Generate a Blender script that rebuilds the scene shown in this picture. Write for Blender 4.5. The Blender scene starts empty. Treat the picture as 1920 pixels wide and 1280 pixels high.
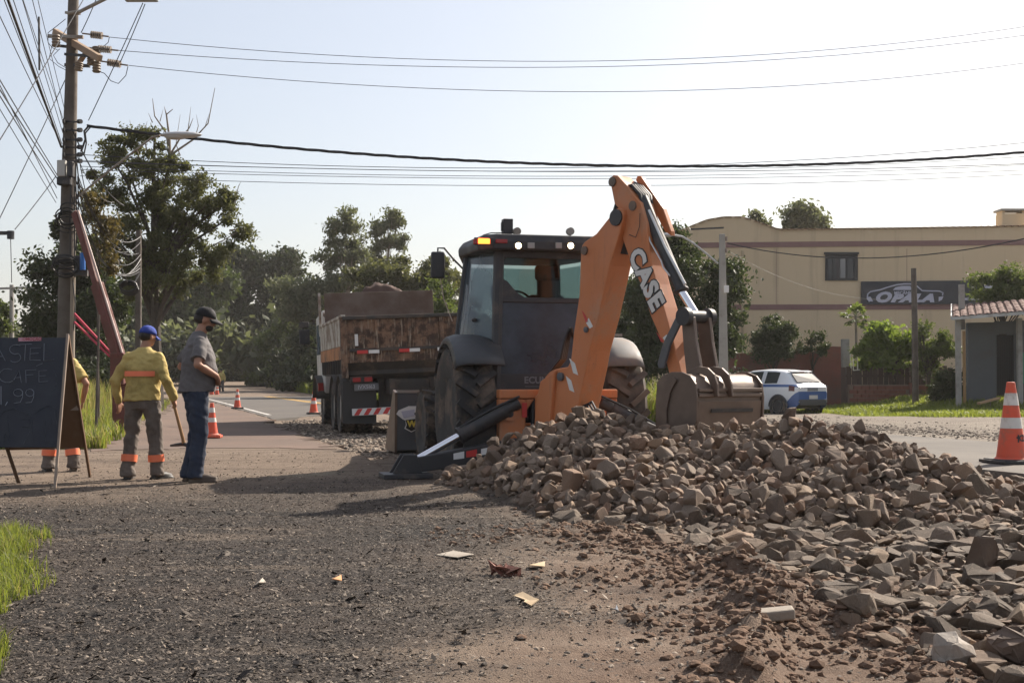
import bpy, bmesh, math, random
import numpy as np
from mathutils import Vector, Matrix, Quaternion

SC = bpy.context.scene
COL = SC.collection
PI = math.pi
R = math.radians
rnd = random.Random(7)
rng = np.random.default_rng(11)

# ------------------------------------------------------------------ camera, sky, sun, exposure
CAM_Z, F, PITCH = 1.05, 2400.0, R(1.718)
cam_data = bpy.data.cameras.new("camera")
cam = bpy.data.objects.new("camera", cam_data)
COL.objects.link(cam)
cam.location = (0, 0, CAM_Z)
cam.rotation_euler = (PI / 2 + PITCH, 0, 0)
cam_data.lens = 45.0
cam_data.sensor_width = 36.0
cam_data.clip_start = 0.05
cam_data.clip_end = 3000
SC.camera = cam

HAZE_D = 0.00026
SUN_AZ, SUN_EL = R(43), R(37)
world = bpy.data.worlds.new("World")
SC.world = world
world.use_nodes = True
wn = world.node_tree
wn.nodes.clear()
sky = wn.nodes.new("ShaderNodeTexSky")
sky.sky_type = 'NISHITA'
sky.sun_disc = False
sky.sun_elevation = SUN_EL
sky.sun_rotation = SUN_AZ
sky.air_density = 1.0
sky.dust_density = 2.5
sky.ozone_density = 1.0
bg = wn.nodes.new("ShaderNodeBackground")
bg.inputs[1].default_value = 0.050
wo = wn.nodes.new("ShaderNodeOutputWorld")
# thin even veil of high cloud over the blue sky
veil = wn.nodes.new("ShaderNodeBackground")
veil.inputs[0].default_value = (0.965, 0.95, 0.965, 1)
veil.inputs[1].default_value = 0.19
addn = wn.nodes.new("ShaderNodeAddShader")
wn.links.new(sky.outputs[0], bg.inputs[0])
wn.links.new(bg.outputs[0], addn.inputs[0])
wn.links.new(veil.outputs[0], addn.inputs[1])
wn.links.new(addn.outputs[0], wo.inputs[0])

sun_dir = Vector((math.sin(SUN_AZ) * math.cos(SUN_EL), math.cos(SUN_AZ) * math.cos(SUN_EL), math.sin(SUN_EL)))
sun_data = bpy.data.lights.new("sun", 'SUN')
sun_data.energy = 5.0
sun_data.angle = R(0.6)
sun_data.color = (1.0, 0.90, 0.78)
sun = bpy.data.objects.new("sun", sun_data)
COL.objects.link(sun)
sun.rotation_euler = (-sun_dir).to_track_quat('-Z', 'Y').to_euler()
sun.location = (20, 20, 30)

SC.view_settings.view_transform = 'Standard'
SC.view_settings.look = 'None'
SC.view_settings.exposure = 0.95
SC.view_settings.gamma = 1.0
SC.view_settings.use_curve_mapping = False
SC.render.engine = 'CYCLES'
SC.cycles.use_denoising = True
SC.cycles.max_bounces = 6
SC.cycles.transparent_max_bounces = 10
SC.cycles.volume_bounces = 1
SC.cycles.caustics_reflective = False
SC.cycles.caustics_refractive = False

# ------------------------------------------------------------------ measuring helpers
def ray(px, py):
    cx, cy = (px - 960) / F, (640 - py) / F
    return Vector((cx, math.cos(PITCH) - math.sin(PITCH) * cy, math.sin(PITCH) + math.cos(PITCH) * cy))

def at(px, py, D):
    d = ray(px, py)
    return Vector((0, 0, CAM_Z)) + d * (D / d.y)

def gnd(px, py, z=0.0):
    d = ray(px, py)
    return Vector((0, 0, CAM_Z)) + d * ((z - CAM_Z) / d.z)

# vectorised value noise
_perm = rng.permutation(4096)
_vals = rng.random(4096)
def vnoise(x, y, seed=0):
    xi, yi = np.floor(x).astype(int), np.floor(y).astype(int)
    fx, fy = x - xi, y - yi
    fx, fy = fx * fx * (3 - 2 * fx), fy * fy * (3 - 2 * fy)
    def h(a, b): return _vals[_perm[(_perm[(a + seed * 17) & 4095] + b) & 4095]]
    return (h(xi, yi) * (1 - fx) + h(xi + 1, yi) * fx) * (1 - fy) + (h(xi, yi + 1) * (1 - fx) + h(xi + 1, yi + 1) * fx) * fy
def fbm(x, y, o=4, seed=0):
    s, a, t = 0, 1.0, 0
    for i in range(o):
        s = s + a * vnoise(x * 2 ** i, y * 2 ** i, seed + i); t += a; a *= 0.5
    return s / t - 0.5
def sst(a, b, x):
    t = np.clip((x - a) / (b - a), 0, 1)
    return t * t * (3 - 2 * t)

# ------------------------------------------------------------------ object helpers
def link(o, parent=None):
    COL.objects.link(o)
    if parent is not None: o.parent = parent
    return o

def tag(o, label=None, cat=None, group=None, kind=None):
    if label: o['label'] = label
    if cat: o['category'] = cat
    if group: o['group'] = group
    if kind: o['kind'] = kind
    return o

def thing(name, label, cat, loc=(0, 0, 0), rotz=0.0, group=None):
    o = bpy.data.objects.new(name, None)
    o.empty_display_size = 0.1
    COL.objects.link(o)
    o.location = loc
    o.rotation_euler = (0, 0, rotz)
    return tag(o, label, cat, group)

def kids(o): return [c for c in COL.objects if c.parent is o]

def dup(root, children, loc, rot, label=None, scale=None):
    r = root.copy(); COL.objects.link(r)
    r.location = loc; r.rotation_euler = rot
    if scale: r.scale = (scale,) * 3
    if label: r['label'] = label
    for ch, subs in children:
        c = ch.copy(); COL.objects.link(c); c.parent = r
        for s in subs:
            d = s.copy(); COL.objects.link(d); d.parent = c
    return r

class MB:
    def __init__(s, xf=None):
        s.v, s.f, s.mi, s.xf = [], [], [], xf
    def add(s, verts, faces, mi=0):
        n = len(s.v)
        s.v.extend([tuple(p) for p in verts])
        for f in faces:
            s.f.append(tuple(i + n for i in f)); s.mi.append(mi)
        return s
    def box(s, c, sz, rot=None, mi=0):
        c = Vector(c); hx, hy, hz = sz[0] / 2, sz[1] / 2, sz[2] / 2
        P = [Vector((x, y, z)) for z in (-hz, hz) for y in (-hy, hy) for x in (-hx, hx)]
        if rot is not None: P = [rot @ p for p in P]
        return s.add([p + c for p in P], [(0, 2, 3, 1), (4, 5, 7, 6), (0, 1, 5, 4), (2, 6, 7, 3), (0, 4, 6, 2), (1, 3, 7, 5)], mi)
    def bar(s, a, b, w, h, mi=0, up=(0, 0, 1)):
        a, b = Vector(a), Vector(b)
        d = (b - a); L = d.length; d.normalize()
        u = Vector(up)
        if abs(d.dot(u)) > 0.98: u = Vector((0, 1, 0))
        x = d.cross(u).normalized(); z = x.cross(d)
        rot = Matrix((x, d, z)).transposed()
        return s.box((a + b) / 2, (w, L, h), rot, mi)
    def prism(s, poly, ext, mi=0):
        ext = Vector(ext); poly = [Vector(p) for p in poly]; n = len(poly)
        nrm = Vector((0, 0, 0))
        for i in range(n): nrm += poly[i].cross(poly[(i + 1) % n])
        if nrm.dot(ext) > 0: poly = poly[::-1]
        v = poly + [p + ext for p in poly]
        f = [tuple(range(n)), tuple(range(2 * n - 1, n - 1, -1))]
        f += [(i, i + n, (i + 1) % n + n, (i + 1) % n) for i in range(n)]
        return s.add(v, f, mi)
    def tube(s, pts, r, n=8, mi=0, caps=True, flat=1.0):
        pts = [Vector(p) for p in pts]
        m = len(pts)
        rr = [r] * m if not hasattr(r, '__len__') else list(r)
        v, f = [], []
        prev = None
        for i in range(m):
            t = (pts[min(i + 1, m - 1)] - pts[max(i - 1, 0)])
            if t.length < 1e-9: t = Vector((0, 0, 1))
            t.normalize()
            if prev is None:
                u = Vector((0, 0, 1)) if abs(t.z) < 0.9 else Vector((1, 0, 0))
                x = t.cross(u).normalized()
            else:
                x = (prev - t * prev.dot(t)).normalized()
            prev = x
            y = t.cross(x)
            for k in range(n):
                a = 2 * PI * k / n
                v.append(pts[i] + (x * math.cos(a) + y * math.sin(a) * flat) * rr[i])
        for i in range(m - 1):
            for k in range(n):
                k2 = (k + 1) % n
                f.append((i * n + k, i * n + k2, (i + 1) * n + k2, (i + 1) * n + k))
        if caps:
            f.append(tuple(range(n - 1, -1, -1)))
            f.append(tuple(range((m - 1) * n, m * n)))
        return s.add(v, f, mi)
    def lathe(s, prof, n=24, M=None, mi=0, cap=True):
        M = M or Matrix.Identity(4)
        v, f = [], []
        for (r_, z_) in prof:
            for k in range(n):
                a = 2 * PI * k / n
                v.append(M @ Vector((r_ * math.cos(a), r_ * math.sin(a), z_)))
        for i in range(len(prof) - 1):
            for k in range(n):
                k2 = (k + 1) % n
                f.append((i * n + k, i * n + k2, (i + 1) * n + k2, (i + 1) * n + k))
        if cap:
            f.append(tuple(range(n - 1, -1, -1)))
            f.append(tuple(range((len(prof) - 1) * n, len(prof) * n)))
        return s.add(v, f, mi)
    def ball(s, c, rad, n=12, m=8, mi=0, rot=None):
        c = Vector(c)
        rx, ry, rz = rad if hasattr(rad, '__len__') else (rad,) * 3
        v, f = [], []
        for i in range(m + 1):
            th = PI * i / m
            rr_ = max(math.sin(th), 0.02)
            for k in range(n):
                a = 2 * PI * k / n
                p = Vector((rx * rr_ * math.cos(a), ry * rr_ * math.sin(a), -rz * math.cos(th)))
                v.append((rot @ p if rot is not None else p) + c)
        for i in range(m):
            for k in range(n):
                k2 = (k + 1) % n
                f.append((i * n + k, i * n + k2, (i + 1) * n + k2, (i + 1) * n + k))
        f.append(tuple(range(n - 1, -1, -1))); f.append(tuple(range(m * n, (m + 1) * n)))
        return s.add(v, f, mi)
    def mesh(s, name, mats, smooth=35):
        me = bpy.data.meshes.new(name)
        vv = s.v if s.xf is None else [tuple(s.xf @ Vector(p)) for p in s.v]
        me.from_pydata(vv, [], s.f)
        for m in (mats if isinstance(mats, (list, tuple)) else [mats]): me.materials.append(m)
        if any(s.mi): me.polygons.foreach_set('material_index', s.mi)
        if smooth:
            me.polygons.foreach_set('use_smooth', [True] * len(me.polygons))
            me.set_sharp_from_angle(angle=R(smooth))
        me.update()
        return me
    def build(s, name, mats, parent=None, smooth=35, bevel=0, seg=2):
        o = bpy.data.objects.new(name, s.mesh(name, mats, smooth))
        link(o, parent)
        if bevel:
            b = o.modifiers.new('bevel', 'BEVEL'); b.width = bevel; b.segments = seg; b.limit_method = 'ANGLE'; b.angle_limit = R(40)
            b.harden_normals = False
        return o

def np_mesh(name, V, Fc, mats, parent=None, smooth=False, mi=None):
    """V (n,3), Fc (m,k) arrays with k = 3 or 4"""
    me = bpy.data.meshes.new(name)
    n, m, k = len(V), len(Fc), Fc.shape[1]
    me.vertices.add(n); me.vertices.foreach_set('co', np.ascontiguousarray(V, dtype=np.float32).ravel())
    me.loops.add(m * k); me.loops.foreach_set('vertex_index', np.ascontiguousarray(Fc, dtype=np.int32).ravel())
    me.polygons.add(m)
    me.polygons.foreach_set('loop_start', np.arange(0, m * k, k, dtype=np.int32))
    for mt in (mats if isinstance(mats, (list, tuple)) else [mats]): me.materials.append(mt)
    if mi is not None: me.polygons.foreach_set('material_index', np.asarray(mi, dtype=np.int32))
    me.polygons.foreach_set('use_smooth', np.full(m, smooth))
    me.update(calc_edges=True)
    o = bpy.data.objects.new(name, me)
    link(o, parent)
    return o

# ------------------------------------------------------------------ materials
class NT:
    def __init__(s, name):
        s.m = bpy.data.materials.new(name); s.m.use_nodes = True
        s.t = s.m.node_tree; s.t.nodes.clear()
        s.out = s.t.nodes.new('ShaderNodeOutputMaterial')
    def n(s, typ, **kw):
        nd = s.t.nodes.new(typ)
        for k, v in kw.items(): setattr(nd, k, v)
        return nd
    def l(s, a, b): s.t.links.new(a, b)
    def noise(s, scale, detail=4, rough=0.55, co=None, dist=0.0):
        nd = s.n('ShaderNodeTexNoise'); nd.inputs['Scale'].default_value = scale
        nd.inputs['Detail'].default_value = detail; nd.inputs['Roughness'].default_value = rough
        nd.inputs['Distortion'].default_value = dist
        if co is not None: s.l(co, nd.inputs['Vector'])
        return nd.outputs['Fac']
    def ramp(s, fac, stops):
        nd = s.n('ShaderNodeValToRGB'); cr = nd.color_ramp
        while len(cr.elements) < len(stops): cr.elements.new(0.5)
        for e, (p, c) in zip(cr.elements, stops):
            e.position = p; e.color = (c, c, c, 1) if not hasattr(c, '__len__') else (*c[:3], 1)
        s.l(fac, nd.inputs[0]); return nd.outputs[0]
    def mix(s, fac, a, b, typ='MIX'):
        nd = s.n('ShaderNodeMix', data_type='RGBA', blend_type=typ)
        for sock, val in ((nd.inputs[0], fac), (nd.inputs[6], a), (nd.inputs[7], b)):
            if hasattr(val, 'is_output') or hasattr(val, 'links'): s.l(val, sock)
            elif hasattr(val, '__len__'): sock.default_value = (*val[:3], 1)
            else: sock.default_value = val
        return nd.outputs[2]
    def math(s, op, a, b=None, clamp=False):
        nd = s.n('ShaderNodeMath', operation=op, use_clamp=clamp)
        for sock, val in ((nd.inputs[0], a), (nd.inputs[1], b)):
            if val is None: continue
            if hasattr(val, 'links'): s.l(val, sock)
            else: sock.default_value = val
        return nd.outputs[0]
    def mapr(s, v, a, b, c=0.0, d=1.0):
        nd = s.n('ShaderNodeMapRange'); nd.interpolation_type = 'SMOOTHSTEP'
        s.l(v, nd.inputs[0])
        for i, x in enumerate((a, b, c, d)): nd.inputs[i + 1].default_value = x
        return nd.outputs[0]
    def bump(s, h, strength=0.3, dist=0.02):
        nd = s.n('ShaderNodeBump'); nd.inputs['Strength'].default_value = strength; nd.inputs['Distance'].default_value = dist
        s.l(h, nd.inputs['Height']); return nd.outputs[0]
    def bsdf(s, col, rough=0.6, metal=0.0, normal=None, spec=0.5):
        nd = s.n('ShaderNodeBsdfPrincipled')
        for k, val in (('Base Color', col), ('Roughness', rough), ('Metallic', metal), ('Specular IOR Level', spec)):
            if hasattr(val, 'links'): s.l(val, nd.inputs[k])
            elif hasattr(val, '__len__'): nd.inputs[k].default_value = (*val[:3], 1)
            else: nd.inputs[k].default_value = val
        if normal is not None: s.l(normal, nd.inputs['Normal'])
        return nd
    def done(s, sh):
        s.l(sh if hasattr(sh, 'links') else sh.outputs[0], s.out.inputs[0]); return s.m
    def obj(s): return s.n('ShaderNodeTexCoord').outputs['Object']
    def pos(s): return s.n('ShaderNodeNewGeometry').outputs['Position']

def dark(c, k): return tuple(x * k for x in c)

def paint(name, col, rough=0.45, metal=0.0, var=0.2, scale=3.0, dirt=(0.20, 0.15, 0.11), dirt_amt=0.35, dscale=2.5, bump=0.05, bscale=60, spec=0.5):
    n = NT(name); co = n.obj()
    a = n.mix(n.noise(scale, 3, co=co), dark(col, 1 - var), dark(col, 1 + var))
    d1 = n.noise(dscale, 6, 0.65, co=co)
    k = n.mapr(d1, 0.62 - 0.35 * dirt_amt, 0.82 - 0.25 * dirt_amt, 0, min(1.0, dirt_amt * 1.6))
    c = n.mix(k, a, dirt)
    r_ = n.mapr(d1, 0.3, 0.7, rough * 0.85, min(1, rough * 1.35))
    nm = n.bump(n.noise(bscale, 3, co=co), bump, 0.01) if bump else None
    return n.done(n.bsdf(c, r_, metal, nm, spec))

def flat(name, col, rough=0.6, metal=0.0, emit=0.0, spec=0.5):
    n = NT(name); b = n.bsdf(col, rough, metal, None, spec)
    if emit:
        b.inputs['Emission Color'].default_value = (*col, 1); b.inputs['Emission Strength'].default_value = emit
    return n.done(b)

def glass(name, tint=(0.6, 0.7, 0.68), refl=0.12, rough=0.02, dust_sheen=None, dust_sheen_amt=0.0):
    n = NT(name)
    tr = n.n('ShaderNodeBsdfTransparent'); tr.inputs[0].default_value = (*tint, 1)
    gl = n.n('ShaderNodeBsdfGlossy'); gl.inputs['Roughness'].default_value = rough
    fr = n.n('ShaderNodeLayerWeight'); fr.inputs[0].default_value = .5
    k = n.math('ADD', n.math('MULTIPLY', n.math('POWER', fr.outputs[1], 4.0), .6), refl, True)
    mx = n.n('ShaderNodeMixShader'); n.l(k, mx.inputs[0]); n.l(tr.outputs[0], mx.inputs[1]); n.l(gl.outputs[0], mx.inputs[2])
    if dust_sheen:  # diffuse share paints a sky reflection, and some dust, onto the pane
        df = n.n('ShaderNodeBsdfDiffuse'); df.inputs[0].default_value = (*dust_sheen, 1)
        m2 = n.n('ShaderNodeMixShader'); n.l(n.mapr(n.noise(2.0, 4, .6, n.obj()), .3, .7, dust_sheen_amt * .6, dust_sheen_amt * 1.3), m2.inputs[0])
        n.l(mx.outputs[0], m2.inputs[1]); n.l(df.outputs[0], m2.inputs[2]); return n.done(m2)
    return n.done(mx)

def leafmat(name, c1, c2, trans=0.4, tcol=None):
    n = NT(name)
    g = n.n('ShaderNodeNewGeometry')
    c = n.mix(g.outputs['Random Per Island'], c1, c2)
    d = n.bsdf(c, 0.55, 0, None, 0.35)
    t = n.n('ShaderNodeBsdfTranslucent')
    tc = n.mix(0.5, c, tcol or (c2[0] * 1.8, c2[1] * 1.8, c2[2] * 0.9))
    n.l(tc, t.inputs[0])
    mx = n.n('ShaderNodeMixShader'); mx.inputs[0].default_value = trans
    n.l(d.outputs[0], mx.inputs[1]); n.l(t.outputs[0], mx.inputs[2])
    return n.done(mx)

def text_obj(name, txt, size, M, mat, parent=None, extrude=0.002, offset=0.0, shear=0.0, align='CENTER', space=1.0, xs=1.0):
    cu = bpy.data.curves.new(name, 'FONT')
    cu.body = txt; cu.size = size; cu.extrude = extrude; cu.offset = offset; cu.shear = shear
    cu.align_x = align; cu.align_y = 'CENTER'; cu.space_character = space; cu.resolution_u = 3
    tmp = bpy.data.objects.new(name + '_tmp', cu)
    COL.objects.link(tmp)
    dg = bpy.context.evaluated_depsgraph_get()
    me = bpy.data.meshes.new_from_object(tmp.evaluated_get(dg))
    COL.objects.unlink(tmp); bpy.data.objects.remove(tmp); bpy.data.curves.remove(cu)
    me.transform(M @ Matrix.Diagonal((xs, 1, 1, 1))); me.materials.clear(); me.materials.append(mat)
    o = bpy.data.objects.new(name, me)
    return link(o, parent)

def frame_m(origin, x, y):
    """4x4 with given x (text direction) and y (text up)"""
    x = Vector(x).normalized(); y = Vector(y); y = (y - x * y.dot(x)).normalized(); z = x.cross(y)
    M = Matrix((x, y, z)).transposed().to_4x4(); M.translation = Vector(origin); return M
# ------------------------------------------------------------------ road frame and terrain
E0 = np.array([-6.66, 34.5]); U2 = np.array([-0.282, 0.959]); R2 = np.array([0.959, 0.282])
def QT(x, y):
    return (x - E0[0]) * R2[0] + (y - E0[1]) * R2[1], (x - E0[0]) * U2[0] + (y - E0[1]) * U2[1]
def XY(q, t, z=0.0):
    return Vector((E0[0] + q * R2[0] + t * U2[0], E0[1] + q * R2[1] + t * U2[1], z))
HOLE_Q, HOLE_T = [-0.5, -0.2, 1.6, 5.4], [-7.2, -3.8, 0.5, 4.0]

def berm(x, y, pts, w, h):
    out = np.zeros_like(x)
    for (a, b) in zip(pts[:-1], pts[1:]):
        ax, ay, bx, by = a[0], a[1], b[0], b[1]
        k = np.clip(((x - ax) * (bx - ax) + (y - ay) * (by - ay)) / ((bx - ax) ** 2 + (by - ay) ** 2), 0, 1)
        d = np.hypot(x - ax - k * (bx - ax), y - ay - k * (by - ay))
        out = np.maximum(out, h * np.exp(-(d / w) ** 2))
    return out
def gp(*pp): return [tuple(gnd(a, b)[:2]) for a, b in pp]
BERM1 = gp((1120, 1000), (1290, 1050), (1440, 1105), (1500, 1120))
BERM2 = gp((1470, 1130), (1420, 1180), (1390, 1265))
BERM3 = gp((880, 938), (1010, 945), (1090, 952))
BERM4 = gp((1620, 1170), (1720, 1225), (1860, 1270))
RUT1 = gp((900, 1010), (1040, 1004), (1180, 1020))
RUT2 = gp((1130, 1085), (1260, 1080), (1420, 1085))
RUT3 = gp((1240, 1165), (1330, 1150), (1450, 1135))

PX_ = [-.75, -.46, -.15, .2, .72, 1.1, 1.5, 1.96, 2.4, 2.85, 3.2, 3.57, 3.9, 4.3]
PH_ = [0.0, .12, .42, .62, .85, .76, .62, .72, .84, .81, .64, .46, .25, .06]
PY_ = [12.8, 12.8, 12.7, 12.55, 12.3, 12.0, 11.6, 11.2, 10.9, 10.75, 10.7, 10.6, 10.5, 10.4]
PW_ = [.3, .5, 1.4, 2.5, 3.1, 3.1, 2.8, 2.2, 1.9, 1.8, 1.6, 1.3, 1.0, .7]
def pile_h(x, y):
    H_, Y_, W_ = np.interp(x, PX_, PH_), np.interp(x, PX_, PY_), np.interp(x, PX_, PW_)
    d = np.where(y < Y_, (Y_ - y) / W_, (y - Y_) / (.6 + W_ * .25))
    return H_ * np.clip(1 - d, 0, 1) ** .95 * (1 + .25 * fbm(x * 1.4, y * 1.4, 3, 77))

def zones(x, y):
    q, t = QT(x, y)
    n1 = fbm(x * 0.7, y * 0.7, 4, 3); n2 = fbm(x * 2.2, y * 2.2, 4, 9)
    mulch = sst(0.45, -0.9, x - 0.05 * (y - 4) + n1 * 2.4) * sst(14.5, 9.0, y + n1 * 5) * sst(30, 15, y)
    red = sst(-0.2, 0.7, x + n1 * 1.2 + (y - 6) * -0.02) * sst(12, 8.5, y + n2 * 2)
    pale = sst(7.5, 9.5, q + n1) * sst(60, 45, y)
    return mulch, red, pale, n1, n2

def Hf(x, y):
    x = np.asarray(x, dtype=float); y = np.asarray(y, dtype=float)
    q, t = QT(x, y)
    hb = np.interp(q, HOLE_Q, HOLE_T)
    inhole = (q > -0.5) & (q < 5.4) & (t < hb)
    near = y < 16
    base = np.where(inhole, 0.0, 0.075)
    base = np.where((q < -0.5), 0.080 * sst(14.5, 16.9, y), base)
    base = base + 0.3 * sst(38, 43, y) * sst(13, 15, x) - 0.16 * sst(34, 39, y) * sst(13, 11, x) * sst(4.5, 6.5, x)
    m, rd, pl, n1, n2 = zones(x, y)
    fg = sst(16.5, 13, y) * sst(5.4, 4.9, q)
    h = base + fg * (0.05 * fbm(x * 0.6, y * 0.6, 3, 21))
    clod = fbm(x * 9, y * 9, 4, 5)
    h = h + fg * (0.012 + 0.045 * rd) * clod + fg * 0.014 * fbm(x * 24, y * 24, 2, 8)
    lump = np.clip(fbm(x * 5, y * 5, 3, 31) * 2.2, 0, 1)
    h = h + berm(x, y, BERM1, 0.28, 0.05) * (0.6 + lump) + berm(x, y, BERM2, 0.14, 0.10) * (0.7 + lump) + berm(x, y, BERM4, .2, .05) * (.5 + lump)
    h = h + (berm(x, y, BERM3, 0.35, 0.035) + berm(x, y, RUT1, .35, .03) + berm(x, y, RUT2, .22, .04) + berm(x, y, RUT3, .2, .05)) * (0.2 + 1.6 * lump)
    h = h - 0.05 * sst(0.9, 1.05, x) * sst(5.6, 5.2, y) * sst(2.2, 1.7, x)
    h = h + pile_h(x, y) * 0.80
    far = sst(45, 80, y)
    h = h - 0.05 * far + (sst(60, 160, np.hypot(x, y))) * 2.0 * (fbm(x * 0.01, y * 0.01, 3, 40) + 0.35)
    return h
def hz(x, y): return float(Hf(np.array([x]), np.array([y]))[0])

def axis(segs):
    out = []
    for a, b, st in segs:
        out.append(np.arange(a, b, st))
    out.append(np.array([segs[-1][1]]))
    return np.concatenate(out)
xs = axis([(-260, -40, 14), (-40, -16, 2.0), (-16, -5, 0.5), (-5, -3.2, 0.12), (-3.2, 4.4, 0.033), (4.4, 7, 0.12), (7, 18, 0.5), (18, 40, 2), (40, 260, 14)])
ys = axis([(-60, -4, 8), (-4, 2.4, 0.8), (2.4, 3.3, 0.1), (3.3, 9.5, 0.033), (9.5, 14, 0.05), (14, 20, 0.12), (20, 50, 0.5), (50, 90, 3), (90, 420, 15)])
gx, gy = np.meshgrid(xs, ys)
gz = Hf(gx.ravel(), gy.ravel()).reshape(gx.shape)
nx, ny = len(xs), len(ys)
idx = np.arange(nx * ny).reshape(ny, nx)
Fq = np.stack([idx[:-1, :-1], idx[:-1, 1:], idx[1:, 1:], idx[1:, :-1]], -1).reshape(-1, 4)

n = NT("ground_soil")
P = n.pos()
at_ = n.n('ShaderNodeAttribute'); at_.attribute_name = 'zone'
sep = n.n('ShaderNodeSeparateColor'); n.l(at_.outputs['Color'], sep.inputs[0])
fine = n.noise(55, 5, 0.7, P); mid = n.noise(7, 5, 0.6, P); big = n.noise(0.9, 4, 0.5, P)
tan = n.mix(fine, (0.125, 0.092, 0.068), (0.28, 0.215, 0.16))
tan = n.mix(n.mapr(mid, 0.45, 0.7), tan, (0.15, 0.112, 0.085))
mul = n.ramp(n.noise(38, 6, 0.75, P), [(0.3, (0.010, 0.009, 0.0085)), (0.5, (0.026, 0.023, 0.021)), (0.68, (0.075, 0.065, 0.058))])
red_ = n.mix(mid, (0.060, 0.036, 0.025), (0.175, 0.108, 0.072))
red_ = n.mix(n.mapr(fine, 0.35, 0.75), red_, (0.235, 0.165, 0.118))
pal = n.mix(fine, (0.13, 0.11, 0.09), (0.29, 0.25, 0.20))
c = n.mix(sep.outputs[1], tan, red_)
c = n.mix(sep.outputs[0], c, mul)
c = n.mix(sep.outputs[2], c, pal)
c = n.mix(n.mapr(big, 0.35, 0.7, 0, 0.35), c, (0.12, 0.09, 0.07))
mp = n.n('ShaderNodeMapping'); mp.inputs['Rotation'].default_value = (0, 0, R(-20)); mp.inputs['Scale'].default_value = (.35, 2.4, 1); n.l(P, mp.inputs[0])
trk = n.noise(1.0, 5, .6, mp.outputs[0])
c = n.mix(n.mapr(trk, .50, .68, 0, .55), c, (0.075, 0.056, 0.045))
c = n.mix(n.mapr(trk, .46, .32, 0, .35), c, (0.30, 0.235, 0.18))
hgt = n.math('ADD', n.math('MULTIPLY', fine, 0.5), n.noise(140, 3, 0.6, P))
M_GROUND = n.done(n.bsdf(c, 0.92, 0, n.bump(hgt, 0.9, 0.02), 0.25))

V = np.stack([gx.ravel(), gy.ravel(), gz.ravel()], -1)
ground = np_mesh("ground", V, Fq, M_GROUND, smooth=True)
tag(ground, "bare brown earth of the work site with leaf litter and loose dirt", kind='structure')
m_, r_, p_, _, _ = zones(gx.ravel(), gy.ravel())
ca = ground.data.color_attributes.new('zone', 'FLOAT_COLOR', 'POINT')
ca.data.foreach_set('color', np.stack([m_, r_, p_, np.ones_like(m_)], -1).astype(np.float32).ravel())

# asphalt
def asphalt(name, base, dust_sheen, amt):
    n = NT(name); P = n.pos()
    f = n.noise(90, 4, 0.7, P); b = n.noise(0.45, 5, 0.6, P); w = n.noise(3.0, 5, 0.6, P)
    c = n.mix(f, dark(base, .7), dark(base, 1.4))
    c = n.mix(n.mapr(b, 0.3, 0.75, amt * .5, amt), c, dust_sheen)
    c = n.mix(n.mapr(w, 0.52, 0.75, 0, 0.35), c, dark(base, .75))
    return n.done(n.bsdf(c, 0.85, 0, n.bump(f, 0.5, 0.01), 0.12))
M_ASPH = asphalt("asphalt", (0.075, 0.073, 0.072), (0.19, 0.165, 0.14), 0.5)
M_ASPH2 = asphalt("dusty_asphalt", (0.075, 0.072, 0.068), (0.19, 0.17, 0.148), 0.8)
M_PATH = asphalt("red_dust_path", (0.100, 0.084, 0.074), (0.185, 0.132, 0.106), 0.9)

def slab(name, qt, top, mat, label, th=0.13, jag=0.05, step=0.6):
    pts = []
    for i in range(len(qt)):
        a, b = Vector(qt[i]), Vector(qt[(i + 1) % len(qt)])
        L = (b - a).length; k = max(1, int(L / step)) if L < 60 else 60
        for j in range(k):
            p = a.lerp(b, j / k)
            pts.append(p + Vector((rnd.uniform(-jag, jag), rnd.uniform(-jag, jag))))
    poly = [XY(p[0], p[1], top) for p in pts]
    o = MB().prism(poly, (0, 0, -th)).build(name, mat, smooth=0)
    return tag(o, label, kind='structure')
slab("asphalt_road", [(-0.1, 98), (-0.1, -3.4), (1.6, .5), (5.4, 4), (7.2, 4), (7.2, 98)], 0.09, M_ASPH, "dark asphalt road running away past the truck")
slab("dusty_road", [(5.4, 3.95), (5.4, -34), (9.6, -34), (9.4, -14), (9.0, 3.95)], 0.09, M_ASPH2, "dusty pale asphalt lane beside the heap of stones")
slab("footpath", [(-0.16, 60), (-1.5, 60), (-1.8, 30), (-2.1, 11), (-2.9, -2), (-3.8, -16.6), (-2.2, -16.3), (-0.6, -17.0), (-0.55, -7.2), (-0.18, -3.5)], 0.087, M_PATH, "reddish dusty path along the road edge", jag=.22, step=.3)
# painted lines
M_WHITE = paint("road_white", (0.55, 0.53, 0.50), 0.7, dirt_amt=0.6, dscale=5, dirt=(.2, .17, .14))
M_YELLOW = paint("road_yellow", (0.62, 0.36, 0.06), 0.7, dirt_amt=0.45, dscale=4, dirt=(.2, .17, .14))
def stripe(qa, qb, ta, tb, mat, label):
    o = MB().prism([XY(qa, ta, .0965), XY(qb, ta, .0965), XY(qb, tb, .0965), XY(qa, tb, .0965)], (0, 0, -.004)).build("road_marking", mat, smooth=0)
    tag(o, label, kind='structure')
stripe(0.12, 0.24, 0.5, 97, M_WHITE, "white edge line of the road")
stripe(3.75, 3.87, 5.5, 97, M_YELLOW, "first yellow centre line of the road")
stripe(4.02, 4.14, 5.5, 97, M_YELLOW, "second yellow centre line of the road")
stripe(6.85, 6.97, 6, 97, M_WHITE, "white line on the far edge of the road")
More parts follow.
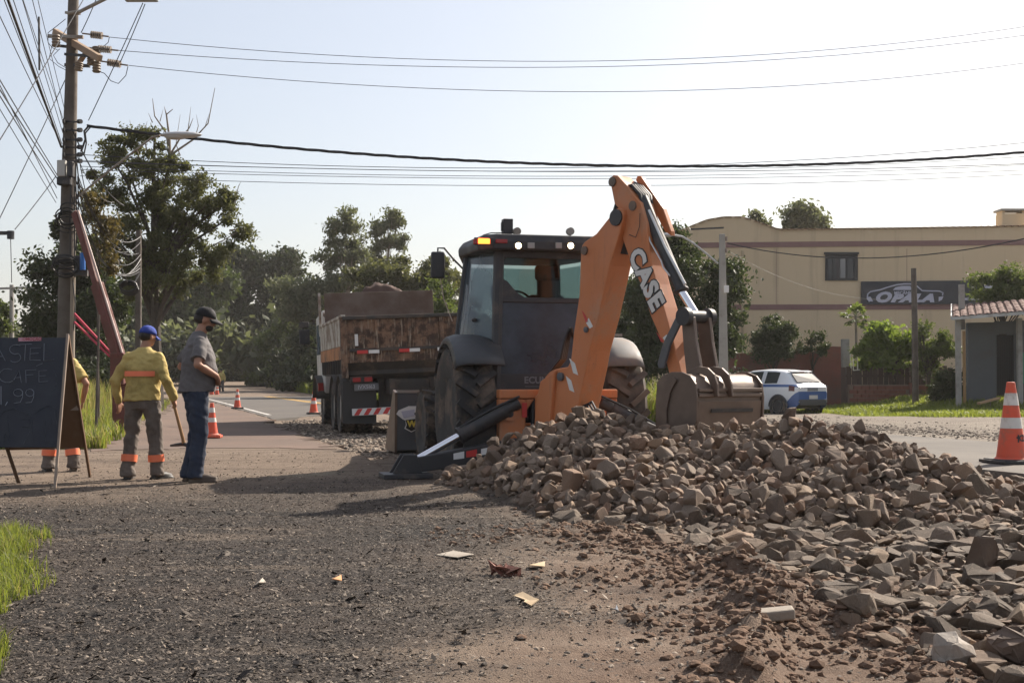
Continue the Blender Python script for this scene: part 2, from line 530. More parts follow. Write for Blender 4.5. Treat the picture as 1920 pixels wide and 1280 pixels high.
# dusty morning air
hzb = bpy.data.materials.new("haze"); hzb.use_nodes = True; ht = hzb.node_tree; ht.nodes.clear()
hv = ht.nodes.new('ShaderNodeVolumePrincipled'); ho = ht.nodes.new('ShaderNodeOutputMaterial')
hv.inputs['Color'].default_value = (.92, .90, .88, 1); hv.inputs['Density'].default_value = HAZE_D; hv.inputs['Anisotropy'].default_value = .35
ht.links.new(hv.outputs[0], ho.inputs['Volume'])
hb_o = MB().box((0, 195, 12), (560, 520, 36)).build("haze", hzb, smooth=0)
tag(hb_o, "thin dusty air over the whole site", kind='stuff')
# ------------------------------------------------------------------ workshop building
n = NT("ochre_wall"); co = n.obj()
mp = n.n('ShaderNodeMapping'); mp.inputs['Scale'].default_value = (2.2, 2.2, .16); n.l(co, mp.inputs[0])
c = n.mix(n.noise(.5, 4, .6, co), (.53, .41, .265), (.61, .48, .325))
c = n.mix(n.mapr(n.noise(1.0, 6, .65, mp.outputs[0]), .52, .74, 0, .5), c, (.34, .26, .18))
c = n.mix(n.mapr(n.noise(.7, 6, .7, co), .58, .75, 0, .45), c, (.66, .54, .39))
M_WALL = n.done(n.bsdf(c, .88, 0, n.bump(n.noise(30, 3, .6, co), .12, .02), .2))
M_BAND = paint("mauve_band", (0.22, 0.125, 0.115), 0.85, var=.1, dirt_amt=.15)
M_TILE = paint("clay_tile", (0.125, 0.048, 0.036), 0.85, var=.35, scale=6, dirt=(.14, .10, .08), dirt_amt=.5, dscale=3)
M_CONC = paint("concrete", (0.30, 0.285, 0.26), 0.9, var=.15, dirt=(.16, .14, .12), dirt_amt=.35, bump=.15)
M_DARK = flat("dark_metal", (0.02, 0.02, 0.022), .5)
M_STEELG = paint("galvanised", (0.42, 0.43, 0.44), .45, metal=.6, dirt_amt=.2)
YA = 0.035
FB = Vector((8.0, 57.0, 0)); FX = Vector((math.cos(-YA), math.sin(-YA), 0)); FN = Vector((math.sin(-YA), -math.cos(-YA), 0))  # facade frame, FN faces the camera
def fac(px, py, off=0.0):
    d = ray(px, py); O = FB + FN * off
    k = (O - Vector((0, 0, CAM_Z))).dot(FN) / d.dot(FN)
    return Vector((0, 0, CAM_Z)) + d * k
work = thing("workshop_building", "large ochre two-storey workshop with mauve bands and a dark sign", "building", FB, 0)
X = Matrix.Translation(-FB)
def wb(): return MB(X)
outline = [(1245, 760), (1245, 440), (1290, 425), (1325, 411), (1357, 405.5), (1392, 405.5), (1412, 412), (1455, 427), (1466, 429), (1700, 426), (2200, 419), (2200, 760)]
wb().prism([fac(*p) for p in outline], -FN * 9).build("wall", M_WALL, work, smooth=0)
def on_fac(poly, mat, name, off, th, parent=work):
    return wb().prism([fac(a, b, off - th) for a, b in poly], FN * th).build(name, mat, parent, smooth=0)
on_fac([(1300, 455), (2200, 447), (2200, 457), (1300, 465)], M_BAND, "band", .03, .035)
on_fac([(1360, 571), (2200, 569), (2200, 579), (1360, 581)], M_BAND, "band", .03, .035)
# roof edge tiles
tl = [(1245, 440), (1290, 425), (1325, 411), (1357, 405.5), (1392, 405.5), (1412, 412), (1455, 427), (1466, 429), (1700, 426), (1925, 422)]
tile_me = None
cnt = 0
for (a, b) in zip(tl[:-1], tl[1:]):
    pa, pb = fac(*a, .06), fac(*b, .06)
    L = (pb - pa).length; k = max(1, int(L / .30))
    for j in range(k):
        p = pa.lerp(pb, (j + .5) / k)
        if tile_me is None:
            t = MB(); prof = []
            v = []
            for yy in (0, .45):
                for i in range(5):
                    an = PI * i / 4
                    for rr in (.15, .125):
                        v.append((math.cos(an) * rr, yy, math.sin(an) * rr * .7))
            f = []
            for i in range(4):
                o0, o1 = 2 * i, 2 * i + 2
                f += [(o0, o1, o1 + 10, o0 + 10), (o0 + 1, o0 + 11, o1 + 11, o1 + 1), (o0, o0 + 1, o1 + 1, o1), (o0 + 10, o1 + 10, o1 + 11, o0 + 11)]
            t.add(v, f); tile_me = t.mesh("tile", M_TILE, 0)
        o = bpy.data.objects.new("tile", tile_me); link(o, work)
        ang = math.atan2((pb - pa).z, (pb - pa).length)
        o.scale = (1, 1, .55); o.location = p - FB + Vector((0, -.05, -.06)); o.rotation_euler = (0.05, -ang, -YA + rnd.uniform(-.05, .05))
        cnt += 1
wb().tube([fac(1392, 470, .08), fac(1392, 700, .08)], .05, 8).build("downpipe", paint("beige_pipe", (.40, .31, .2), .6), work)
for px_ in (1455, 1700): wb().prism([fac(px_, 466, .004), fac(px_ + .8, 466, .004), fac(px_ + .8, 570, .004), fac(px_, 570, .004)], -FN * .01).build("wall_joint", M_BAND, work, smooth=0)
# window with dark grille
win = on_fac([(1547, 475), (1608, 475), (1608, 526), (1547, 526)], M_DARK, "window", .05, .052)
for (x0, x1, nm, mt) in ((1552, 1566, "pane", flat("pane_dark", (.03, .03, .035), .15)), (1568, 1586, "pane", flat("pane_dark2", (.035, .025, .03), .2)),
                          (1574, 1585, "curtain", flat("pale_curtain", (.25, .25, .25), .8)), (1588, 1602, "pane", flat("pane_dark3", (.03, .03, .035), .15))):
    o = on_fac([(x0, 485), (x1, 485), (x1, 521), (x0, 521)], mt, nm, .075 if nm == "curtain" else .062, .012 if nm == "pane" else .008, win)
for px in (1550, 1562, 1575, 1588, 1602): 
    wb().tube([fac(px, 480, .12), fac(px, 526, .12)], .012, 6).build("grille_bar", M_DARK, win)
on_fac([(1545, 473), (1610, 473), (1610, 477), (1545, 477)], M_DARK, "lintel", .14, .09, win)
# chimney
pc = fac(1895, 421, -1.2)
wb().box(pc + Vector((0, 0, .18)), (1.05, .8, .55)).build("chimney", M_WALL, work, smooth=0, bevel=.01)
ch = wb().box(pc + Vector((0, 0, .62)), (1.2, .95, .09)).build("chimney_cap", M_CONC, work, smooth=0)
for sx in (-.45, .45): wb().box(pc + Vector((sx, 0, .515)), (.12, .7, .12)).build("chimney_pier", M_WALL, work, smooth=0)
an = fac(1868, 424, -.5)
ant = wb()
ant.tube([an, an + Vector((-.05, 0, .5)), an + Vector((-.12, 0, .62))], .015, 6)
ant.tube([an + Vector((-.45, 0, .55)), an + Vector((.05, 0, .52))], .012, 6)
for q in range(4): ant.tube([an + Vector((-.4 + .12 * q, -.15, .54)), an + Vector((-.4 + .12 * q, .15, .54))], .008, 5)
tag(MB().add([Vector(v) + FB for v in ant.v], ant.f).build("tv_antenna", M_STEELG), "thin tv antenna on the workshop roof beside the chimney", "antenna")
# sign
M_SIGN = paint("sign_board", (0.030, 0.032, 0.040), .5, var=.1, dirt=(.06, .05, .05), dirt_amt=.2)
M_LET = paint("sign_white", (0.42, 0.42, 0.50), .6, var=.05, dirt_amt=.05)
sg0 = fac(1615, 572, .12)
sign = thing("workshop_sign", "long dark wall sign with white car outline and lettering", "sign", sg0, 0)
XS = Matrix.Translation(-sg0)
def sp(poly, off, th): return MB(XS).prism([fac(a, b, off - th) for a, b in poly], FN * th)
sp([(1614, 528), (1823, 526), (1823, 570), (1614, 571)], .12, .10).build("board", M_SIGN, sign, smooth=0)
sp([(1824, 527), (2060, 525), (2060, 569), (1824, 570)], .12, .10).build("board", M_SIGN, sign, smooth=0)
car_line = [(1630, 566), (1626, 560), (1627, 551), (1632, 547), (1650, 543.5), (1663, 539), (1681, 534), (1695, 532.5), (1708, 532.5), (1720, 537), (1729, 545), (1745, 545.5), (1762, 546), (1768, 549), (1767, 554)]
o = MB(XS).tube([fac(a, b, .125) for a, b in car_line], .032, 6).build("car_outline", M_LET, sign)
sp([(1674, 543.5), (1679, 538.5), (1690, 536), (1707, 536), (1710, 543.5)], .13, .01).build("car_window", M_LET, sign, smooth=0)
sp([(1626, 557), (1632, 556), (1637, 565), (1630, 565)], .13, .01).build("emblem", M_LET, sign, smooth=0)
sp([(1760, 556.5), (1769, 555.5), (1766, 562), (1760, 565)], .13, .01).build("emblem", M_LET, sign, smooth=0)
up = Vector((0, 0, 1))
text_obj("lettering", "MEC\u00c2NICA", .19, frame_m(fac(1697, 549.3, .13) - sg0, FX, up), M_LET, sign, .004, .006)
text_obj("lettering", "O", .60, frame_m(fac(1654, 558.0, .13) - sg0, FX, up), M_LET, sign, .004, .035, .3, xs=1.35)
text_obj("lettering", "PALA", .46, frame_m(fac(1710, 559.4, .13) - sg0, FX, up), M_LET, sign, .004, .035, .35, space=1.08, xs=1.62)
sp([(1809, 558.5), (1832, 558), (1832, 562.5), (1809, 562.5)], .13, .01).build("emblem", M_LET, sign, smooth=0)
sp([(1845, 535), (1862, 534), (1864, 540), (1847, 541)], .13, .01).build("emblem", M_LET, sign, smooth=0)

# ------------------------------------------------------------------ yard walls
M_RED = paint("red_render", (0.19, 0.068, 0.050), .9, var=.25, scale=1.2, dirt=(.13, .09, .075), dirt_amt=.55, dscale=.9, bump=.2, bscale=25)
M_BRICK = paint("hollow_brick", (0.20, 0.075, 0.050), .9, var=.3, scale=5, dirt=(.14, .09, .07), dirt_amt=.4, dscale=4, bump=.2)
M_MORTAR = paint("mortar", (0.20, 0.14, 0.11), .95)
rw = thing("yard_wall", "tall rough red rendered wall behind the parked car", "wall", (10.5, 51, -.1))
x0, x1 = at(1365, 700, 51).x, at(1578, 700, 51).x
top = [(1365, 664), (1420, 660), (1455, 664), (1500, 652), (1540, 653), (1560, 649), (1578, 650)]
poly = [at(a, b, 51) - Vector((10.5, 51, -.1)) for a, b in top] + [Vector((x1 - 10.5, 0, -.3)), Vector((x0 - 10.5, 0, -.3))]
MB().prism(poly, (0, .2, 0)).build("wall_panel", M_RED, rw, smooth=0)
gp0 = at(1585, 700, 50.2)
MB().box((gp0.x - 10.5, -.8, 1.25), (.28, .25, 3.0)).build("post", M_CONC, rw, smooth=0, bevel=.01)
bw = thing("brick_wall", "low bare hollow brick wall behind the grass verge", "wall", (14.2, 48.5, 0))
bx0, bx1 = at(1592, 740, 48.5).x - 14.2, at(1772, 740, 48.5).x - 14.2
MB().box(((bx0 + bx1) / 2, .12, .38), (bx1 - bx0, .16, .98)).build("mortar_core", M_MORTAR, bw, smooth=0)
bm = MB().box((0, 0, 0), (.285, .10, .135)).mesh("brick", M_BRICK, 0)
bw_rows = 6
for r in range(bw_rows):
    xx = bx0 + .02 + (.15 if r % 2 else 0)
    while xx < bx1 - .28:
        if not (abs(xx - (bx1 - 1.35)) < .25):
            o = bpy.data.objects.new("brick", bm); link(o, bw)
            o.location = (xx + .145, .02 + rnd.uniform(-.008, .008), -.02 + r * .155); o.rotation_euler = (0, rnd.uniform(-.01, .01), rnd.uniform(-.02, .02))
        xx += .305
MB().box((bx1 - 1.2, 0, .42), (.28, .24, 1.05)).build("pillar", M_RED, bw, smooth=0)
# dark board fence behind the low wall
M_BOARD = paint("dark_boards", (0.075, 0.048, 0.040), .9, var=.3, scale=8, dirt_amt=.3)
fence = thing("board_fence", "dark weathered board fence above the low brick wall", "fence", (14.2, 49.3, 0))
fm = MB().box((0, 0, .0), (.19, .025, 1.55)).mesh("fence_board", M_BOARD, 0)
k = 0
xx = bx0
while xx < bx1 + .6:
    o = bpy.data.objects.new("fence_board", fm); link(o, fence); o.location = (xx, rnd.uniform(-.01, .01), .78 + rnd.uniform(-.05, .04)); o.rotation_euler = (0, rnd.uniform(-.012, .012), 0)
    xx += .205
MB().box(((bx0 + bx1) / 2, .05, 1.2), (bx1 - bx0, .05, .08)).build("rail", M_BOARD, fence, smooth=0)
gt = thing("window_frame", "thin white metal frame standing above the low brick wall", "frame", at(1602, 715, 48.9) * 1)
wf = MB()
for (a, b) in (((1594, 660), (1596, 690)), ((1600, 662), (1600, 694)), ((1600, 694), (1612, 693)), ((1608, 664), (1608, 693))):
    wf.tube([at(*a, 48.9) - at(1602, 715, 48.9), at(*b, 48.9) - at(1602, 715, 48.9)], .022, 6)
wf.build("frame_bar", flat("white_frame", (.6, .58, .5), .5), gt)

# ------------------------------------------------------------------ small house at the right
HD = 41.5
M_HW = paint("house_grey_wall", (0.095, 0.103, 0.108), .9, var=.2, scale=1.0, dirt=(.10, .085, .07), dirt_amt=.4, dscale=.8)
M_FASC = paint("white_fascia", (0.42, 0.42, 0.41), .7, dirt_amt=.4)
hb = at(1812, 750, HD)
house = thing("small_house", "low grey house with clay tiled roof at the road edge", "house", (hb.x, hb.y, .3))
HX = Matrix.Translation(-Vector((hb.x, hb.y, .3)))
def P3(px, py, D): return at(px, py, D)
hm = MB(HX)
A0, A1 = P3(1815, 600, HD), P3(2100, 585, HD - 1.5)
def wallbox(pa, pb, D1, D2, z0, z1, th=.18):
    a = at(pa, 700, D1); b = at(pb, 700, D2)
    return [Vector((a.x, a.y, z0)), Vector((b.x, b.y, z0)), Vector((b.x, b.y, z1)), Vector((a.x, a.y, z1))]
zt = at(1812, 604, HD).z
for (pa, pb) in ((1815, 1868),):
    MB(HX).prism(wallbox(pa, pb, HD + .3, HD, .2, zt), (0, .18, 0)).build("wall", M_HW, house, smooth=0)
MB(HX).prism(wallbox(1905, 2150, HD - .2, HD - 1.4, .2, zt + .05), (0, .18, 0)).build("wall", M_HW, house, smooth=0)
MB(HX).prism(wallbox(1868, 1905, HD, HD - .2, zt - .38, zt + .03), (0, .16, 0)).build("wall", M_HW, house, smooth=0)
MB(HX).prism(wallbox(1822, 2150, HD + 4.5, HD + 3, .2, zt), (0, .18, 0)).build("wall", M_HW, house, smooth=0)
sw = at(1815, 700, HD + .3)
MB(HX).prism(wallbox(1817, 1822, HD + .5, HD + 4.4, .2, zt), (.18, 0, 0)).build("wall", M_HW, house, smooth=0)
# porch posts, door, gate bars
for px in (1797, 1912): 
    p = at(px, 700, HD - .75); MB(HX).box((p.x, p.y, (zt + .1) / 2 + .1), (.15, .15, zt - .1)).build("porch_post", M_CONC, house, smooth=0, bevel=.01)
p = at(1808, 690, HD - .5); MB(HX).tube([(p.x, p.y, .3), (p.x, p.y, zt - .3)], .05, 8).build("drain_pipe", paint("ochre_pipe", (.34, .20, .08), .6), house)
dr = MB(HX).prism([at(1870, 740, HD + .4), at(1902, 740, HD + .2), at(1902, 628, HD + .2), at(1870, 628, HD + .4)], (0, .05, 0)).build("door", flat("dark_doorway", (.02, .02, .022), .6), house, smooth=0)
for q in range(9):
    px = 1870 + q * 4.2
    MB(HX).tube([at(px, 742, HD), at(px, 632, HD)], .012, 5).build("gate_bar", M_DARK, house)
MB(HX).box(at(1917, 690, HD - .6), (.1, .05, 1.0)).build("shutter", paint("green_shutter", (.05, .22, .13), .6), house, smooth=0)
# tiled roof: eave line rising to the right with perspective, slope going up and back
e0, e1 = at(1785, 596, HD - 1.0), at(2110, 571, HD - 2.6)
eu = (e1 - e0); EL = eu.length; eu.normalize()
back = Vector((0.345, 1, 0)).normalized()
rs = (back * math.cos(R(8)) + Vector((0, 0, 1)) * math.sin(R(8))).normalized()
rn = eu.cross(rs).normalized(); ru = rs.cross(rn).normalized()
SL = 4.6
roof = MB(HX).prism([e0, e1, e1 + rs * SL, e0 + rs * SL], -rn * .06).build("roof", M_DARK, house, smooth=0)
MB(HX).prism([e0 - rn * .07 - back * .02, e1 - rn * .07 - back * .02, e1 - rn * .07 - back * .02 + Vector((0, 0, .10)), e0 - rn * .07 - back * .02 + Vector((0, 0, .10))], -back * .03).build("fascia", M_FASC, house, smooth=0)
MB(HX).prism([e0 + Vector((0, 0, -.06)), e0 + rs * SL + Vector((0, 0, -.06)), e0 + rs * SL + Vector((0, 0, .07)), e0 + Vector((0, 0, .07))], -eu * .04).build("fascia", M_FASC, house, smooth=0)
tm = None
for i in range(int(EL / .235)):
    for j in range(int(SL / .42)):
        if i > 18: break
        if tm is None:
            t = MB(); v = []
            for yy, sc in ((0, 1.0), (.47, .85)):
                for q in range(5):
                    an = PI * q / 4
                    for rr in (.118, .10): v.append((math.cos(an) * rr * sc, yy, math.sin(an) * rr * .55 * sc))
            f = []
            for q in range(4):
                o0, o1 = 2 * q, 2 * q + 2
                f += [(o0, o1, o1 + 10, o0 + 10), (o0 + 1, o0 + 11, o1 + 11, o1 + 1), (o0, o0 + 1, o1 + 1, o1), (o0 + 10, o1 + 10, o1 + 11, o0 + 11)]
            t.add(v, f)
            t.xf = Matrix((ru, rs, rn)).transposed().to_4x4()
            tm = t.mesh("roof_tile", M_TILE, 0)
        o = bpy.data.objects.new("roof_tile", tm); link(o, roof)
        o.location = e0 + eu * (i * .235 + .12) + rs * (j * .42 - .04) + rn * (.012 + rnd.uniform(0, .012)) - Vector((hb.x, hb.y, .3))
        o.rotation_euler = (0, 0, rnd.uniform(-.03, .03))
p = at(1803, 560, HD + 1.0)
MB(HX).box((p.x, p.y, zt + .55), (.16, .16, 1.5)).build("vent_post", M_CONC, house, smooth=0)
# plank leaning on the bank
pk = thing("plank", "short pale wooden plank lying on the grass by the house", "plank", (0, 0, 0))
a, b = at(1835, 762, 39.5), at(1873, 752, 40)
pk.location = a
MB().bar((0, 0, .1), b - a + Vector((0, 0, .1)), .12, .06).build("board", paint("pale_wood", (.38, .24, .13), .8), pk, smooth=0)
# ------------------------------------------------------------------ vegetation
M_BARK = paint("bark", (0.060, 0.048, 0.038), .95, var=.35, scale=9, dirt=(.05, .04, .03), dirt_amt=.4, bump=.4, bscale=25)
M_BARK2 = paint("pale_bark", (0.24, 0.20, 0.16), .9, var=.3, scale=6, dirt=(.10, .08, .06), dirt_amt=.4, bump=.3, bscale=25)
LF_DARK = leafmat("leaf_dark", (0.018, 0.029, 0.011), (0.050, 0.068, 0.024), .32)
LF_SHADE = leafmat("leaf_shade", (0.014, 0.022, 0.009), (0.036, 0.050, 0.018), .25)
LF_DEEP = leafmat("leaf_deep", (0.024, 0.040, 0.012), (0.065, 0.090, 0.026), .35)
LF_MID = leafmat("leaf_mid", (0.036, 0.056, 0.017), (0.10, 0.13, 0.036), .45)
LF_OLIVE = leafmat("leaf_olive", (0.045, 0.055, 0.024), (0.105, 0.11, 0.046), .42)
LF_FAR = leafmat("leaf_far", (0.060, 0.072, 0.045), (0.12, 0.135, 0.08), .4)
LF_BRIGHT = leafmat("leaf_bright", (0.055, 0.095, 0.016), (0.15, 0.20, 0.040), .5)
M_GRASS = leafmat("grass_green", (0.060, 0.092, 0.018), (0.19, 0.22, 0.045), .5)
M_GRASS_DRY = leafmat("grass_dry", (0.14, 0.13, 0.055), (0.30, 0.26, 0.12), .4)

def unit(n):
    v = rng.normal(size=(n, 3)); return v / np.linalg.norm(v, axis=1, keepdims=True)
def leaf_arrays(C, L, W, droop=0.0):
    n = len(C)
    a = unit(n); a[:, 2] -= droop; a /= np.linalg.norm(a, axis=1, keepdims=True)
    b = np.cross(a, unit(n)); b /= np.linalg.norm(b, axis=1, keepdims=True) + 1e-9
    s = rng.uniform(.6, 1.35, (n, 1))
    a = a * L * .5 * s; b = b * W * .5 * s
    nrm = np.cross(a, b); nrm /= np.linalg.norm(nrm, axis=1, keepdims=True) + 1e-9
    V = np.stack([C - a, C - b + nrm * L * .08, C + a, C + b + nrm * L * .08], 1).reshape(-1, 3)
    Fc = np.arange(4 * n).reshape(n, 4)
    return V, Fc

def crown_points(blobs, n, clump=0.5, shell=0.45):
    """blobs: (centre, (rx,ry,rz)); clumps of leaves with gaps between them"""
    vol = np.array([r[0] * r[1] * r[2] for _, r in blobs]) ** (2 / 3)
    vol = vol / vol.sum()
    out, cents = [], []
    for (c, r), w in zip(blobs, vol):
        m = int(n * w)
        nc = max(5, int(2.6 * (r[0] * r[1] + r[0] * r[2] + r[1] * r[2]) / 3 / clump ** 2))
        d = unit(nc) * (shell + (1 - shell) * rng.random((nc, 1)) ** .6)
        cc = np.array(c) + d * np.array(r)
        cents.append(cc)
        wts = rng.gamma(1.6, 1, nc); wts /= wts.sum()
        pick = rng.choice(nc, m, p=wts)
        sc = clump * rng.uniform(.5, 1.15, nc)
        out.append(cc[pick] + rng.normal(size=(m, 3)) * sc[pick, None] * np.array([.55, .55, .42]))
    return np.concatenate(out), cents

def tree(name, label, cat, base, D, blobs, n, leaf, mat, trunk_r=0.15, bark=None, group=None, clump=0.5, W=0.5, droop=0.2, limbs=8, lean=0, depth=1.0, multi=1, shell=.45, far=0):
    """blobs: (px, py, rx_px, ry_px[, dD]) measured on the photograph at distance D"""
    if far: leaf, clump, trunk_r = leaf * far, clump * far, trunk_r * far
    k = D / F
    bs = []
    for b in blobs:
        dd = b[4] if len(b) > 4 else 0.0
        c = at(b[0], b[1], D + dd); kk = (D + dd) / F
        bs.append(((c.x, c.y, c.z), (b[2] * kk, b[2] * kk * depth, b[3] * kk)))
    bx = at(base, 700, D).x if not hasattr(base, '__len__') else base[0]
    bz = hz(bx, D) - .05
    root = thing(name, label, cat, (bx, D, bz), 0, group)
    off = np.array([bx, D, bz])
    C, cents = crown_points(bs, n, clump, shell)
    C[:, 2] = np.maximum(C[:, 2], bz + .04 + rng.random(len(C)) * .2)
    V, Fc = leaf_arrays(C - off, leaf, leaf * W, droop)
    np_mesh("crown", V, Fc, mat, root)
    t = MB()
    allc = np.concatenate(cents)
    top = max(bs, key=lambda b: b[0][2])[0]
    for s in range(multi):
        sx = rnd.uniform(-.3, .3) * (multi > 1)
        mainp = [Vector((sx, 0, -.3))]
        tgt = Vector(top) - Vector(off) + Vector((sx * 2, 0, 0))
        for i in range(1, 7):
            f = i / 6
            mainp.append(Vector((sx + (tgt.x - sx) * f ** 1.4 + rnd.uniform(-.05, .05) * trunk_r * 6, tgt.y * f + rnd.uniform(-.2, .2) * f, tgt.z * f)))
        t.tube(mainp, [trunk_r * (1.15 - 1.0 * i / 6.3) for i in range(7)], 8)
        for q in range(limbs):
            e = Vector(allc[rnd.randrange(len(allc))]) - Vector(off)
            f = max(.15, min(.85, (e.z / max(tgt.z, .1)) * .62)); ii = min(5, int(f * 6)); s0 = mainp[ii].lerp(mainp[ii + 1], f * 6 - ii)
            if (e - s0).length < .2: continue
            m1 = s0.lerp(e, .5) + Vector((rnd.uniform(-.1, .1), rnd.uniform(-.1, .1), (e - s0).length * .10))
            r0 = trunk_r * (1 - f) * .65 + .012
            t.tube([s0, m1, e], [r0, r0 * .6, r0 * .22], 6)
    t.build("trunk", bark or M_BARK, root)
    return root

tree("creeper", "ragged brownish creeper hanging beside the utility pole among the cables", "plant", 185, 27, [(180, 380, 16, 30), (195, 440, 16, 40), (205, 490, 12, 24)], 1500, .10, leafmat("leaf_brown", (.06, .05, .02), (.13, .10, .04), .3), .025, clump=.2, limbs=5)
# tall old tree on the left with dead upper branches
tall = tree("tall_tree", "tallest old tree behind the utility pole with bare dead branches on top", "tree", 298, 41,
     [(245, 285, 50, 36), (205, 345, 42, 50), (300, 330, 62, 42), (340, 385, 66, 46), (265, 415, 66, 52), (405, 395, 46, 40), (440, 432, 32, 18), (335, 465, 62, 40), (235, 480, 66, 44), (190, 420, 36, 52), (378, 345, 30, 18), (285, 250, 28, 14), (200, 285, 22, 16), (425, 365, 20, 16), (400, 470, 44, 24), (290, 530, 70, 36), (370, 510, 46, 26), (320, 290, 24, 20), (235, 250, 18, 10), (180, 330, 16, 20)],
     42000, .155, LF_OLIVE, .20, M_BARK, clump=.29, W=.42, droop=.6, limbs=40, far=0.89)
dead = MB()
o0 = Vector((tall.location.x, tall.location.y, tall.location.z))
def dw(px, py, dd=0): return at(px, py, 41 + dd) - o0
for path, r in (([(318, 292), (312, 250), (290, 218), (286, 185)], .07), ([(318, 292), (318, 262), (312, 215), (324, 205)], .09), ([(312, 215), (308, 200)], .04), ([(318, 292), (336, 262), (355, 240), (362, 222)], .06),
                ([(318, 292), (362, 262), (390, 232), (403, 165)], .065), ([(338, 292), (330, 270), (338, 215)], .035), ([(352, 250), (358, 200)], .03), ([(262, 300), (250, 255), (243, 225)], .04), ([(430, 432), (462, 428), (475, 415)], .05), ([(380, 470), (420, 450), (470, 420)], .05), ([(440, 380), (447, 350), (452, 340)], .03), ([(286, 230), (278, 212)], .03), ([(366, 258), (372, 236), (368, 215)], .03), ([(385, 237), (392, 214)], .025), ([(300, 228), (306, 205)], .025), ([(276, 290), (270, 250), (276, 228)], .04)):
    dead.tube([dw(*p) for p in path], [.62 * r * (1 - .8 * i / (len(path) - 1)) for i in range(len(path))], 6)
dead.build("bare_branch", M_BARK2, tall)
g1 = "dense trees of the wood behind the road"
tree("broad_tree", "dark broad tree filling the gap left of the utility pole", "tree", 120, 52, [(110, 480, 55, 60), (90, 570, 55, 55), (150, 540, 60, 70), (165, 620, 70, 60), (75, 620, 40, 40), (70, 500, 22, 22), (205, 560, 45, 60)], 40000, .22, LF_DARK, .2, clump=.55)
tree("leafy_tree", "leafy green tree behind the workers, left of the dark hollow", "tree", 330, 122, [(300, 560, 70, 55), (350, 590, 55, 70), (260, 620, 60, 60), (395, 555, 45, 45), (330, 660, 80, 40), (225, 640, 40, 50)], 46000, .21, LF_DEEP, .14, clump=.5, far=2.84)
tree("dark_tree", "dark tree closing the gap low behind the two standing men", "tree", 380, 128, [(380, 610, 50, 70), (330, 640, 40, 60), (420, 650, 50, 50), (370, 540, 36, 36), (290, 670, 40, 40)], 30000, .25, LF_SHADE, .14, clump=.6, far=2.13)
tree("dark_tree", "dark rounded tree right of the tall old tree", "tree", 450, 132, [(440, 520, 60, 48), (500, 520, 50, 45), (470, 590, 75, 60), (545, 545, 45, 45), (420, 600, 45, 70), (520, 620, 60, 50), (470, 665, 80, 36), (400, 660, 40, 40), (420, 480, 35, 20), (520, 485, 35, 18)], 52000, .27, LF_SHADE, .16, clump=.68, far=2.00)
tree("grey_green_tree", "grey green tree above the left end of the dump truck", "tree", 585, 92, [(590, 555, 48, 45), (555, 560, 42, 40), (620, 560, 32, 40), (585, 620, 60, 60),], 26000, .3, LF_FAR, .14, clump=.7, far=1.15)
tree("hedge_tree", "low leafy tree just behind the bed of the dump truck", "tree", 700, 72, [(670, 545, 45, 42), (720, 530, 50, 40), (775, 515, 50, 36), (820, 530, 45, 45), (745, 580, 80, 50), (660, 610, 60, 60), (820, 600, 50, 60), (850, 560, 40, 60)], 40000, .26, LF_OLIVE, .14, clump=.62)
tree("bush_tree", "pale green bush between the truck and the machine cab", "tree", 830, 55, [(815, 560, 30, 40), (845, 600, 35, 60), (800, 620, 40, 50), (850, 680, 40, 40)], 9000, .20, LF_MID, .1, clump=.4)
# slender eucalyptus
M_EUC = M_BARK2
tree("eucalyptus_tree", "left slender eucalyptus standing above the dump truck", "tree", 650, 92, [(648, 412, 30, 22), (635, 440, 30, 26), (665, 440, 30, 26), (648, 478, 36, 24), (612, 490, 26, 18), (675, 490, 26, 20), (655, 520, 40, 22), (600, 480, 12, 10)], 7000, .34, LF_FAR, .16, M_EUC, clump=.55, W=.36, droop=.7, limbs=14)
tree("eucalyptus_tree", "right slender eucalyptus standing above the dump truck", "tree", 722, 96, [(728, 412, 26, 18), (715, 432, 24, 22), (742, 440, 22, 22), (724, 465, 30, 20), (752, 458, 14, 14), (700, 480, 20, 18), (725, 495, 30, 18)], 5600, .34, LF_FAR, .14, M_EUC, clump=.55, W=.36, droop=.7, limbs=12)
# roadside scrub on the far side of the road
tree("roadside_shrub", "sunlit light green shrub at the edge of the dark wood left of the truck", "shrub", 530, 106, [(535, 650, 48, 42), (560, 690, 36, 34), (500, 690, 34, 28), (580, 640, 24, 30), (545, 615, 30, 22)], 20000, .16, LF_MID, .04, clump=.32, limbs=8, multi=3, far=2.12)
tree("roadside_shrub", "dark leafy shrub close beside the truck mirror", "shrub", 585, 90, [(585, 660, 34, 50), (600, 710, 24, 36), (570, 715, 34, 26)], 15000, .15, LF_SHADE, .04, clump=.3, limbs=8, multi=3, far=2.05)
tree("roadside_shrub", "low dark shrub where the road disappears", "shrub", 450, 136, [(450, 690, 60, 30), (400, 680, 40, 40), (345, 690, 50, 34), (500, 690, 40, 30)], 8000, .3, LF_SHADE, .06, clump=.6, limbs=6, multi=3, far=1.43)
tree("corner_tree", "small yellow green tree at the far left edge above the sign", "tree", 4, 62, [(2, 600, 20, 30), (-20, 590, 30, 40), (8, 622, 20, 16)], 5000, .2, LF_MID, .1, clump=.4)
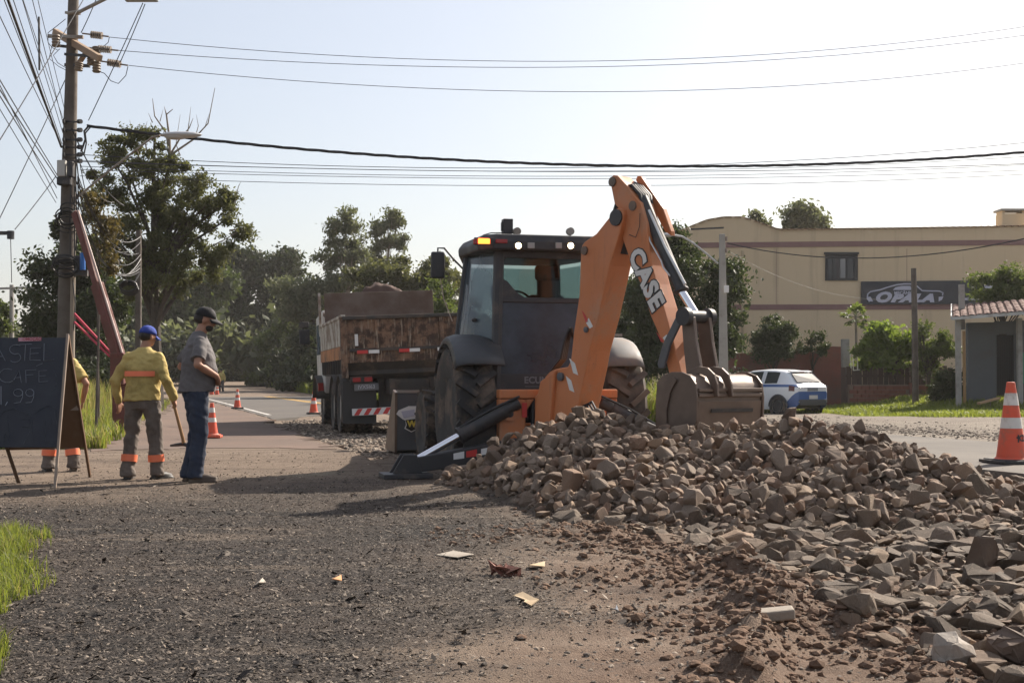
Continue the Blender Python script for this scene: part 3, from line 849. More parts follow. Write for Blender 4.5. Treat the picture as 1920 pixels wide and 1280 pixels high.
# right side
tree("dense_tree", "dense dark tree behind the excavator arm and street lamp", "tree", 1285, 45, [(1260, 490, 50, 50), (1300, 540, 65, 60), (1250, 590, 60, 70), (1360, 560, 36, 60), (1310, 640, 75, 60), (1225, 650, 50, 60), (1375, 520, 24, 34), (1205, 560, 34, 60), (1245, 470, 22, 18)], 46000, .18, LF_DARK, .16, clump=.46)
tree("shade_tree", "dark tree directly behind the boom of the digger", "tree", 1180, 52, [(1170, 580, 60, 60), (1130, 640, 70, 60), (1190, 660, 60, 50), (1150, 540, 40, 30)], 14000, .2, LF_DARK, .18, clump=.5)
tree("yard_tree", "small round dark tree in front of the ochre wall", "tree", 1450, 50.3, [(1448, 615, 34, 26), (1430, 645, 28, 26), (1470, 645, 28, 28), (1450, 640, 40, 40)], 9000, .13, LF_DARK, .06, clump=.3)
tree("yard_tree", "thin ragged tree between the round tree and the papaya plant", "tree", 1525, 50.5, [(1522, 635, 18, 12), (1535, 650, 20, 12), (1508, 650, 14, 10)], 1600, .12, LF_DARK, .035, clump=.2)
tree("garden_bush", "bright sunlit bush with broad leaves above the low brick wall", "bush", 1665, 48.9, [(1660, 632, 36, 24), (1640, 655, 30, 24), (1690, 655, 40, 28), (1620, 665, 24, 18), (1670, 675, 60, 20), (1720, 650, 18, 26)], 7500, .19, LF_BRIGHT, .05, clump=.32, W=.62, multi=3)
tree("garden_bush", "loose leafy bush right of the wooden post", "bush", 1752, 48, [(1745, 650, 26, 22), (1765, 665, 26, 24), (1735, 680, 22, 18), (1770, 640, 16, 16), (1728, 615, 12, 22)], 4800, .15, LF_MID, .05, clump=.3, multi=3)
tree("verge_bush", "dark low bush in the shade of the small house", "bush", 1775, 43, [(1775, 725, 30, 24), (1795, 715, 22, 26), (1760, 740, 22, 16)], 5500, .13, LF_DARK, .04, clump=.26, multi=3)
tree("roof_creeper", "overgrown shrub with pale flowers rising behind the tiled roof", "shrub", 1880, 45, [(1850, 535, 26, 22), (1880, 545, 34, 30), (1905, 520, 26, 26), (1840, 560, 20, 14), (1930, 540, 40, 36), (1915, 560, 40, 20)], 8500, .13, LF_MID, .06, clump=.3, multi=3)
tree("distant_tree", "round tree rising behind the workshop parapet", "tree", 1505, 80, [(1490, 410, 24, 16), (1520, 412, 26, 16), (1505, 402, 22, 12), (1540, 420, 12, 8), (1505, 470, 20, 40)], 4500, .34, LF_FAR, .2, clump=.6)
tree("distant_tree", "tip of a tree showing over the gable of the workshop", "tree", 1418, 80, [(1418, 408, 12, 7), (1425, 416, 10, 6), (1418, 470, 14, 30)], 1500, .3, LF_FAR, .12, clump=.4)
# undergrowth along the foot of the wood
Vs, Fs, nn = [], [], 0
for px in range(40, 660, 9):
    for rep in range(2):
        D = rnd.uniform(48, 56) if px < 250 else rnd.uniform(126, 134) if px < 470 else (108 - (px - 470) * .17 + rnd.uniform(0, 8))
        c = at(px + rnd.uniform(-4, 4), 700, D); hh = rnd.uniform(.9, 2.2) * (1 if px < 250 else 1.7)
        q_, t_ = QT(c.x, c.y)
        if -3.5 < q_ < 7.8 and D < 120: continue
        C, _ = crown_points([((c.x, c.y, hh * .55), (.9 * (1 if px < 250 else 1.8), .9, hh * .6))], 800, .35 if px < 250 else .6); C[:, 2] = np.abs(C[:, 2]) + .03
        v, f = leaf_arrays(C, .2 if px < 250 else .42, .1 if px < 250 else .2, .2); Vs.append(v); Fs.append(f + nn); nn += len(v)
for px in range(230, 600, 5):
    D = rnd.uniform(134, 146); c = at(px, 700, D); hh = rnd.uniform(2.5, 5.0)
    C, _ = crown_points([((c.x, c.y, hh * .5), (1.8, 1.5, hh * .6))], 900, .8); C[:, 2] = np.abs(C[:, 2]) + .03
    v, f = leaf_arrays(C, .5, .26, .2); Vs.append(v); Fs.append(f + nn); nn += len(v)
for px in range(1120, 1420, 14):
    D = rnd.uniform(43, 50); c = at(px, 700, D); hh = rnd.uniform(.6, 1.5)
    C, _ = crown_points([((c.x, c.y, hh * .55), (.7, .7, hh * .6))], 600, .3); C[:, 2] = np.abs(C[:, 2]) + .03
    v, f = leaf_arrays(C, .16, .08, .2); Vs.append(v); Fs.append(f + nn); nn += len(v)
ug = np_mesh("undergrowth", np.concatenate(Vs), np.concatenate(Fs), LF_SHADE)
tag(ug, "dark tangled undergrowth along the foot of the trees", "undergrowth", kind='stuff')
# far wood as one mass, behind the single trees
Vs, Fs, nn = [], [], 0
for i in range(70):
    px = -300 + i * 37; D = rnd.uniform(105, 150)
    hpx = 40 + 90 * (0.5 + fbm(np.array([i * .25]), np.array([3.3]), 3, 50)[0])
    c = at(px, 700 - hpx * .5, D); k = D / F
    C, _ = crown_points([((c.x, c.y, c.z), (60 * k, 60 * k, hpx * .75 * k))], 1500, 1.3)
    v, f = leaf_arrays(C, .75, .5); Vs.append(v); Fs.append(f + nn); nn += len(v)
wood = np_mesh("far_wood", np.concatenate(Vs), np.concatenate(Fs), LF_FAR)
tag(wood, "hazy far wood closing the view behind the trees", "wood", kind='stuff')

# papaya plant
pp = at(1605, 680, 50.6)
pap = thing("papaya_plant", "papaya plant with a rosette of lobed leaves against the ochre wall", "plant", (pp.x, pp.y, hz(pp.x, pp.y)))
ph = at(1605, 592, 50.6).z - hz(pp.x, pp.y)
MB().tube([(0, 0, -.1), (.03, 0, ph * .5), (0, 0, ph)], [.07, .06, .045], 8).build("stem", M_BARK2, pap)
lm = None
for i in range(22):
    a = i * 2.4; el = rnd.uniform(-.75, .85); L = rnd.uniform(.55, .95)
    if lm is None:
        m = MB()
        m.tube([(0, 0, 0), (.5, 0, .05)], .012, 4)
        for q in range(7):
            b = -1.9 + q * .633; ll = .42 * (1 - .12 * abs(q - 3))
            e = Vector((.5 + ll * math.cos(b), ll * math.sin(b), -.06 - .05 * abs(q - 3) / 3)); s = Vector((.5, 0, .05)); w = Vector((-math.sin(b), math.cos(b), 0)) * .085
            mid = s.lerp(e, .55)
            m.add([s, mid - w + Vector((0, 0, .02)), e, mid + w + Vector((0, 0, .02))], [(0, 1, 2, 3)])
        lm = m.mesh("leaf", LF_MID, 0)
    o = bpy.data.objects.new("leaf", lm); link(o, pap)
    o.location = (0, 0, ph - .05 - .35 * (el < 0) * rnd.random()); o.rotation_euler = (0, -el, a); o.scale = (L, L, L)

# ------------------------------------------------------------------ grass
def grass(name, label, pts, h, w, mat, bend=.5, dry=None, dryf=0.0):
    n = len(pts)
    hh = h * rng.uniform(.45, 1.25, n)[:, None]
    az = rng.uniform(0, 2 * PI, n)
    d = np.stack([np.cos(az), np.sin(az), np.zeros(n)], -1)
    s = np.stack([-np.sin(az + rng.normal(0, .6, n)), np.cos(az), np.zeros(n)], -1) * (w * rng.uniform(.6, 1.3, n))[:, None] * .5
    bd = (bend * rng.uniform(.2, 1.3, n))[:, None]
    up = np.array([0, 0, 1.0])
    p0 = pts; p1 = pts + up * hh * .55 + d * hh * bd * .22; p2 = pts + up * hh * (1 - .25 * bd) + d * hh * bd * .75
    V = np.stack([p0 - s, p0 + s, p1 + s * .75, p1 - s * .75, p2 + s * .06, p2 - s * .06], 1).reshape(-1, 3)
    b = np.arange(n)[:, None] * 6
    Fc = np.concatenate([b + np.array([[0, 1, 2, 3]]), b + np.array([[3, 2, 4, 5]])], 0)
    mi = None
    mats = mat
    if dry is not None:
        mats = [mat, dry]; k = (rng.random(n) < dryf).astype(int); mi = np.concatenate([k, k])
    o = np_mesh(name, V, Fc, mats, mi=mi)
    return tag(o, label, "grass", kind='stuff')
def scatter(n, fn):
    """fn(u,v)->x,y,keep"""
    x, y, k = fn(rng.random(n), rng.random(n)); x, y = x[k], y[k]
    return np.stack([x, y, Hf(x, y) - .01], -1)
# left verge
def f_verge(u, v):
    y = 18 + 34 * v ** 1.5; t_edge = -5.9 - .236 * (y - 18.3) + fbm(y * .8, y * 0, 3, 60) * .8
    x = t_edge - u * (5 + .25 * (y - 18)) ; return x, y, u > -1
pv = scatter(42000, f_verge)
grass("verge_grass", "sunlit green grass verge on the left behind the workers", pv, .30, .022, M_GRASS, .6, M_GRASS_DRY, .25)
def f_tall(u, v):
    y = 20.5 + 24 * v; x = -7.2 - .25 * (y - 18.3) - u * 7; return x, y, fbm(x * .6, y * .6, 3, 70) > -.05
grass("tall_weeds", "tall pale dry weeds standing in the left verge", scatter(22000, f_tall), .95, .02, M_GRASS_DRY, .35, M_GRASS, .45)
# near tuft, lower left
def f_tuft(u, v):
    y = 4.55 + 4.3 * v; x = -y * .4 - 1.1 + u * (1.1 + .06 * y)
    keep = (x < -y * .4 + (.05 + .30 * sst(4.8, 7.4, y)) * (.45 + .55 * rng.random(len(x))) * (0.75 + 1.3 * fbm(x * 2.2, y * 2.2, 3, 80))) & (fbm(x * 5, y * 5, 2, 83) > -.08)
    return x, y, keep
grass("tuft_grass", "bright green grass tuft growing at the near left edge of the yard", scatter(42000, f_tuft), .115, .005, M_GRASS, .8, M_GRASS_DRY, .12)
# far road edge and right verge
def f_far(u, v):
    t = -2 + 80 * v; q = 7.3 + u * 2.5; p = E0[None] + q[:, None] * R2 + t[:, None] * U2; return p[:, 0], p[:, 1], (t > 8)
grass("roadside_grass", "long bright grass along the far edge of the road", scatter(26000, f_far), .75, .05, M_GRASS, .5)
def f_right(u, v):
    y = 33.5 + 15 * v; x = 6.0 + u * 18; q, t = QT(x, y)
    keep = (q > 15.8 + fbm(x * .7, y * .7, 3, 90) * 2.5) & ((x > 10.7) | (y > 43.5))
    return x, y, keep
grass("lawn_grass", "short bright green grass bank in front of the small house", scatter(60000, f_right), .17, .03, M_GRASS, .7)
def f_clump(u, v):
    a = u * 2 * PI; r = np.sqrt(v) * .75; c = at(1212, 740, 26); return c.x + r * np.cos(a), c.y + r * np.sin(a), u > -1
grass("grass_clump", "tall arching grass clump between the digger wheel and the bucket", scatter(1600, f_clump), .95, .022, M_GRASS, .9, M_GRASS_DRY, .3)
# ------------------------------------------------------------------ vehicle materials
n = NT("machine_orange"); co = n.obj()
c = n.mix(n.noise(2.5, 3, .5, co), (.46, .155, .056), (.55, .195, .074))
mp = n.n('ShaderNodeMapping'); mp.inputs['Scale'].default_value = (5, 5, .7); n.l(co, mp.inputs[0])
c = n.mix(n.mapr(n.noise(2.0, 5, .65, mp.outputs[0]), .52, .75, 0, .45), c, (.25, .12, .065))       # run-off streaks
c = n.mix(n.mapr(n.noise(1.7, 6, .65, co), .50, .72, 0, .55), c, (.36, .235, .155))                  # dried dust
c = n.mix(n.mapr(n.noise(34, 3, .75, co), .66, .72, 0, .8), c, (.10, .062, .045))                    # chips and grease spots
rg = n.mapr(n.noise(3, 5, .6, co), .3, .7, .38, .72)
M_ORANGE = n.done(n.bsdf(c, rg, 0, n.bump(n.noise(60, 3, .6, co), .06, .01), .45))
M_BLACK = paint("machine_black", (0.028, 0.028, 0.031), .5, var=.2, dirt=(.15, .12, .095), dirt_amt=.35, dscale=3)
M_CHAR = paint("charcoal", (0.075, 0.080, 0.088), .45, var=.12, dirt=(.20, .17, .14), dirt_amt=.4, dscale=2.5)
M_FEND = paint("fender_charcoal", (0.042, 0.046, 0.052), .5, var=.12, dirt=(.11, .095, .08), dirt_amt=.35, dscale=2.5)
M_TYRE = paint("tyre_rubber", (0.022, 0.021, 0.021), .85, var=.3, scale=8, dirt=(.16, .12, .09), dirt_amt=.55, dscale=3.5, bump=.2)
M_TYRE2 = paint("dusty_tyre", (0.05, 0.042, 0.036), .9, var=.3, scale=8, dirt=(.135, .105, .08), dirt_amt=.7, dscale=3, bump=.2)
M_CHROME = flat("chrome_rod", (0.80, 0.80, 0.84), .12, 1.0)
M_HOSE = flat("rubber_hose", (0.018, 0.018, 0.019), .55)
M_GLASS = glass("cab_glass", (0.52, 0.60, 0.60), .02)
M_GLASS_S = glass("side_glass", (0.36, 0.43, 0.48), .10, .08, (.13, .165, .20), .5)  # bluish diffuse share is reflected sky painted into the pane
M_GLASS_D = glass("dusty_sheen_lower_glass", (0.24, 0.28, 0.31), .035, .2, (.085, .098, .122), .68)  # grey-blue diffuse share paints reflected sky along with dust
M_SEAT = flat("seat_cloth", (0.02, 0.02, 0.022), .9)
M_WHITE_P = paint("sticker_white", (0.66, 0.65, 0.63), .5, dirt_amt=.25)
M_RED_P = paint("sticker_red", (0.50, 0.035, 0.03), .45, dirt_amt=.2)
M_BUCKET = paint("bucket_steel", (0.125, 0.088, 0.067), .45, metal=.3, var=.3, scale=4, dirt=(.19, .135, .10), dirt_amt=.5, dscale=2.4, bump=.12)
M_LIT = flat("lit_lamp", (1.0, .78, .45), .3, emit=9)
M_AMBER = flat("amber_light", (1.0, .16, .02), .3, emit=3.2)
M_LENS = flat("unlit_lens", (.30, .29, .28), .15)
M_REDLENS = flat("red_lens", (.28, .02, .02), .25)
M_RIM = paint("wheel_rim", (.30, .28, .25), .6, dirt_amt=.6)

def tyre(mb, c, Rr, W, hub, lugs=0, lug_h=.035, M=None):
    """axle along x"""
    c = Vector(c)
    prof = [(hub, -W * .36), (Rr * .80, -W * .5), (Rr * .93, -W * .49), (Rr * .985, -W * .40), (Rr, -W * .2), (Rr, W * .2), (Rr * .985, W * .40), (Rr * .93, W * .49), (Rr * .80, W * .5), (hub, W * .36)]
    rot = Matrix(((0, 0, 1), (0, 1, 0), (-1, 0, 0))).to_4x4(); rot.translation = c
    mb.lathe(prof, 36, rot, cap=False)
    for k in range(lugs):
        for s in (-1, 1):
            a = 2 * PI * (k + (.5 if s > 0 else 0)) / lugs
            Rm = Matrix.Rotation(a, 3, 'X')
            p = Rm @ Vector((s * W * .245, 0, Rr + lug_h * .35))
            mb.box(c + p, (W * .60, Rr * .085, lug_h * 1.6), Rm @ Matrix.Rotation(s * R(38), 3, 'Z') @ Matrix.Rotation(s * R(5), 3, 'Y'))
def rim(mb, c, hub, W, dish=.3):
    rot = Matrix(((0, 0, 1), (0, 1, 0), (-1, 0, 0))).to_4x4(); rot.translation = Vector(c)
    mb.lathe([(hub * 1.02, -W * .36), (hub * .92, -W * .3), (hub * .55, -W * dish * .5), (hub * .3, -W * dish), (hub * .25, 0), (hub * .3, W * dish), (hub * .55, W * dish * .5), (hub * .92, W * .3), (hub * 1.02, W * .36)], 24, rot)

# ------------------------------------------------------------------ backhoe loader
BA = R(14.0)
bh = thing("backhoe_loader", "orange and black backhoe loader digging at the heap of stones", "backhoe loader", (0.31, 15.0, 0), BA)
BM = Matrix.Translation((0.31, 15.0, 0)) @ Matrix.Rotation(BA, 4, 'Z')
BI = BM.inverted()
def blk(px, py, ly):
    """local point of the machine seen at px,py lying in its cross plane y = ly"""
    d = ray(px, py); o = Vector((0, 0, CAM_Z)); f = Vector((-math.sin(BA), math.cos(BA), 0)); p0 = Vector((.31, 15, 0)) + f * ly
    return BI @ (o + d * ((p0 - o).dot(f) / d.dot(f)))
for s in (-1, 1):
    m = MB(); tyre(m, (s * .885, 0, .73), .71, .46, .34, 20, .036)
    w = m.build("rear_tyre", M_TYRE if s < 0 else M_TYRE2, bh, smooth=30)
    m = MB(); rim(m, (s * .885, 0, .73), .34, .46); m.build("rim", M_TYRE, w)
    m = MB(); tyre(m, (s * .86, 2.15, .46), .45, .33, .22, 16, .03)
    w = m.build("front_tyre", M_TYRE, bh, smooth=30)
    m = MB(); rim(m, (s * .86, 2.15, .46), .22, .33); m.build("rim", M_TYRE, w)
MB().bar((-.75, 0, .73), (.75, 0, .73), .3, .3).bar((-.7, 2.15, .48), (.7, 2.15, .48), .2, .2).box((0, .9, .68), (.62, 3.5, .42)).build("chassis", M_BLACK, bh, smooth=0, bevel=.02)
MB().prism([(-.42, 1.45, .85), (-.42, 3.1, .85), (-.42, 3.1, 1.35), (-.42, 2.9, 1.48), (-.42, 1.45, 1.62)], (.84, 0, 0)).build("engine_hood", M_BLACK, bh, smooth=0, bevel=.04)
# loader arms and bucket
for s in (-1, 1):
    MB().bar((s * .62, 1.15, 1.45), (s * .62, 2.6, 1.05), .12, .2).bar((s * .62, 2.55, 1.08), (s * .62, 3.45, .35), .12, .2).build("loader_arm", M_ORANGE, bh, smooth=0, bevel=.02)
lb = [(3.46, .06), (3.44, .86), (3.56, .90), (3.58, .84), (3.50, .70), (3.50, .30), (3.62, .11), (4.35, .06), (4.35, .02), (3.56, .02)]
lbk = MB().prism([(-1.13, y, z) for y, z in lb], (2.26, 0, 0)).build("loader_bucket", M_CHAR, bh, smooth=0, bevel=.008)
for s in (-1, 1):
    MB().prism([(s * 1.13, y, z) for y, z in ((3.45, .03), (3.42, .87), (3.6, .91), (4.05, .42), (4.36, .03))], (s * .035, 0, 0)).build("side_cutter", M_BUCKET, lbk, smooth=0)
MB().bar((-1.13, 3.45, .885), (1.13, 3.45, .885), .04, .04).build("top_edge", paint("worn_edge", (.36, .33, .30), .35, metal=.6), lbk, smooth=0)
# emblem on the back of the loader bucket
def em(poly, off, th=.006): return MB().prism([blk(a, b, 3.43) - Vector((0, off, 0)) for a, b in poly], (0, th, 0))
em([(743, 776), (747, 769), (766, 761), (784, 761), (784, 804), (771, 810), (758, 803), (761, 796), (760, 788), (754, 785)], .008).build("emblem", M_WHITE_P, lbk, smooth=0)
em([(760, 787), (784, 784), (784, 802), (771, 808), (760.5, 802), (762.5, 796)], .016).build("emblem_shield", flat("shield_black", (.015, .013, .012), .5), lbk, smooth=0)
em([(752, 771), (777, 767), (777, 779), (757, 784)], .016).build("emblem_banner", flat("banner_grey", (.42, .42, .5), .5), lbk, smooth=0)
text_obj("lettering", "W", .12, frame_m(blk(771.5, 794.5, 3.43) - Vector((0, .028, 0)), (1, 0, 0), (0, 0, 1)), flat("emblem_yellow", (.55, .42, .06), .5), lbk, .003, .006)
# rear frame (orange)
fr = MB()
fr.box((0, -.80, .895), (1.36, .16, .10)).box((0, -.80, .32), (1.36, .16, .14))
for s in (-1, 1): fr.box((s * .53, -.80, .61), (.30, .14, .46)).prism([(s * .38, -.875, .84), (s * .28, -.875, .84), (s * .38, -.875, .70)], (0, .14, 0)).prism([(s * .38, -.875, .39), (s * .28, -.875, .39), (s * .38, -.875, .53)], (0, .14, 0))
fr.box((.0, -.78, .56), (.76, .06, .035))
frm = fr.build("rear_frame", M_ORANGE, bh, smooth=0, bevel=.015)
MB().box((0, -.70, .6), (.78, .03, .5)).build("back_plate", flat("recess_black", (.012, .012, .012), .8), frm, smooth=0)
for s in (-1, 1):
    M = Matrix.Rotation(PI / 2, 4, 'X'); M.translation = Vector((s * .57, -.87, .68))
    MB().lathe([(.075, 0), (.075, .05), (.04, .05), (.04, .02)], 16, M).build("pin_boss", M_ORANGE, frm)
    M2 = M.copy(); M2.translation = Vector((s * .57, -.9, .68))
    MB().lathe([(.038, 0), (.038, .03)], 12, M2).build("pin", M_BLACK, frm)
    MB().box((s * .40, -.885, .72), (.055, .01, .16)).build("reflector", M_RED_P, frm, smooth=0)
# stabilisers
for s in (-1, 1):
    lp0, lp1 = Vector((s * .50, -.93, .33)), Vector((s * 1.66, -.93, .16))
    st = MB().prism([lp0 + Vector((0, .09, .09)), lp1 + Vector((0, .09, .06)), lp1 + Vector((s * .1, .09, -.04)), lp1 + Vector((0, .09, -.1)), lp0 + Vector((0, .09, -.13))], (0, -.18, 0)).build("stabiliser_leg", M_BLACK, bh, smooth=0, bevel=.012)
    for u0, u1, mt in ((.16, .25, M_RED_P), (.27, .36, M_WHITE_P), (.40, .50, M_RED_P), (.52, .62, M_WHITE_P)):
        a, b = lp0.lerp(lp1, u0), lp0.lerp(lp1, u1)
        MB().prism([a + Vector((0, -.094, .045)), b + Vector((0, -.094, .04)), b + Vector((0, -.094, -.025)), a + Vector((0, -.094, -.03))], (0, -.004, 0)).build("reflective_tape", mt, st, smooth=0)
    c0, c1 = Vector((s * .47, -.88, .80)), Vector((s * 1.58, -.93, .21))
    cm = c0.lerp(c1, .60)
    cy = MB().tube([c0, c0.lerp(c1, .12), c0.lerp(c1, .121), cm], [.07, .07, .088, .088], 16).tube([cm - (c1 - c0) * .02, cm], .095, 16).build("stabiliser_cylinder", M_BLACK, bh)
    MB().tube([cm, c1], .040, 14).build("cylinder_rod", M_CHROME, cy)
    MB().tube([c0 + Vector((0, -.06, .07)), c0.lerp(c1, .3) + Vector((0, -.05, .10)), cm + Vector((0, -.03, .09))], .014, 6).build("hose", M_HOSE, cy)
    pd = MB().box((s * 1.72, -.93, .035), (.52, .42, .05)).prism([(s * 1.56, -1.05, .06), (s * 1.88, -1.05, .06), (s * 1.76, -1.05, .26), (s * 1.62, -1.05, .26)], (0, .03, 0)).prism([(s * 1.56, -.84, .06), (s * 1.88, -.84, .06), (s * 1.76, -.84, .26), (s * 1.62, -.84, .26)], (0, .03, 0))
    pd.build("stabiliser_pad", M_BLACK, bh, smooth=0, bevel=.006)
    MB().prism([(s * .60, -.72, .18), (s * 1.05, -.72, .22), (s * 1.02, -.72, .60), (s * .62, -.72, .86)], (0, .05, 0)).build("stabiliser_guard", M_BLACK, bh, smooth=0)
# cab
def ring(zf):
    """half widths of the cab outline at height fraction: list of (x, y) rear, rear corner, middle, front"""
    k = zf
    return [(.60 - .05 * k, -.36 + .05 * k), (.88 - .12 * max(0, k - .35) / .65, .48), (.66 - .08 * k, 1.42 - .16 * k)]
Z0, Z1 = .93, 2.52
def cabp(i, s, z):
    k = (z - Z0) / (Z1 - Z0); x, y = ring(k)[i]; return Vector((s * x, y, z))
for s in (-1, 1):
    for i, r_, nm in ((0, .062, "rear_pillar"), (1, .035, "door_pillar"), (2, .05, "front_pillar")):
        zz = [Z0, 1.3, 1.6, 1.9, 2.2, Z1]
        MB().tube([cabp(i, s, z) for z in zz], r_, 8).build(nm, M_BLACK, bh)
    # curved quarter glass between rear and door pillars, bulging slightly
    def qp(u, z):
        a, b = cabp(0, s, z), cabp(1, s, z); p = a.lerp(b, u); nrm = Vector((s * .8, -.6, 0)); k = (z - Z0) / (Z1 - Z0)
        return p + nrm * (.07 * math.sin(PI * u) * (0.4 + math.sin(PI * min(1, k * 1.05))))
    nu, nz = 8, 10
    v = [qp(i / nu, 1.36 + (Z1 - 1.36) * j / nz) for j in range(nz + 1) for i in range(nu + 1)]
    f = [(j * (nu + 1) + i, j * (nu + 1) + i + 1, (j + 1) * (nu + 1) + i + 1, (j + 1) * (nu + 1) + i) for j in range(nz) for i in range(nu)]
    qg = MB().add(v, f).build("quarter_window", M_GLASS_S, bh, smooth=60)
    MB().tube([qp(i / nu, 1.37 - .05 * math.sin(PI * i / nu)) for i in range(nu + 1)], .014, 6).build("window_seal", M_BLACK, qg)
    MB().ball(qp(.42, 1.74) + Vector((s * .02, -.02, 0)), (.035, .03, .025), 10, 6).build("window_catch", M_BLACK, qg)
    v = [qp(i / nu, Z0 - .02 + (1.345 - Z0) * j / 4) for j in range(5) for i in range(nu + 1)]
    f = [(j * (nu + 1) + i, j * (nu + 1) + i + 1, (j + 1) * (nu + 1) + i + 1, (j + 1) * (nu + 1) + i) for j in range(4) for i in range(nu)]
    MB().add(v, f).build("quarter_panel", M_CHAR, bh, smooth=60)
    # door
    a0, b0 = cabp(1, s, 1.0), cabp(2, s, 1.0)
    dg = [cabp(1, s, z).lerp(cabp(2, s, z), u) for z, u in ((1.05, .04), (1.05, .96), (2.46, .96), (2.46, .04))]
    MB().prism(dg, (s * .008, 0, 0)).build("door_glass", M_GLASS, bh, smooth=0)
    # fender over the rear wheel
    pr = []
    for q in range(13):
        a = R(36 + 112 * q / 12); pr.append((math.cos(a), math.sin(a)))
    fm_ = MB(); v = []; 
    xsn = [(.56, .79), (.80, .81), (1.00, .81), (1.09, .78), (1.105, .72)]
    for (ca, sa) in pr:
        for (xx, rr_) in xsn: v.append(Vector((s * xx, -ca * rr_, .73 + sa * rr_ * 1.02)))
    k_ = len(xsn)
    f = [(i * k_ + j, i * k_ + j + 1, (i + 1) * k_ + j + 1, (i + 1) * k_ + j) for i in range(12) for j in range(k_ - 1)]
    fo = MB().add(v, f).build("fender", paint("fender_sunlit_grey", (.10, .10, .10), .55, dirt_amt=.5) if s > 0 else M_FEND, bh, smooth=50)  # right fender painted paler than the left for the sun on it
    so = fo.modifiers.new('shell', 'SOLIDIFY'); so.thickness = .02
# panels: rear
def rear(x0, x1, z0, z1, y=-.385, th=.015):
    k0, k1 = (z0 - Z0) / (Z1 - Z0), (z1 - Z0) / (Z1 - Z0)
    return MB().prism([(x0, y + .05 * k0, z0), (x1, y + .05 * k0, z0), (x1, y + .05 * k1, z1), (x0, y + .05 * k1, z1)], (0, th, 0))
rear(-.60, .60, .92, 1.12, -.40, .03).build("rear_panel", M_BLACK, bh, smooth=0, bevel=.006)
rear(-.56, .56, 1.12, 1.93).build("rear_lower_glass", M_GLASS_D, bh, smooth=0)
rear(-.55, .55, 1.99, 2.46).build("rear_window", M_GLASS, bh, smooth=0)
rear(-.60, .60, 1.93, 1.99, -.40, .04).build("window_rail", M_BLACK, bh, smooth=0, bevel=.01)
rear(-.60, .60, 2.44, 2.56, -.40, .05).build("header_panel", M_BLACK, bh, smooth=0, bevel=.01)
# curved corner trim of the rear window
c_ = MB().prism([(-.56, -.352, 2.46), (-.56, -.36, 1.99), (-.26, -.36, 1.99), (-.36, -.357, 2.05), (-.46, -.355, 2.17), (-.52, -.353, 2.20), (-.52, -.35, 2.38), (-.46, -.35, 2.46)], (0, .012, 0)).build("window_trim", M_BLACK, bh, smooth=0)
MB().prism([(.56, -.352, 2.46), (.56, -.36, 1.99), (.47, -.36, 1.99), (.47, -.353, 2.1), (.43, -.35, 2.46)], (0, .012, 0)).build("window_trim", M_BLACK, bh, smooth=0)
text_obj("lettering", "ECUNU", .105, frame_m((-.10, -.405, 1.045) , (1, 0, 0), (0, 0, 1)), flat("faded_white", (.16, .16, .17), .6), bh, .001, .003)
for dz in (-.0, -.05): MB().box((-.10, -.408, .975 + dz), (.34, .003, .012)).build("small_print", flat("faded_print", (.09, .09, .1), .6), bh, smooth=0)
# floor, front window, dash, seat, wheel
MB().prism([(-.58, -.35, .95), (.58, -.35, .95), (.86, .48, .95), (.64, 1.4, .95), (-.64, 1.4, .95), (-.86, .48, .95)], (0, 0, .05)).build("cab_floor", M_BLACK, bh, smooth=0)
MB().prism([(-.63, 1.41, 1.25), (.63, 1.41, 1.25), (.56, 1.27, 2.46), (-.56, 1.27, 2.46)], (0, .01, 0)).build("windscreen", M_GLASS, bh, smooth=0)
MB().box((0, 1.2, 1.25), (1.1, .35, .5)).build("dashboard", M_SEAT, bh, smooth=0, bevel=.04)
st = MB().box((.10, .25, 1.32), (.52, .52, .14)).build("seat", M_SEAT, bh, smooth=0, bevel=.05, seg=3)
MB().box((.10, .0, 1.70), (.46, .13, .70), Matrix.Rotation(R(-6), 3, 'X')).build("backrest", M_SEAT, st, smooth=0, bevel=.06, seg=3)
MB().box((.10, -.03, 2.30), (.30, .10, .18)).build("headrest", M_SEAT, st, smooth=0, bevel=.04, seg=3)
MB().box((.10, -.0, 2.12), (.22, .10, .22)).box((.10, .25, 1.12), (.35, .35, .3)).build("seat_stem", M_SEAT, st, smooth=0, bevel=.02)
MB().prism([(-.52, .2, 2.16), (-.44, .2, 2.16), (-.26, .2, 1.98), (-.10, .2, 1.96), (-.10, .2, 1.90), (-.50, .2, 1.90)], (0, .05, 0)).build("control_column", M_SEAT, bh, smooth=0)
sw_ = MB(); sw_.tube([(-.05 + .2 * math.cos(a), .85 + .05 * math.sin(a), 1.98 + .17 * math.sin(a)) for a in [2 * PI * i / 20 for i in range(21)]], .014, 6); sw_.bar((-.05, .9, 1.95), (-.05, 1.15, 1.4), .05, .05); sw_.build("steering_wheel", M_SEAT, bh)
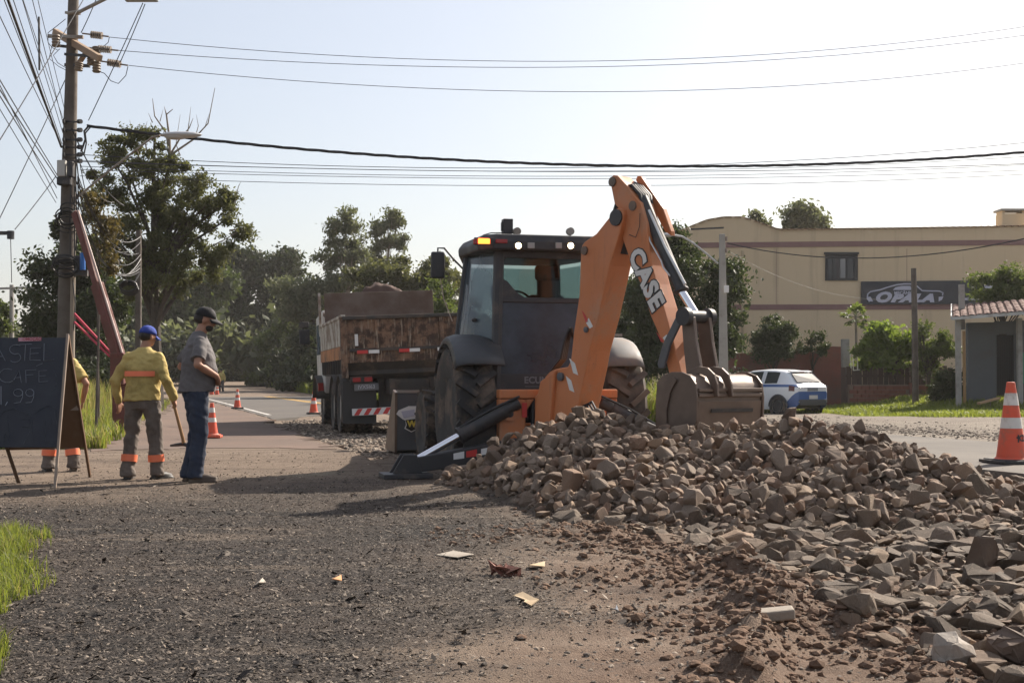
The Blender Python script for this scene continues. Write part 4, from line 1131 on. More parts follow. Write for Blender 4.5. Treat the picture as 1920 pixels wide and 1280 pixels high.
# roof
rz0, rz1 = 2.515, 2.70
rp = [(-.66, -.50), (.66, -.50), (.80, -.32), (.84, .55), (.62, 1.42), (-.62, 1.42), (-.84, .55), (-.80, -.32)]
rf = MB().add([(x, y, rz0) for x, y in rp] + [(x * 1.01, y, rz0 + .10) for x, y in rp] + [(x * .93, y * .95, rz1) for x, y in rp],
              [tuple(range(7, -1, -1)), tuple(range(16, 24))] + [(i, (i + 1) % 8, (i + 1) % 8 + 8, i + 8) for i in range(8)] + [(i + 8, (i + 1) % 8 + 8, (i + 1) % 8 + 16, i + 16) for i in range(8)]).build("roof", M_BLACK, bh, smooth=0, bevel=.025, seg=3)
def rl(px, py): p = blk(px, py, -.505); return p
def lamp_box(px0, py0, px1, py1, mat, nm, th=.02):
    a, b = rl(px0, py1), rl(px1, py0); c = (a + b) / 2
    return MB().box((c.x, -.505, c.z), (abs(b.x - a.x), th * 2, abs(b.z - a.z))).build(nm, mat, rf, smooth=0, bevel=.006)
lamp_box(889, 446, 925, 459, M_BLACK, "beacon_housing", .012); lamp_box(896, 447.5, 918, 457, M_AMBER, "amber_light")
lamp_box(887, 448, 895, 458, M_REDLENS, "red_lens"); lamp_box(929, 449, 951, 456, M_REDLENS, "red_lens")
lamp_box(989, 455, 1002, 466, M_LENS, "work_lamp"); lamp_box(1041, 455, 1053, 466, M_LENS, "work_lamp")
for px in (971, 1069):
    c = rl(px, 461); M = Matrix.Rotation(PI / 2, 4, 'X'); M.translation = Vector((c.x, -.50, c.z))
    l_ = MB().lathe([(.048, 0), (.048, .03)], 16, M).build("work_lamp", M_BLACK, rf)
    M2 = M.copy(); M2.translation = Vector((c.x, -.528, c.z)); MB().lathe([(.034, 0), (.034, .006)], 16, M2).build("lens", M_LIT, l_)
for px in (969, 1069):
    c = blk(px, 434, -.30); M = Matrix.Rotation(PI / 2, 4, 'X'); M.translation = Vector((c.x, -.30, c.z))
    l_ = MB().lathe([(.02, -.06), (.045, -.03), (.045, .03)], 14, M).bar((c.x, -.30, 2.68), (c.x, -.30, c.z - .03), .02, .02).build("roof_lamp", M_RIM, rf)
c = blk(951, 425, -.2)
MB().box((c.x, -.2, c.z), (.11, .12, .17)).box((c.x - .06, -.2, c.z), (.02, .06, .1)).bar((c.x + .02, -.2, 2.66), (c.x + .02, -.2, c.z - .05), .06, .05).tube([(c.x - .3, -.25, 2.70), (c.x - .2, -.25, 2.73), (c.x, -.22, 2.74)], .008, 5).build("loudspeaker_box", M_BLACK, rf, smooth=0, bevel=.01)
# mirror on its arm
mp = blk(821, 497, .95); m0 = cabp(2, -1, 2.40) + Vector((-.02, -.05, 0))
mi_ = MB().tube([m0, m0.lerp(mp, .45) + Vector((0, 0, .12)), mp + Vector((.08, 0, .21)), mp + Vector((0, 0, .21)), mp + Vector((0, 0, .1))], .012, 6).build("mirror_arm", M_HOSE, bh)
MB().box(mp, (.17, .06, .33), Matrix.Rotation(R(-8), 3, 'Z')).build("mirror", M_BLACK, mi_, smooth=0, bevel=.025, seg=3)
MB().tube([mp + Vector((.03, 0, -.16)), blk(832, 560, .95), blk(848, 602, .8)], .007, 5).build("aerial", flat("pale_rod", (.45, .35, .28), .5), bh)
MB().box((-.91, .40, 1.27), (.03, .06, .09)).build("side_marker", M_WHITE_P, bh, smooth=0)
MB().box((-.91, .46, 1.27), (.03, .05, .09)).build("side_marker", M_RED_P, bh, smooth=0)
MB().bar(blk(1166, 628, .1), blk(1166, 628, .1) + Vector((-.18, 0, 0)), .03, .03).build("side_step", M_RIM, bh, smooth=0)
# ------------------- boom, dipper, bucket in the swung vertical plane
P0 = Vector((0.5, 13.9, 0)); BB = R(40); DV = Vector((math.sin(BB), -math.cos(BB), 0)); NV = Vector((math.cos(BB), math.sin(BB), 0))
def pl(px, py, off=0.0):
    d = ray(px, py); o = Vector((0, 0, CAM_Z)); q = P0 + NV * off
    return o + d * ((q - o).dot(NV) / d.dot(NV))
def side(poly, half): return MB(BI).prism([pl(a, b, -half) for a, b in poly], NV * 2 * half)
BT, DT = .155, .10
bmn = side([(1000, 800), (1022, 706), (1030, 697), (1040, 692), (1052, 690), (1064, 688), (1070, 676), (1076, 620), (1086, 553), (1089, 469), (1091, 460), (1096, 453), (1118, 438), (1145, 404), (1151, 394), (1158, 390), (1167, 392), (1169, 402),
          (1166, 420), (1158, 450), (1143, 498), (1135, 536), (1122, 595), (1105, 658), (1099, 692), (1084, 760), (1075, 806)], BT).build("boom", M_ORANGE, bh, smooth=0, bevel=.012)
def plate(poly, half, th, mat, nm, par, sgn=-1, bev=0):
    """raised piece on the camera-side face"""
    return MB(BI).prism([pl(a, b, -half - .001) for a, b in poly], -NV * th).build(nm, mat, par, smooth=0, bevel=bev)
def disc(px, py, half, r_, th, mat, nm, par, through=False):
    c = pl(px, py, -half); M = Matrix((DV, Vector((0, 0, 1)), -NV)).transposed().to_4x4(); M.translation = c
    z0 = -2 * half - th if through else -.01
    return MB(BI).lathe([(r_, z0), (r_, th), (r_ * .6, th * 1.15)], 18, M).build(nm, mat, par)
disc(1156, 408, BT, .085, .02, M_BLACK, "pivot_pin", bmn, True); disc(1097, 470, BT, .045, .02, M_BUCKET, "pivot_pin", bmn, True); disc(1053, 706, BT, .045, .03, M_CHAR, "pivot_pin", bmn, True)
for (x, y) in ((1077, 689), (1070, 721)):
    plate([(x - 9, y - 17), (x + 1, y - 8), (x + 7, y + 14), (x - 2, y + 10)], BT, .003, M_WHITE_P, "warning_sticker", bmn)
plate([(1091, 582), (1096, 588), (1104, 603), (1099, 605)], BT, .003, M_RED_P, "reflective_tape", bmn)
plate([(1099, 605), (1104, 596), (1112, 612), (1106, 616)], BT, .003, M_WHITE_P, "reflective_tape", bmn)
disc(1100, 618, BT, .03, .02, M_CHAR, "bolt", bmn)
dip = side([(1144, 342), (1145, 334), (1149, 328), (1157, 329), (1175, 348), (1200, 380), (1212, 419), (1217, 466), (1222, 497), (1231, 532), (1244, 575), (1262, 640), (1275, 690), (1285, 725), (1262, 725), (1252, 691), (1242, 643), (1220, 592), (1202, 534), (1184, 497), (1177, 476), (1167, 447), (1170, 410), (1163, 395), (1152, 382)], DT).build("dipper", M_ORANGE, bh, smooth=0, bevel=.010)
disc(1149, 341, DT, .05, .015, M_BUCKET, "pivot_pin", dip, True); disc(1187, 386, DT, .05, .015, M_BUCKET, "pivot_pin", dip, True)
# far horn plate and dark hose bundle at the top
hp = side([(1171, 335), (1174, 327), (1180, 327), (1196, 350), (1222, 388), (1237, 431), (1238, 440), (1226, 432), (1205, 392)], .03)
hp.v = [tuple(Vector(p) + NV * .16) for p in hp.v]
hp.build("horn_plate", M_ORANGE, dip, smooth=0, bevel=.008)
hb_ = MB(BI)
for k_ in range(5):
    o_ = NV * (-.05 + .035 * k_)
    hb_ = MB(BI); hb_.tube([pl(1158, 400) + o_, pl(1172, 352) + o_ + Vector((0, 0, .02 * k_)), pl(1192, 349) + o_, pl(1207, 366) + o_, pl(1212, 395) + o_, pl(1216, 430) + o_], .022, 7); hb_.build("hydraulic_hose", M_HOSE, dip)
# lettering along the dipper
tc = pl(1211, 523, -DT - .004); tu = (pl(1237, 592, -DT) - pl(1185, 470, -DT)).normalized()
tup = NV.cross(tu); tup = -tup if tup.x < 0 else tup
fm1 = BI @ frame_m(tc, tu, tup)
fm2 = BI @ frame_m(tc - NV * .004, tu, tup)
lt = text_obj("lettering_outline", "CASE", .27, fm1, flat("letter_black", (.02, .02, .02), .5), dip, .001, .026, 0, space=1.1)
lt2 = text_obj("lettering", "CASE", .27, fm2, paint("letter_white", (.62, .60, .57), .5, dirt_amt=.15), dip, .001, .013, 0, space=1.1)
plate([(1231, 622), (1237, 630), (1245, 640), (1240, 641)], DT, .003, M_RED_P, "reflective_tape", dip)
plate([(1243, 633), (1250, 627), (1254, 637), (1248, 641)], DT, .003, M_WHITE_P, "reflective_tape", dip)
MB(BI).tube([pl(1180, 440, -DT - .01), pl(1192, 445, -DT - .012), pl(1199, 425, -DT - .012), pl(1200, 400, -DT - .01)], .004, 4).build("thin_cable", M_HOSE, dip)
# boom cylinder foot hidden in the boom, dark dipper cylinder head
MB(BI).tube([pl(1166, 430), pl(1170, 452), pl(1166, 475)], [.07, .09, .07], 12).build("dipper_cylinder", M_BLACK, bh)
# bucket cylinder on the front of the dipper
ca, cb, cc = pl(1204, 372), pl(1278, 546), pl(1305, 590)
bc = MB(BI).tube([ca, ca.lerp(cb, .98), ca.lerp(cb, .981), cb], [.062, .062, .075, .075], 14).build("bucket_cylinder", M_BLACK, bh)
MB(BI).tube([cb, cc], .040, 14).build("cylinder_rod", M_CHROME, bc)
off = DV * .085 + Vector((0, 0, .02))
MB(BI).tube([pl(1209, 400) + off - NV * .03, pl(1240, 470) + off - NV * .03, pl(1276, 538) + off - NV * .03], .016, 8).build("feed_pipe", flat("bright_pipe", (.6, .58, .55), .3, .7), bc)
MB(BI).tube([pl(1215, 410) - NV * .075, pl(1230, 455) - NV * .078, pl(1250, 490) - NV * .078, pl(1254, 502) - NV * .08, pl(1266, 518) - NV * .075], .009, 6).build("feed_pipe", flat("bright_pipe2", (.6, .58, .55), .3, .7), bc)
# cross head and links
ch_ = MB(BI).tube([pl(1306, 594) - NV * .19, pl(1306, 594) + NV * .17], .062, 14)
for s in (-1, 1): ch_.tube([pl(1306, 594) + NV * (s * .17 - .03), pl(1306, 594) + NV * (s * .17 + .03)], .09, 14)
lk = ch_.build("link_pin", M_BLACK, bh)
for s in (-1, 1):
    o_ = NV * (s * .115)
    MB(BI).prism([pl(a, b) + o_ - NV * .022 for a, b in ((1295, 596), (1317, 594), (1322, 640), (1331, 690), (1327, 708), (1306, 712), (1300, 660))], NV * .044).build("bucket_link", M_BUCKET, bh, smooth=0, bevel=.008)
    MB(BI).prism([pl(a, b) + NV * (s * .15) - NV * .015 for a, b in ((1289, 594), (1299, 602), (1277, 648), (1266, 690), (1256, 690), (1254, 682), (1264, 645))], NV * .03).build("side_link", M_CHAR, bh, smooth=0, bevel=.006)
# bucket: curved shell with side plates, ears and cutting lip
BW = .46
prof_px = [(1246, 818), (1241, 780), (1243, 735), (1252, 712), (1265, 702), (1280, 701), (1293, 707), (1302, 720), (1306, 742), (1305, 775), (1298, 800), (1272, 815)]
bk = MB(BI).prism([pl(a, b, -BW) for a, b in prof_px], NV * 2 * BW).build("bucket", M_BUCKET, bh, smooth=40, bevel=.012)
sp_px = [(1233, 808), (1232, 760), (1235, 716), (1244, 705), (1262, 697), (1281, 697), (1297, 704), (1307, 719), (1310, 745), (1309, 790), (1300, 812), (1260, 826), (1240, 826)]
for s in (-1, 1):
    m = MB(BI).prism([pl(a, b, -BW) + (NV * 2 * BW if s > 0 else Vector((0, 0, 0))) for a, b in sp_px], NV * s * .025)
    m.build("side_plate", M_BUCKET, bk, smooth=0, bevel=.006)
plate([(1236, 822), (1233, 800), (1232, 756), (1236, 722), (1262, 706), (1270, 712), (1258, 735), (1251, 770), (1252, 822)], BW + .03, .012, M_BUCKET, "wear_plate", bk, bev=.003)
def onback(px, py, s): # point on the back of the bucket profile, s along the axis
    return pl(px, py, -BW) + NV * (BW + s)
for y0, nm, t_ in ((731, "lip_bar", .02), (741, "lip_bar", .02)):
    MB(BI).bar(onback(1306, y0, -BW + .01) + DV * .012, onback(1306, y0, BW - .01) + DV * .012, .03, .03).build(nm, M_BUCKET, bk, smooth=0, bevel=.004)
MB(BI).prism([onback(1306, 752, -BW + .01) + DV * .0, onback(1306, 752, BW - .01), onback(1302, 802, BW - .01), onback(1302, 802, -BW + .01)], DV * .018).build("wear_plate", M_BUCKET, bk, smooth=0, bevel=.004)
MB(BI).prism([onback(1306, 767, -BW + .18) + DV * .019, onback(1306, 767, BW - .15) + DV * .019, onback(1305, 774, BW - .15) + DV * .019, onback(1305, 774, -BW + .18) + DV * .019], DV * .012).build("wear_strip", M_BLACK, bk, smooth=0)
for k_, s in enumerate((-.24, -.04)):
    o_ = NV * (BW + s)
    MB(BI).prism([pl(a, b, -BW) + o_ - NV * .013 for a, b in ((1256, 704), (1266, 692), (1282, 686), (1298, 689), (1310, 701), (1316, 720), (1318, 744), (1308, 744), (1304, 722), (1296, 706), (1284, 700), (1272, 704))], NV * .026).build("ear", M_BUCKET, bk, smooth=0, bevel=.006)
for k_ in range(5):
    s = -BW + .06 + k_ * (2 * BW - .12) / 4
    a = onback(1246, 818, s)
    MB(BI).prism([a, a + Vector((0, 0, -.16)) - DV * .02, a - DV * .06 + Vector((0, 0, -.02))], NV * .06).build("tooth", M_BUCKET, bk, smooth=0)
# swing casting and hoses near the boom foot
sc_ = MB(BI)
M = Matrix.Translation(P0 + Vector((-.08, .05, 0)))
sc_.lathe([(.16, .42), (.17, .5), (.17, .86), (.14, .9)], 18, M)
sc_.build("swing_post", M_ORANGE, bh)
MB(BI).prism([pl(1012, 714, -.2), pl(1040, 694, -.2), pl(1036, 730, -.2), pl(1030, 800, -.2), pl(1000, 810, -.2), pl(1003, 760, -.2)], NV * .4).build("swing_casting", M_ORANGE, bh, smooth=0, bevel=.02)
hs = MB(BI)
for k_ in range(4):
    hs = MB(BI); hs.tube([pl(1030 + 3 * k_, 700, .1), pl(1052 + 3 * k_, 672, -.1 + .04 * k_), pl(1058 + 3 * k_, 640, -.1 + .04 * k_), pl(1066 + 2 * k_, 615, -.05), pl(1078, 640, .02)], .014, 6); hs.build("hydraulic_hose", M_HOSE, bh); hs = MB(BI)
    hs.tube([pl(1078 + 4 * k_, 765, -.02 * k_), pl(1095 + 5 * k_, 762 - 3 * k_, -.1), pl(1115 + 4 * k_, 785, -.1 - .02 * k_), pl(1122 + 5 * k_, 800, -.1)], .013, 6); hs.build("hydraulic_hose", M_HOSE, bh)

# ------------------------------------------------------------------ dump truck
TA, TR = R(13.2), R(2.6)
tk = thing("dump_truck", "dirty orange and white dump truck loaded with soil, seen from behind", "dump truck", (-1.88, 24.5, 0), TA)
tk.rotation_euler = (0, 0, TA)
RB = Matrix.Rotation(-TR, 4, 'Y')   # the body leans a little to its left
M_RUST = NT("rusty_tailgate"); co = M_RUST.obj()
a = M_RUST.noise(5, 7, .7, co); b = M_RUST.noise(1.4, 5, .6, co)
sx = M_RUST.n('ShaderNodeMapping'); sx.inputs['Scale'].default_value = (9, 1, 1.1); M_RUST.l(co, sx.inputs[0]); st_ = M_RUST.noise(2, 5, .7, sx.outputs[0])
col = M_RUST.mix(M_RUST.mapr(a, .42, .62), (0.055, 0.034, 0.026), (0.21, 0.125, 0.080))
col = M_RUST.mix(M_RUST.mapr(st_, .52, .66), col, (0.30, 0.24, 0.18))
col = M_RUST.mix(M_RUST.mapr(b, .48, .7, 0, .7), col, (0.055, 0.04, 0.034))
M_RUST = M_RUST.done(M_RUST.bsdf(col, .85, 0, None, .3))
M_TWHITE = paint("truck_white", (.50, .47, .41), .6, dirt=(.18, .12, .08), dirt_amt=.7, dscale=2.2)
M_TORANGE = paint("truck_orange", (.42, .15, .035), .6, dirt=(.15, .09, .06), dirt_amt=.6, dscale=2.2)
M_TDARK = paint("truck_dark", (.038, .035, .033), .8, dirt=(.12, .09, .07), dirt_amt=.55, dscale=2)
M_HEAD = paint("headboard_inside", (.15, .115, .095), .9, var=.25, dirt=(.10, .065, .05), dirt_amt=.6, dscale=1.2)
def TB(): return MB(RB)
zt0, zb0 = 2.27, 1.22
hw = 1.25
tail = TB().box((0, 0, (zt0 + 1.42) / 2), (2 * hw - .1, .06, zt0 - 1.42)).build("tailgate", M_RUST, tk, smooth=0, bevel=.006)
TB().box((0, -.02, zt0 + .0), (2 * hw + .04, .12, .07)).build("top_rail", M_TDARK, tail, smooth=0, bevel=.01)
for x in (-.62, 0, .62): TB().box((x, -.045, 1.95), (.09, .05, .60)).build("rib", M_RUST, tail, smooth=0, bevel=.008)
TB().box((0, -.045, 1.66), (2.3, .05, .06)).build("rib", M_TDARK, tail, smooth=0)
for (x, mt) in ((-.92, M_RED_P), (-.70, M_WHITE_P), (-.12, M_RED_P), (.08, M_WHITE_P), (.62, M_WHITE_P), (.82, M_RED_P)):
    TB().box((x, -.08, 1.62), (.2, .012, .065)).build("reflective_tape", mt, tail, smooth=0)
TB().box((-1.02, -.05, 1.85), (.06, .012, .22)).build("reflective_tape", M_WHITE_P, tail, smooth=0)
TB().prism([(-1.2, -.03, 1.42), (1.2, -.03, 1.42), (1.2, .25, 1.10), (-1.2, .25, 1.10)], (0, .04, 0)).build("apron", M_TDARK, tk, smooth=0)
for s in (-1, 1):
    TB().box((s * 1.255, .02, 1.72), (.12, .16, 1.16)).build("corner_post", M_TDARK if s > 0 else M_RUST, tk, smooth=0, bevel=.01)
    sd = TB().box((s * hw, 2.55, 2.02), (.05, 5.0, .53)).build("side_panel", M_TWHITE, tk, smooth=0)
    TB().box((s * (hw + .003), 2.55, 1.62), (.055, 5.0, .25)).build("side_stripe", M_TORANGE, sd, smooth=0)
    TB().box((s * (hw - .04), 2.55, 1.35), (.06, 5.0, .30)).build("lower_side", M_TDARK, sd, smooth=0)
    for k_ in range(9): TB().box((s * (hw + .02), .45 + k_ * .52, 1.36), (.05, .06, .28)).build("rib", M_TDARK, sd, smooth=0)
    TB().box((s * hw, 2.55, 2.31), (.09, 5.0, .06)).build("side_rail", M_TWHITE, sd, smooth=0, bevel=.008)
TB().box((0, 2.6, 1.24), (2.4, 5.0, .10)).build("bed_floor", M_TDARK, tk, smooth=0)
TB().box((0, 4.25, 2.14), (2.44, .06, 1.76)).build("headboard", M_HEAD, tk, smooth=0, bevel=.008)
TB().box((-1.27, 4.93, 2.58), (.05, .14, .98)).build("headboard_edge", M_TWHITE, tk, smooth=0, bevel=.006)
# load of soil
lx, ly = np.meshgrid(np.linspace(-1.2, 1.2, 49), np.linspace(.1, 4.96, 90))
lz = 1.9 + .2 * sst(.2, 3.2, ly) + sst(4.2, 4.45, ly) * (.72 + .36 * np.exp(-((lx - .1) / .62) ** 2)) + .34 * fbm(lx * 1.8, ly * 1.8, 5, 100) + .22 * np.abs(fbm(lx * 4, ly * 4, 4, 101)) + .10 * fbm(lx * 11, ly * 11, 3, 102)
lz -= .25 * sst(.7, 1.15, np.abs(lx))
Vl = np.stack([lx.ravel(), ly.ravel(), lz.ravel()], -1) @ np.array(RB.to_3x3()).T
il = np.arange(lx.size).reshape(lx.shape)
M_SOIL = paint("soil_load", (.085, .050, .040), .95, var=.45, scale=6, dirt=(.07, .045, .035), dirt_amt=.5, dscale=3, bump=.6, bscale=20)
so = np_mesh("soil_load", Vl, np.stack([il[:-1, :-1], il[:-1, 1:], il[1:, 1:], il[1:, :-1]], -1).reshape(-1, 4), M_SOIL, tk, smooth=True)
# chassis, wheels
TB().box((-.42, 3.2, .95), (.1, 7.2, .28)).box((.42, 3.2, .95), (.1, 7.2, .28)).box((0, .2, .95), (.9, .12, .24)).build("chassis", M_TDARK, tk, smooth=0)
for (yy, tw) in ((.95, True), (2.3, True), (6.0, False)):
    for s in (-1, 1):
        for x_ in ((.86, 1.18) if tw else (1.08,)):
            m = MB(); tyre(m, (s * x_, yy, .51), .51, .29, .27, 26, .018)
            w = m.build("wheel", M_TYRE, tk, smooth=30)
            m = MB(); rim(m, (s * x_, yy, .51), .27, .29, .2); m.build("rim", M_RIM, w)
        mgx = 1.02 if tw else 1.08
        pts = [(s * mgx - .33, yy + .68 * math.cos(a), .52 + .64 * math.sin(a)) for a in [R(10 + 160 * i / 10) for i in range(11)]]
        v = pts + [(p[0] + .66, p[1], p[2]) for p in pts]
        mg = MB().add(v, [(i, i + 1, i + 12, i + 11) for i in range(10)]).build("mudguard", M_TDARK, tk, smooth=50)
        mm = mg.modifiers.new('shell', 'SOLIDIFY'); mm.thickness = .03
MB().bar((-.9, .95, .51), (.9, .95, .51), .25, .25).bar((-.9, 2.3, .51), (.9, 2.3, .51), .25, .25).build("axle", M_TDARK, tk, smooth=0)
for s in (-1, 1):
    MB().box((s * 1.02, .12, .62), (.64, .02, .80)).build("mud_flap", M_HOSE, tk, smooth=0)
    TB().box((s * .95, .06, 1.10), (.42, .08, .13)).build("tail_light_bar", M_TDARK, tk, smooth=0)
    for q in range(2): TB().box((s * (.82 + .22 * q), .01, 1.10), (.15, .03, .08)).build("tail_light", M_REDLENS, tk, smooth=0)
TB().box((.15, .32, .82), (1.5, .05, .62)).build("underrun_plate", M_TDARK, tk, smooth=0)
bp = TB().box((0, .02, .49), (2.3, .06, .13)).build("bumper", M_WHITE_P, tk, smooth=0)
for k_ in range(13):
    x = -1.12 + k_ * .18
    TB().prism([(x, -.013, .43), (x + .09, -.013, .43), (x + .17, -.013, .55), (x + .08, -.013, .55)], (0, -.004, 0)).build("bumper_stripe", M_RED_P, bp, smooth=0)
pt = TB().box((-.86, .02, .955), (.46, .02, .13)).build("number_plate", paint("grey_plate", (.12, .12, .125), .5), tk, smooth=0)
text_obj("lettering", "IVX5I63", .10, RB @ frame_m((-.86, .007, .955), (1, 0, 0), (0, 0, 1)), flat("plate_letters", (.34, .34, .36), .5), pt, .001, .002)
# cab
M_TCAB = paint("truck_cab_white", (.55, .54, .52), .4, dirt_amt=.4)
TB().prism([(-1.2, 5.25, .8), (-1.2, 7.2, .8), (-1.2, 7.2, 1.6), (-1.2, 6.95, 2.6), (-1.2, 5.25, 2.7)], (2.4, 0, 0)).build("truck_cab", M_TCAB, tk, smooth=0, bevel=.05, seg=3)
for s in (-1, 1):
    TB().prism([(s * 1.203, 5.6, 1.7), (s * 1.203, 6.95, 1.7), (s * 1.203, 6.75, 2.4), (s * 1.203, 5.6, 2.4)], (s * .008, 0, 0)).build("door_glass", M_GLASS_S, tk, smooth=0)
    ma = TB().tube([(s * 1.2, 6.9, 2.45), (s * 1.52, 6.85, 2.5), (s * 1.52, 6.85, 1.95), (s * 1.2, 6.9, 1.85)], .018, 6).build("mirror_arm", M_HOSE, tk)
    TB().box((s * 1.5, 6.83, 2.15), (.25, .08, .36)).box((s * 1.5, 6.83, 2.44), (.22, .08, .14)).build("mirror", M_BLACK, ma, smooth=0, bevel=.02)
TB().box((-1.3, 5.15, .95), (.12, .1, .18)).build("marker_light", M_REDLENS, tk, smooth=0)

# ------------------------------------------------------------------ hatchback
CD = 43.0
cp = at(1524, 772, CD); CAz = -.155
carA = R(37)
car = thing("parked_car", "white and blue hatchback parked in front of the red wall", "car", (cp.x, CD, CAz), carA)
car.scale = (1.07, 1.07, 1.05)
NT_ = NT("car_paint"); co = NT_.obj(); sep = NT_.n('ShaderNodeSeparateXYZ'); NT_.l(co, sep.inputs[0])
z_, y_ = sep.outputs[2], sep.outputs[1]
k1 = NT_.math('SUBTRACT', .78, NT_.math('MULTIPLY', y_, .95))      # blue wedge that falls away from the tail
blue = NT_.math('LESS_THAN', z_, k1)
blue = NT_.math('MAXIMUM', blue, NT_.math('MULTIPLY', NT_.math('LESS_THAN', z_, 1.0), NT_.math('GREATER_THAN', z_, .92)))
colc = NT_.mix(blue, (.70, .72, .75), (.06, .12, .30))
M_CAR = NT_.done(NT_.bsdf(colc, .22, 0, None, .6))
#  y from tail (0) to nose (3.95): (y, halfwidth, belt z, roof z, roof half width, bottom z)
stn = [(0.00, .66, .92, .93, .60, .40), (.06, .76, .96, .98, .64, .30), (.16, .81, .99, 1.06, .62, .25), (.40, .84, 1.0, 1.30, .59, .22), (.62, .855, 1.0, 1.43, .59, .22), (.95, .86, .99, 1.475, .595, .2), (1.5, .865, .97, 1.49, .60, .2), (2.0, .865, .95, 1.46, .59, .2), (2.35, .865, .94, 1.36, .58, .2),
       (2.75, .86, .94, 1.12, .60, .2), (3.0, .85, .93, .965, .66, .2), (3.4, .83, .86, .88, .62, .22), (3.75, .77, .74, .76, .56, .26), (3.95, .62, .62, .64, .46, .34)]
def car_sec(y):
    yy = [s[0] for s in stn]
    return [float(np.interp(y, yy, [s[i] for s in stn])) for i in range(1, 6)]
def car_pt(y, u):
    """u: 0 bottom edge .. 1 centre of roof on the left-hand (-x) side"""
    w, b, r_, rw_, z0 = car_sec(y)
    P_ = [(w * .92, z0), (w * .985, z0 + .15), (w, z0 + (b - z0) * .55), (w * .985, b - .04), (w * .95, b), (rw_ + (w * .95 - rw_) * .06, r_ - .05 * min(1, (r_ - b) * 5)), (rw_ * .86, r_ - .008), (rw_ * .4, r_ + .012), (0, r_ + .016)]
    U_ = [0, .1, .28, .45, .5, .78, .84, .93, 1.0]
    x = float(np.interp(u, U_, [p[0] for p in P_])); z = float(np.interp(u, U_, [p[1] for p in P_]))
    return x, z
def car_patch(ys_, us_, s, off=0.0):
    v, f = [], []
    for y in ys_:
        for u in us_:
            x, z = car_pt(y, u); x2, z2 = car_pt(y, min(1, u + .01)); n2 = Vector((z2 - z, -(x2 - x)))
            if n2.length > 1e-6: n2.normalize()
            v.append((s * (x + off * n2.x), y, z + off * max(0, n2.y)))
    k = len(us_)
    for i in range(len(ys_) - 1):
        for j in range(k - 1): f.append((i * k + j, i * k + j + 1, (i + 1) * k + j + 1, (i + 1) * k + j))
    return v, f
ysb = [0, .03, .06, .11, .16, .25, .4, .5, .62, .8, .95, 1.2, 1.5, 1.8, 2.0, 2.2, 2.35, 2.55, 2.75, 2.9, 3.0, 3.2, 3.4, 3.6, 3.75, 3.87, 3.95]
usb = [0, .05, .1, .2, .28, .38, .45, .48, .5, .6, .7, .78, .81, .84, .88, .93, 1.0]
body = MB()
for s in (-1, 1):
    v, f = car_patch(ysb, usb, s); body.add(v, f)
for (yy, rev) in ((0, 0), (3.95, 1)):
    pts = [(car_pt(yy, u)) for u in usb]
    body.add([(x, yy, z) for x, z in pts] + [(-x, yy, z) for x, z in pts[::-1]], [tuple(range(2 * len(usb)))])
bo = body.build("car_body", M_CAR, car, smooth=50)
M_CGLASS = flat("car_window", (.035, .045, .05), .06, 0, 0, .8)
M_BUMP = flat("bumper_grey", (.05, .055, .065), .5)
for s in (-1, 1):
    for (ya, yb, ub) in ((.72, 1.32, 0), (1.40, 2.12, 1), (2.18, 2.62, 2)):
        us_ = [.53, .6, .7, .765]
        v, f = car_patch(list(np.linspace(ya + .04, yb - .04, 6)), us_, s, .006)
        MB().add(v, f).build("side_window", M_CGLASS, car, smooth=50)
    for yy in (.66, 3.2):
        m = MB(); tyre(m, (s * .795, yy, .30), .30, .19, .20); w = m.build("wheel", M_TYRE, car)
        rot = Matrix(((0, 0, 1), (0, 1, 0), (-1, 0, 0))).to_4x4(); rot.translation = Vector((s * .882, yy, .30))
        m = MB(); m.lathe([(.205, -.03), (.205, .012), (.185, .012), (.18, -.012)], 24, rot, cap=False)
        for q in range(5):
            a = q * 2 * PI / 5 + .3
            m.bar((s * .888, yy, .30), (s * .888, yy + .19 * math.cos(a), .30 + .19 * math.sin(a)), .05, .02, up=(1, 0, 0))
        m.build("rim", flat("alloy", (.55, .56, .58), .3, .8), w)
        MB().lathe([(.19, -.02), (.19, -.019)], 20, rot).build("brake_disc", M_BLACK, w)
        M3 = rot.copy(); M3.translation = Vector((s * .866, yy, .30)); MB().lathe([(.36, -.004), (.36, .004)], 24, M3).build('wheel_well', M_BLACK, car)
        # wheel arch
        pts = [Vector((s * .868, yy + .37 * math.cos(a), .30 + .37 * math.sin(a))) for a in [PI * i / 12 for i in range(13)]]
        MB().tube(pts, .028, 6).build("wheel_arch", M_BUMP, car)
    v, f = car_patch([.075, .12, .18, .26], [.36, .42, .46], s, .012); MB().add(v, f).build("tail_light", M_REDLENS if s > 0 else flat("tail_lens", (.10, .02, .02), .2), car, smooth=50)
    MB().box((s * .878, 1.55, .86), (.02, .14, .03)).build("door_handle", M_BUMP, car, smooth=0, bevel=.006)
    for q in range(5): MB().box((s * .8745, 1.95, .78 - q * .075), (.004, .42, .028)).build("door_print", flat("print_blue", (.16, .2, .36), .5), car, smooth=0)
v = [(-.52, .165, 1.075), (.52, .165, 1.075), (.50, .50, 1.375), (-.50, .50, 1.375), (-.30, .535, 1.39), (.30, .535, 1.39)]
MB().prism([(-.57, .145, 1.06), (.57, .145, 1.06), (.52, .40, 1.315), (.44, .455, 1.355), (-.44, .455, 1.355), (-.52, .40, 1.315)], (0, -.02, .02)).build("rear_window", M_CGLASS, car, smooth=0)
MB().box((0, .50, 1.425), (1.0, .16, .03), Matrix.Rotation(R(12), 3, 'X')).build("spoiler", M_CAR, car, smooth=0, bevel=.01)
MB().box((0, .43, 1.405), (.24, .02, .02)).build("brake_light", M_REDLENS, car, smooth=0)
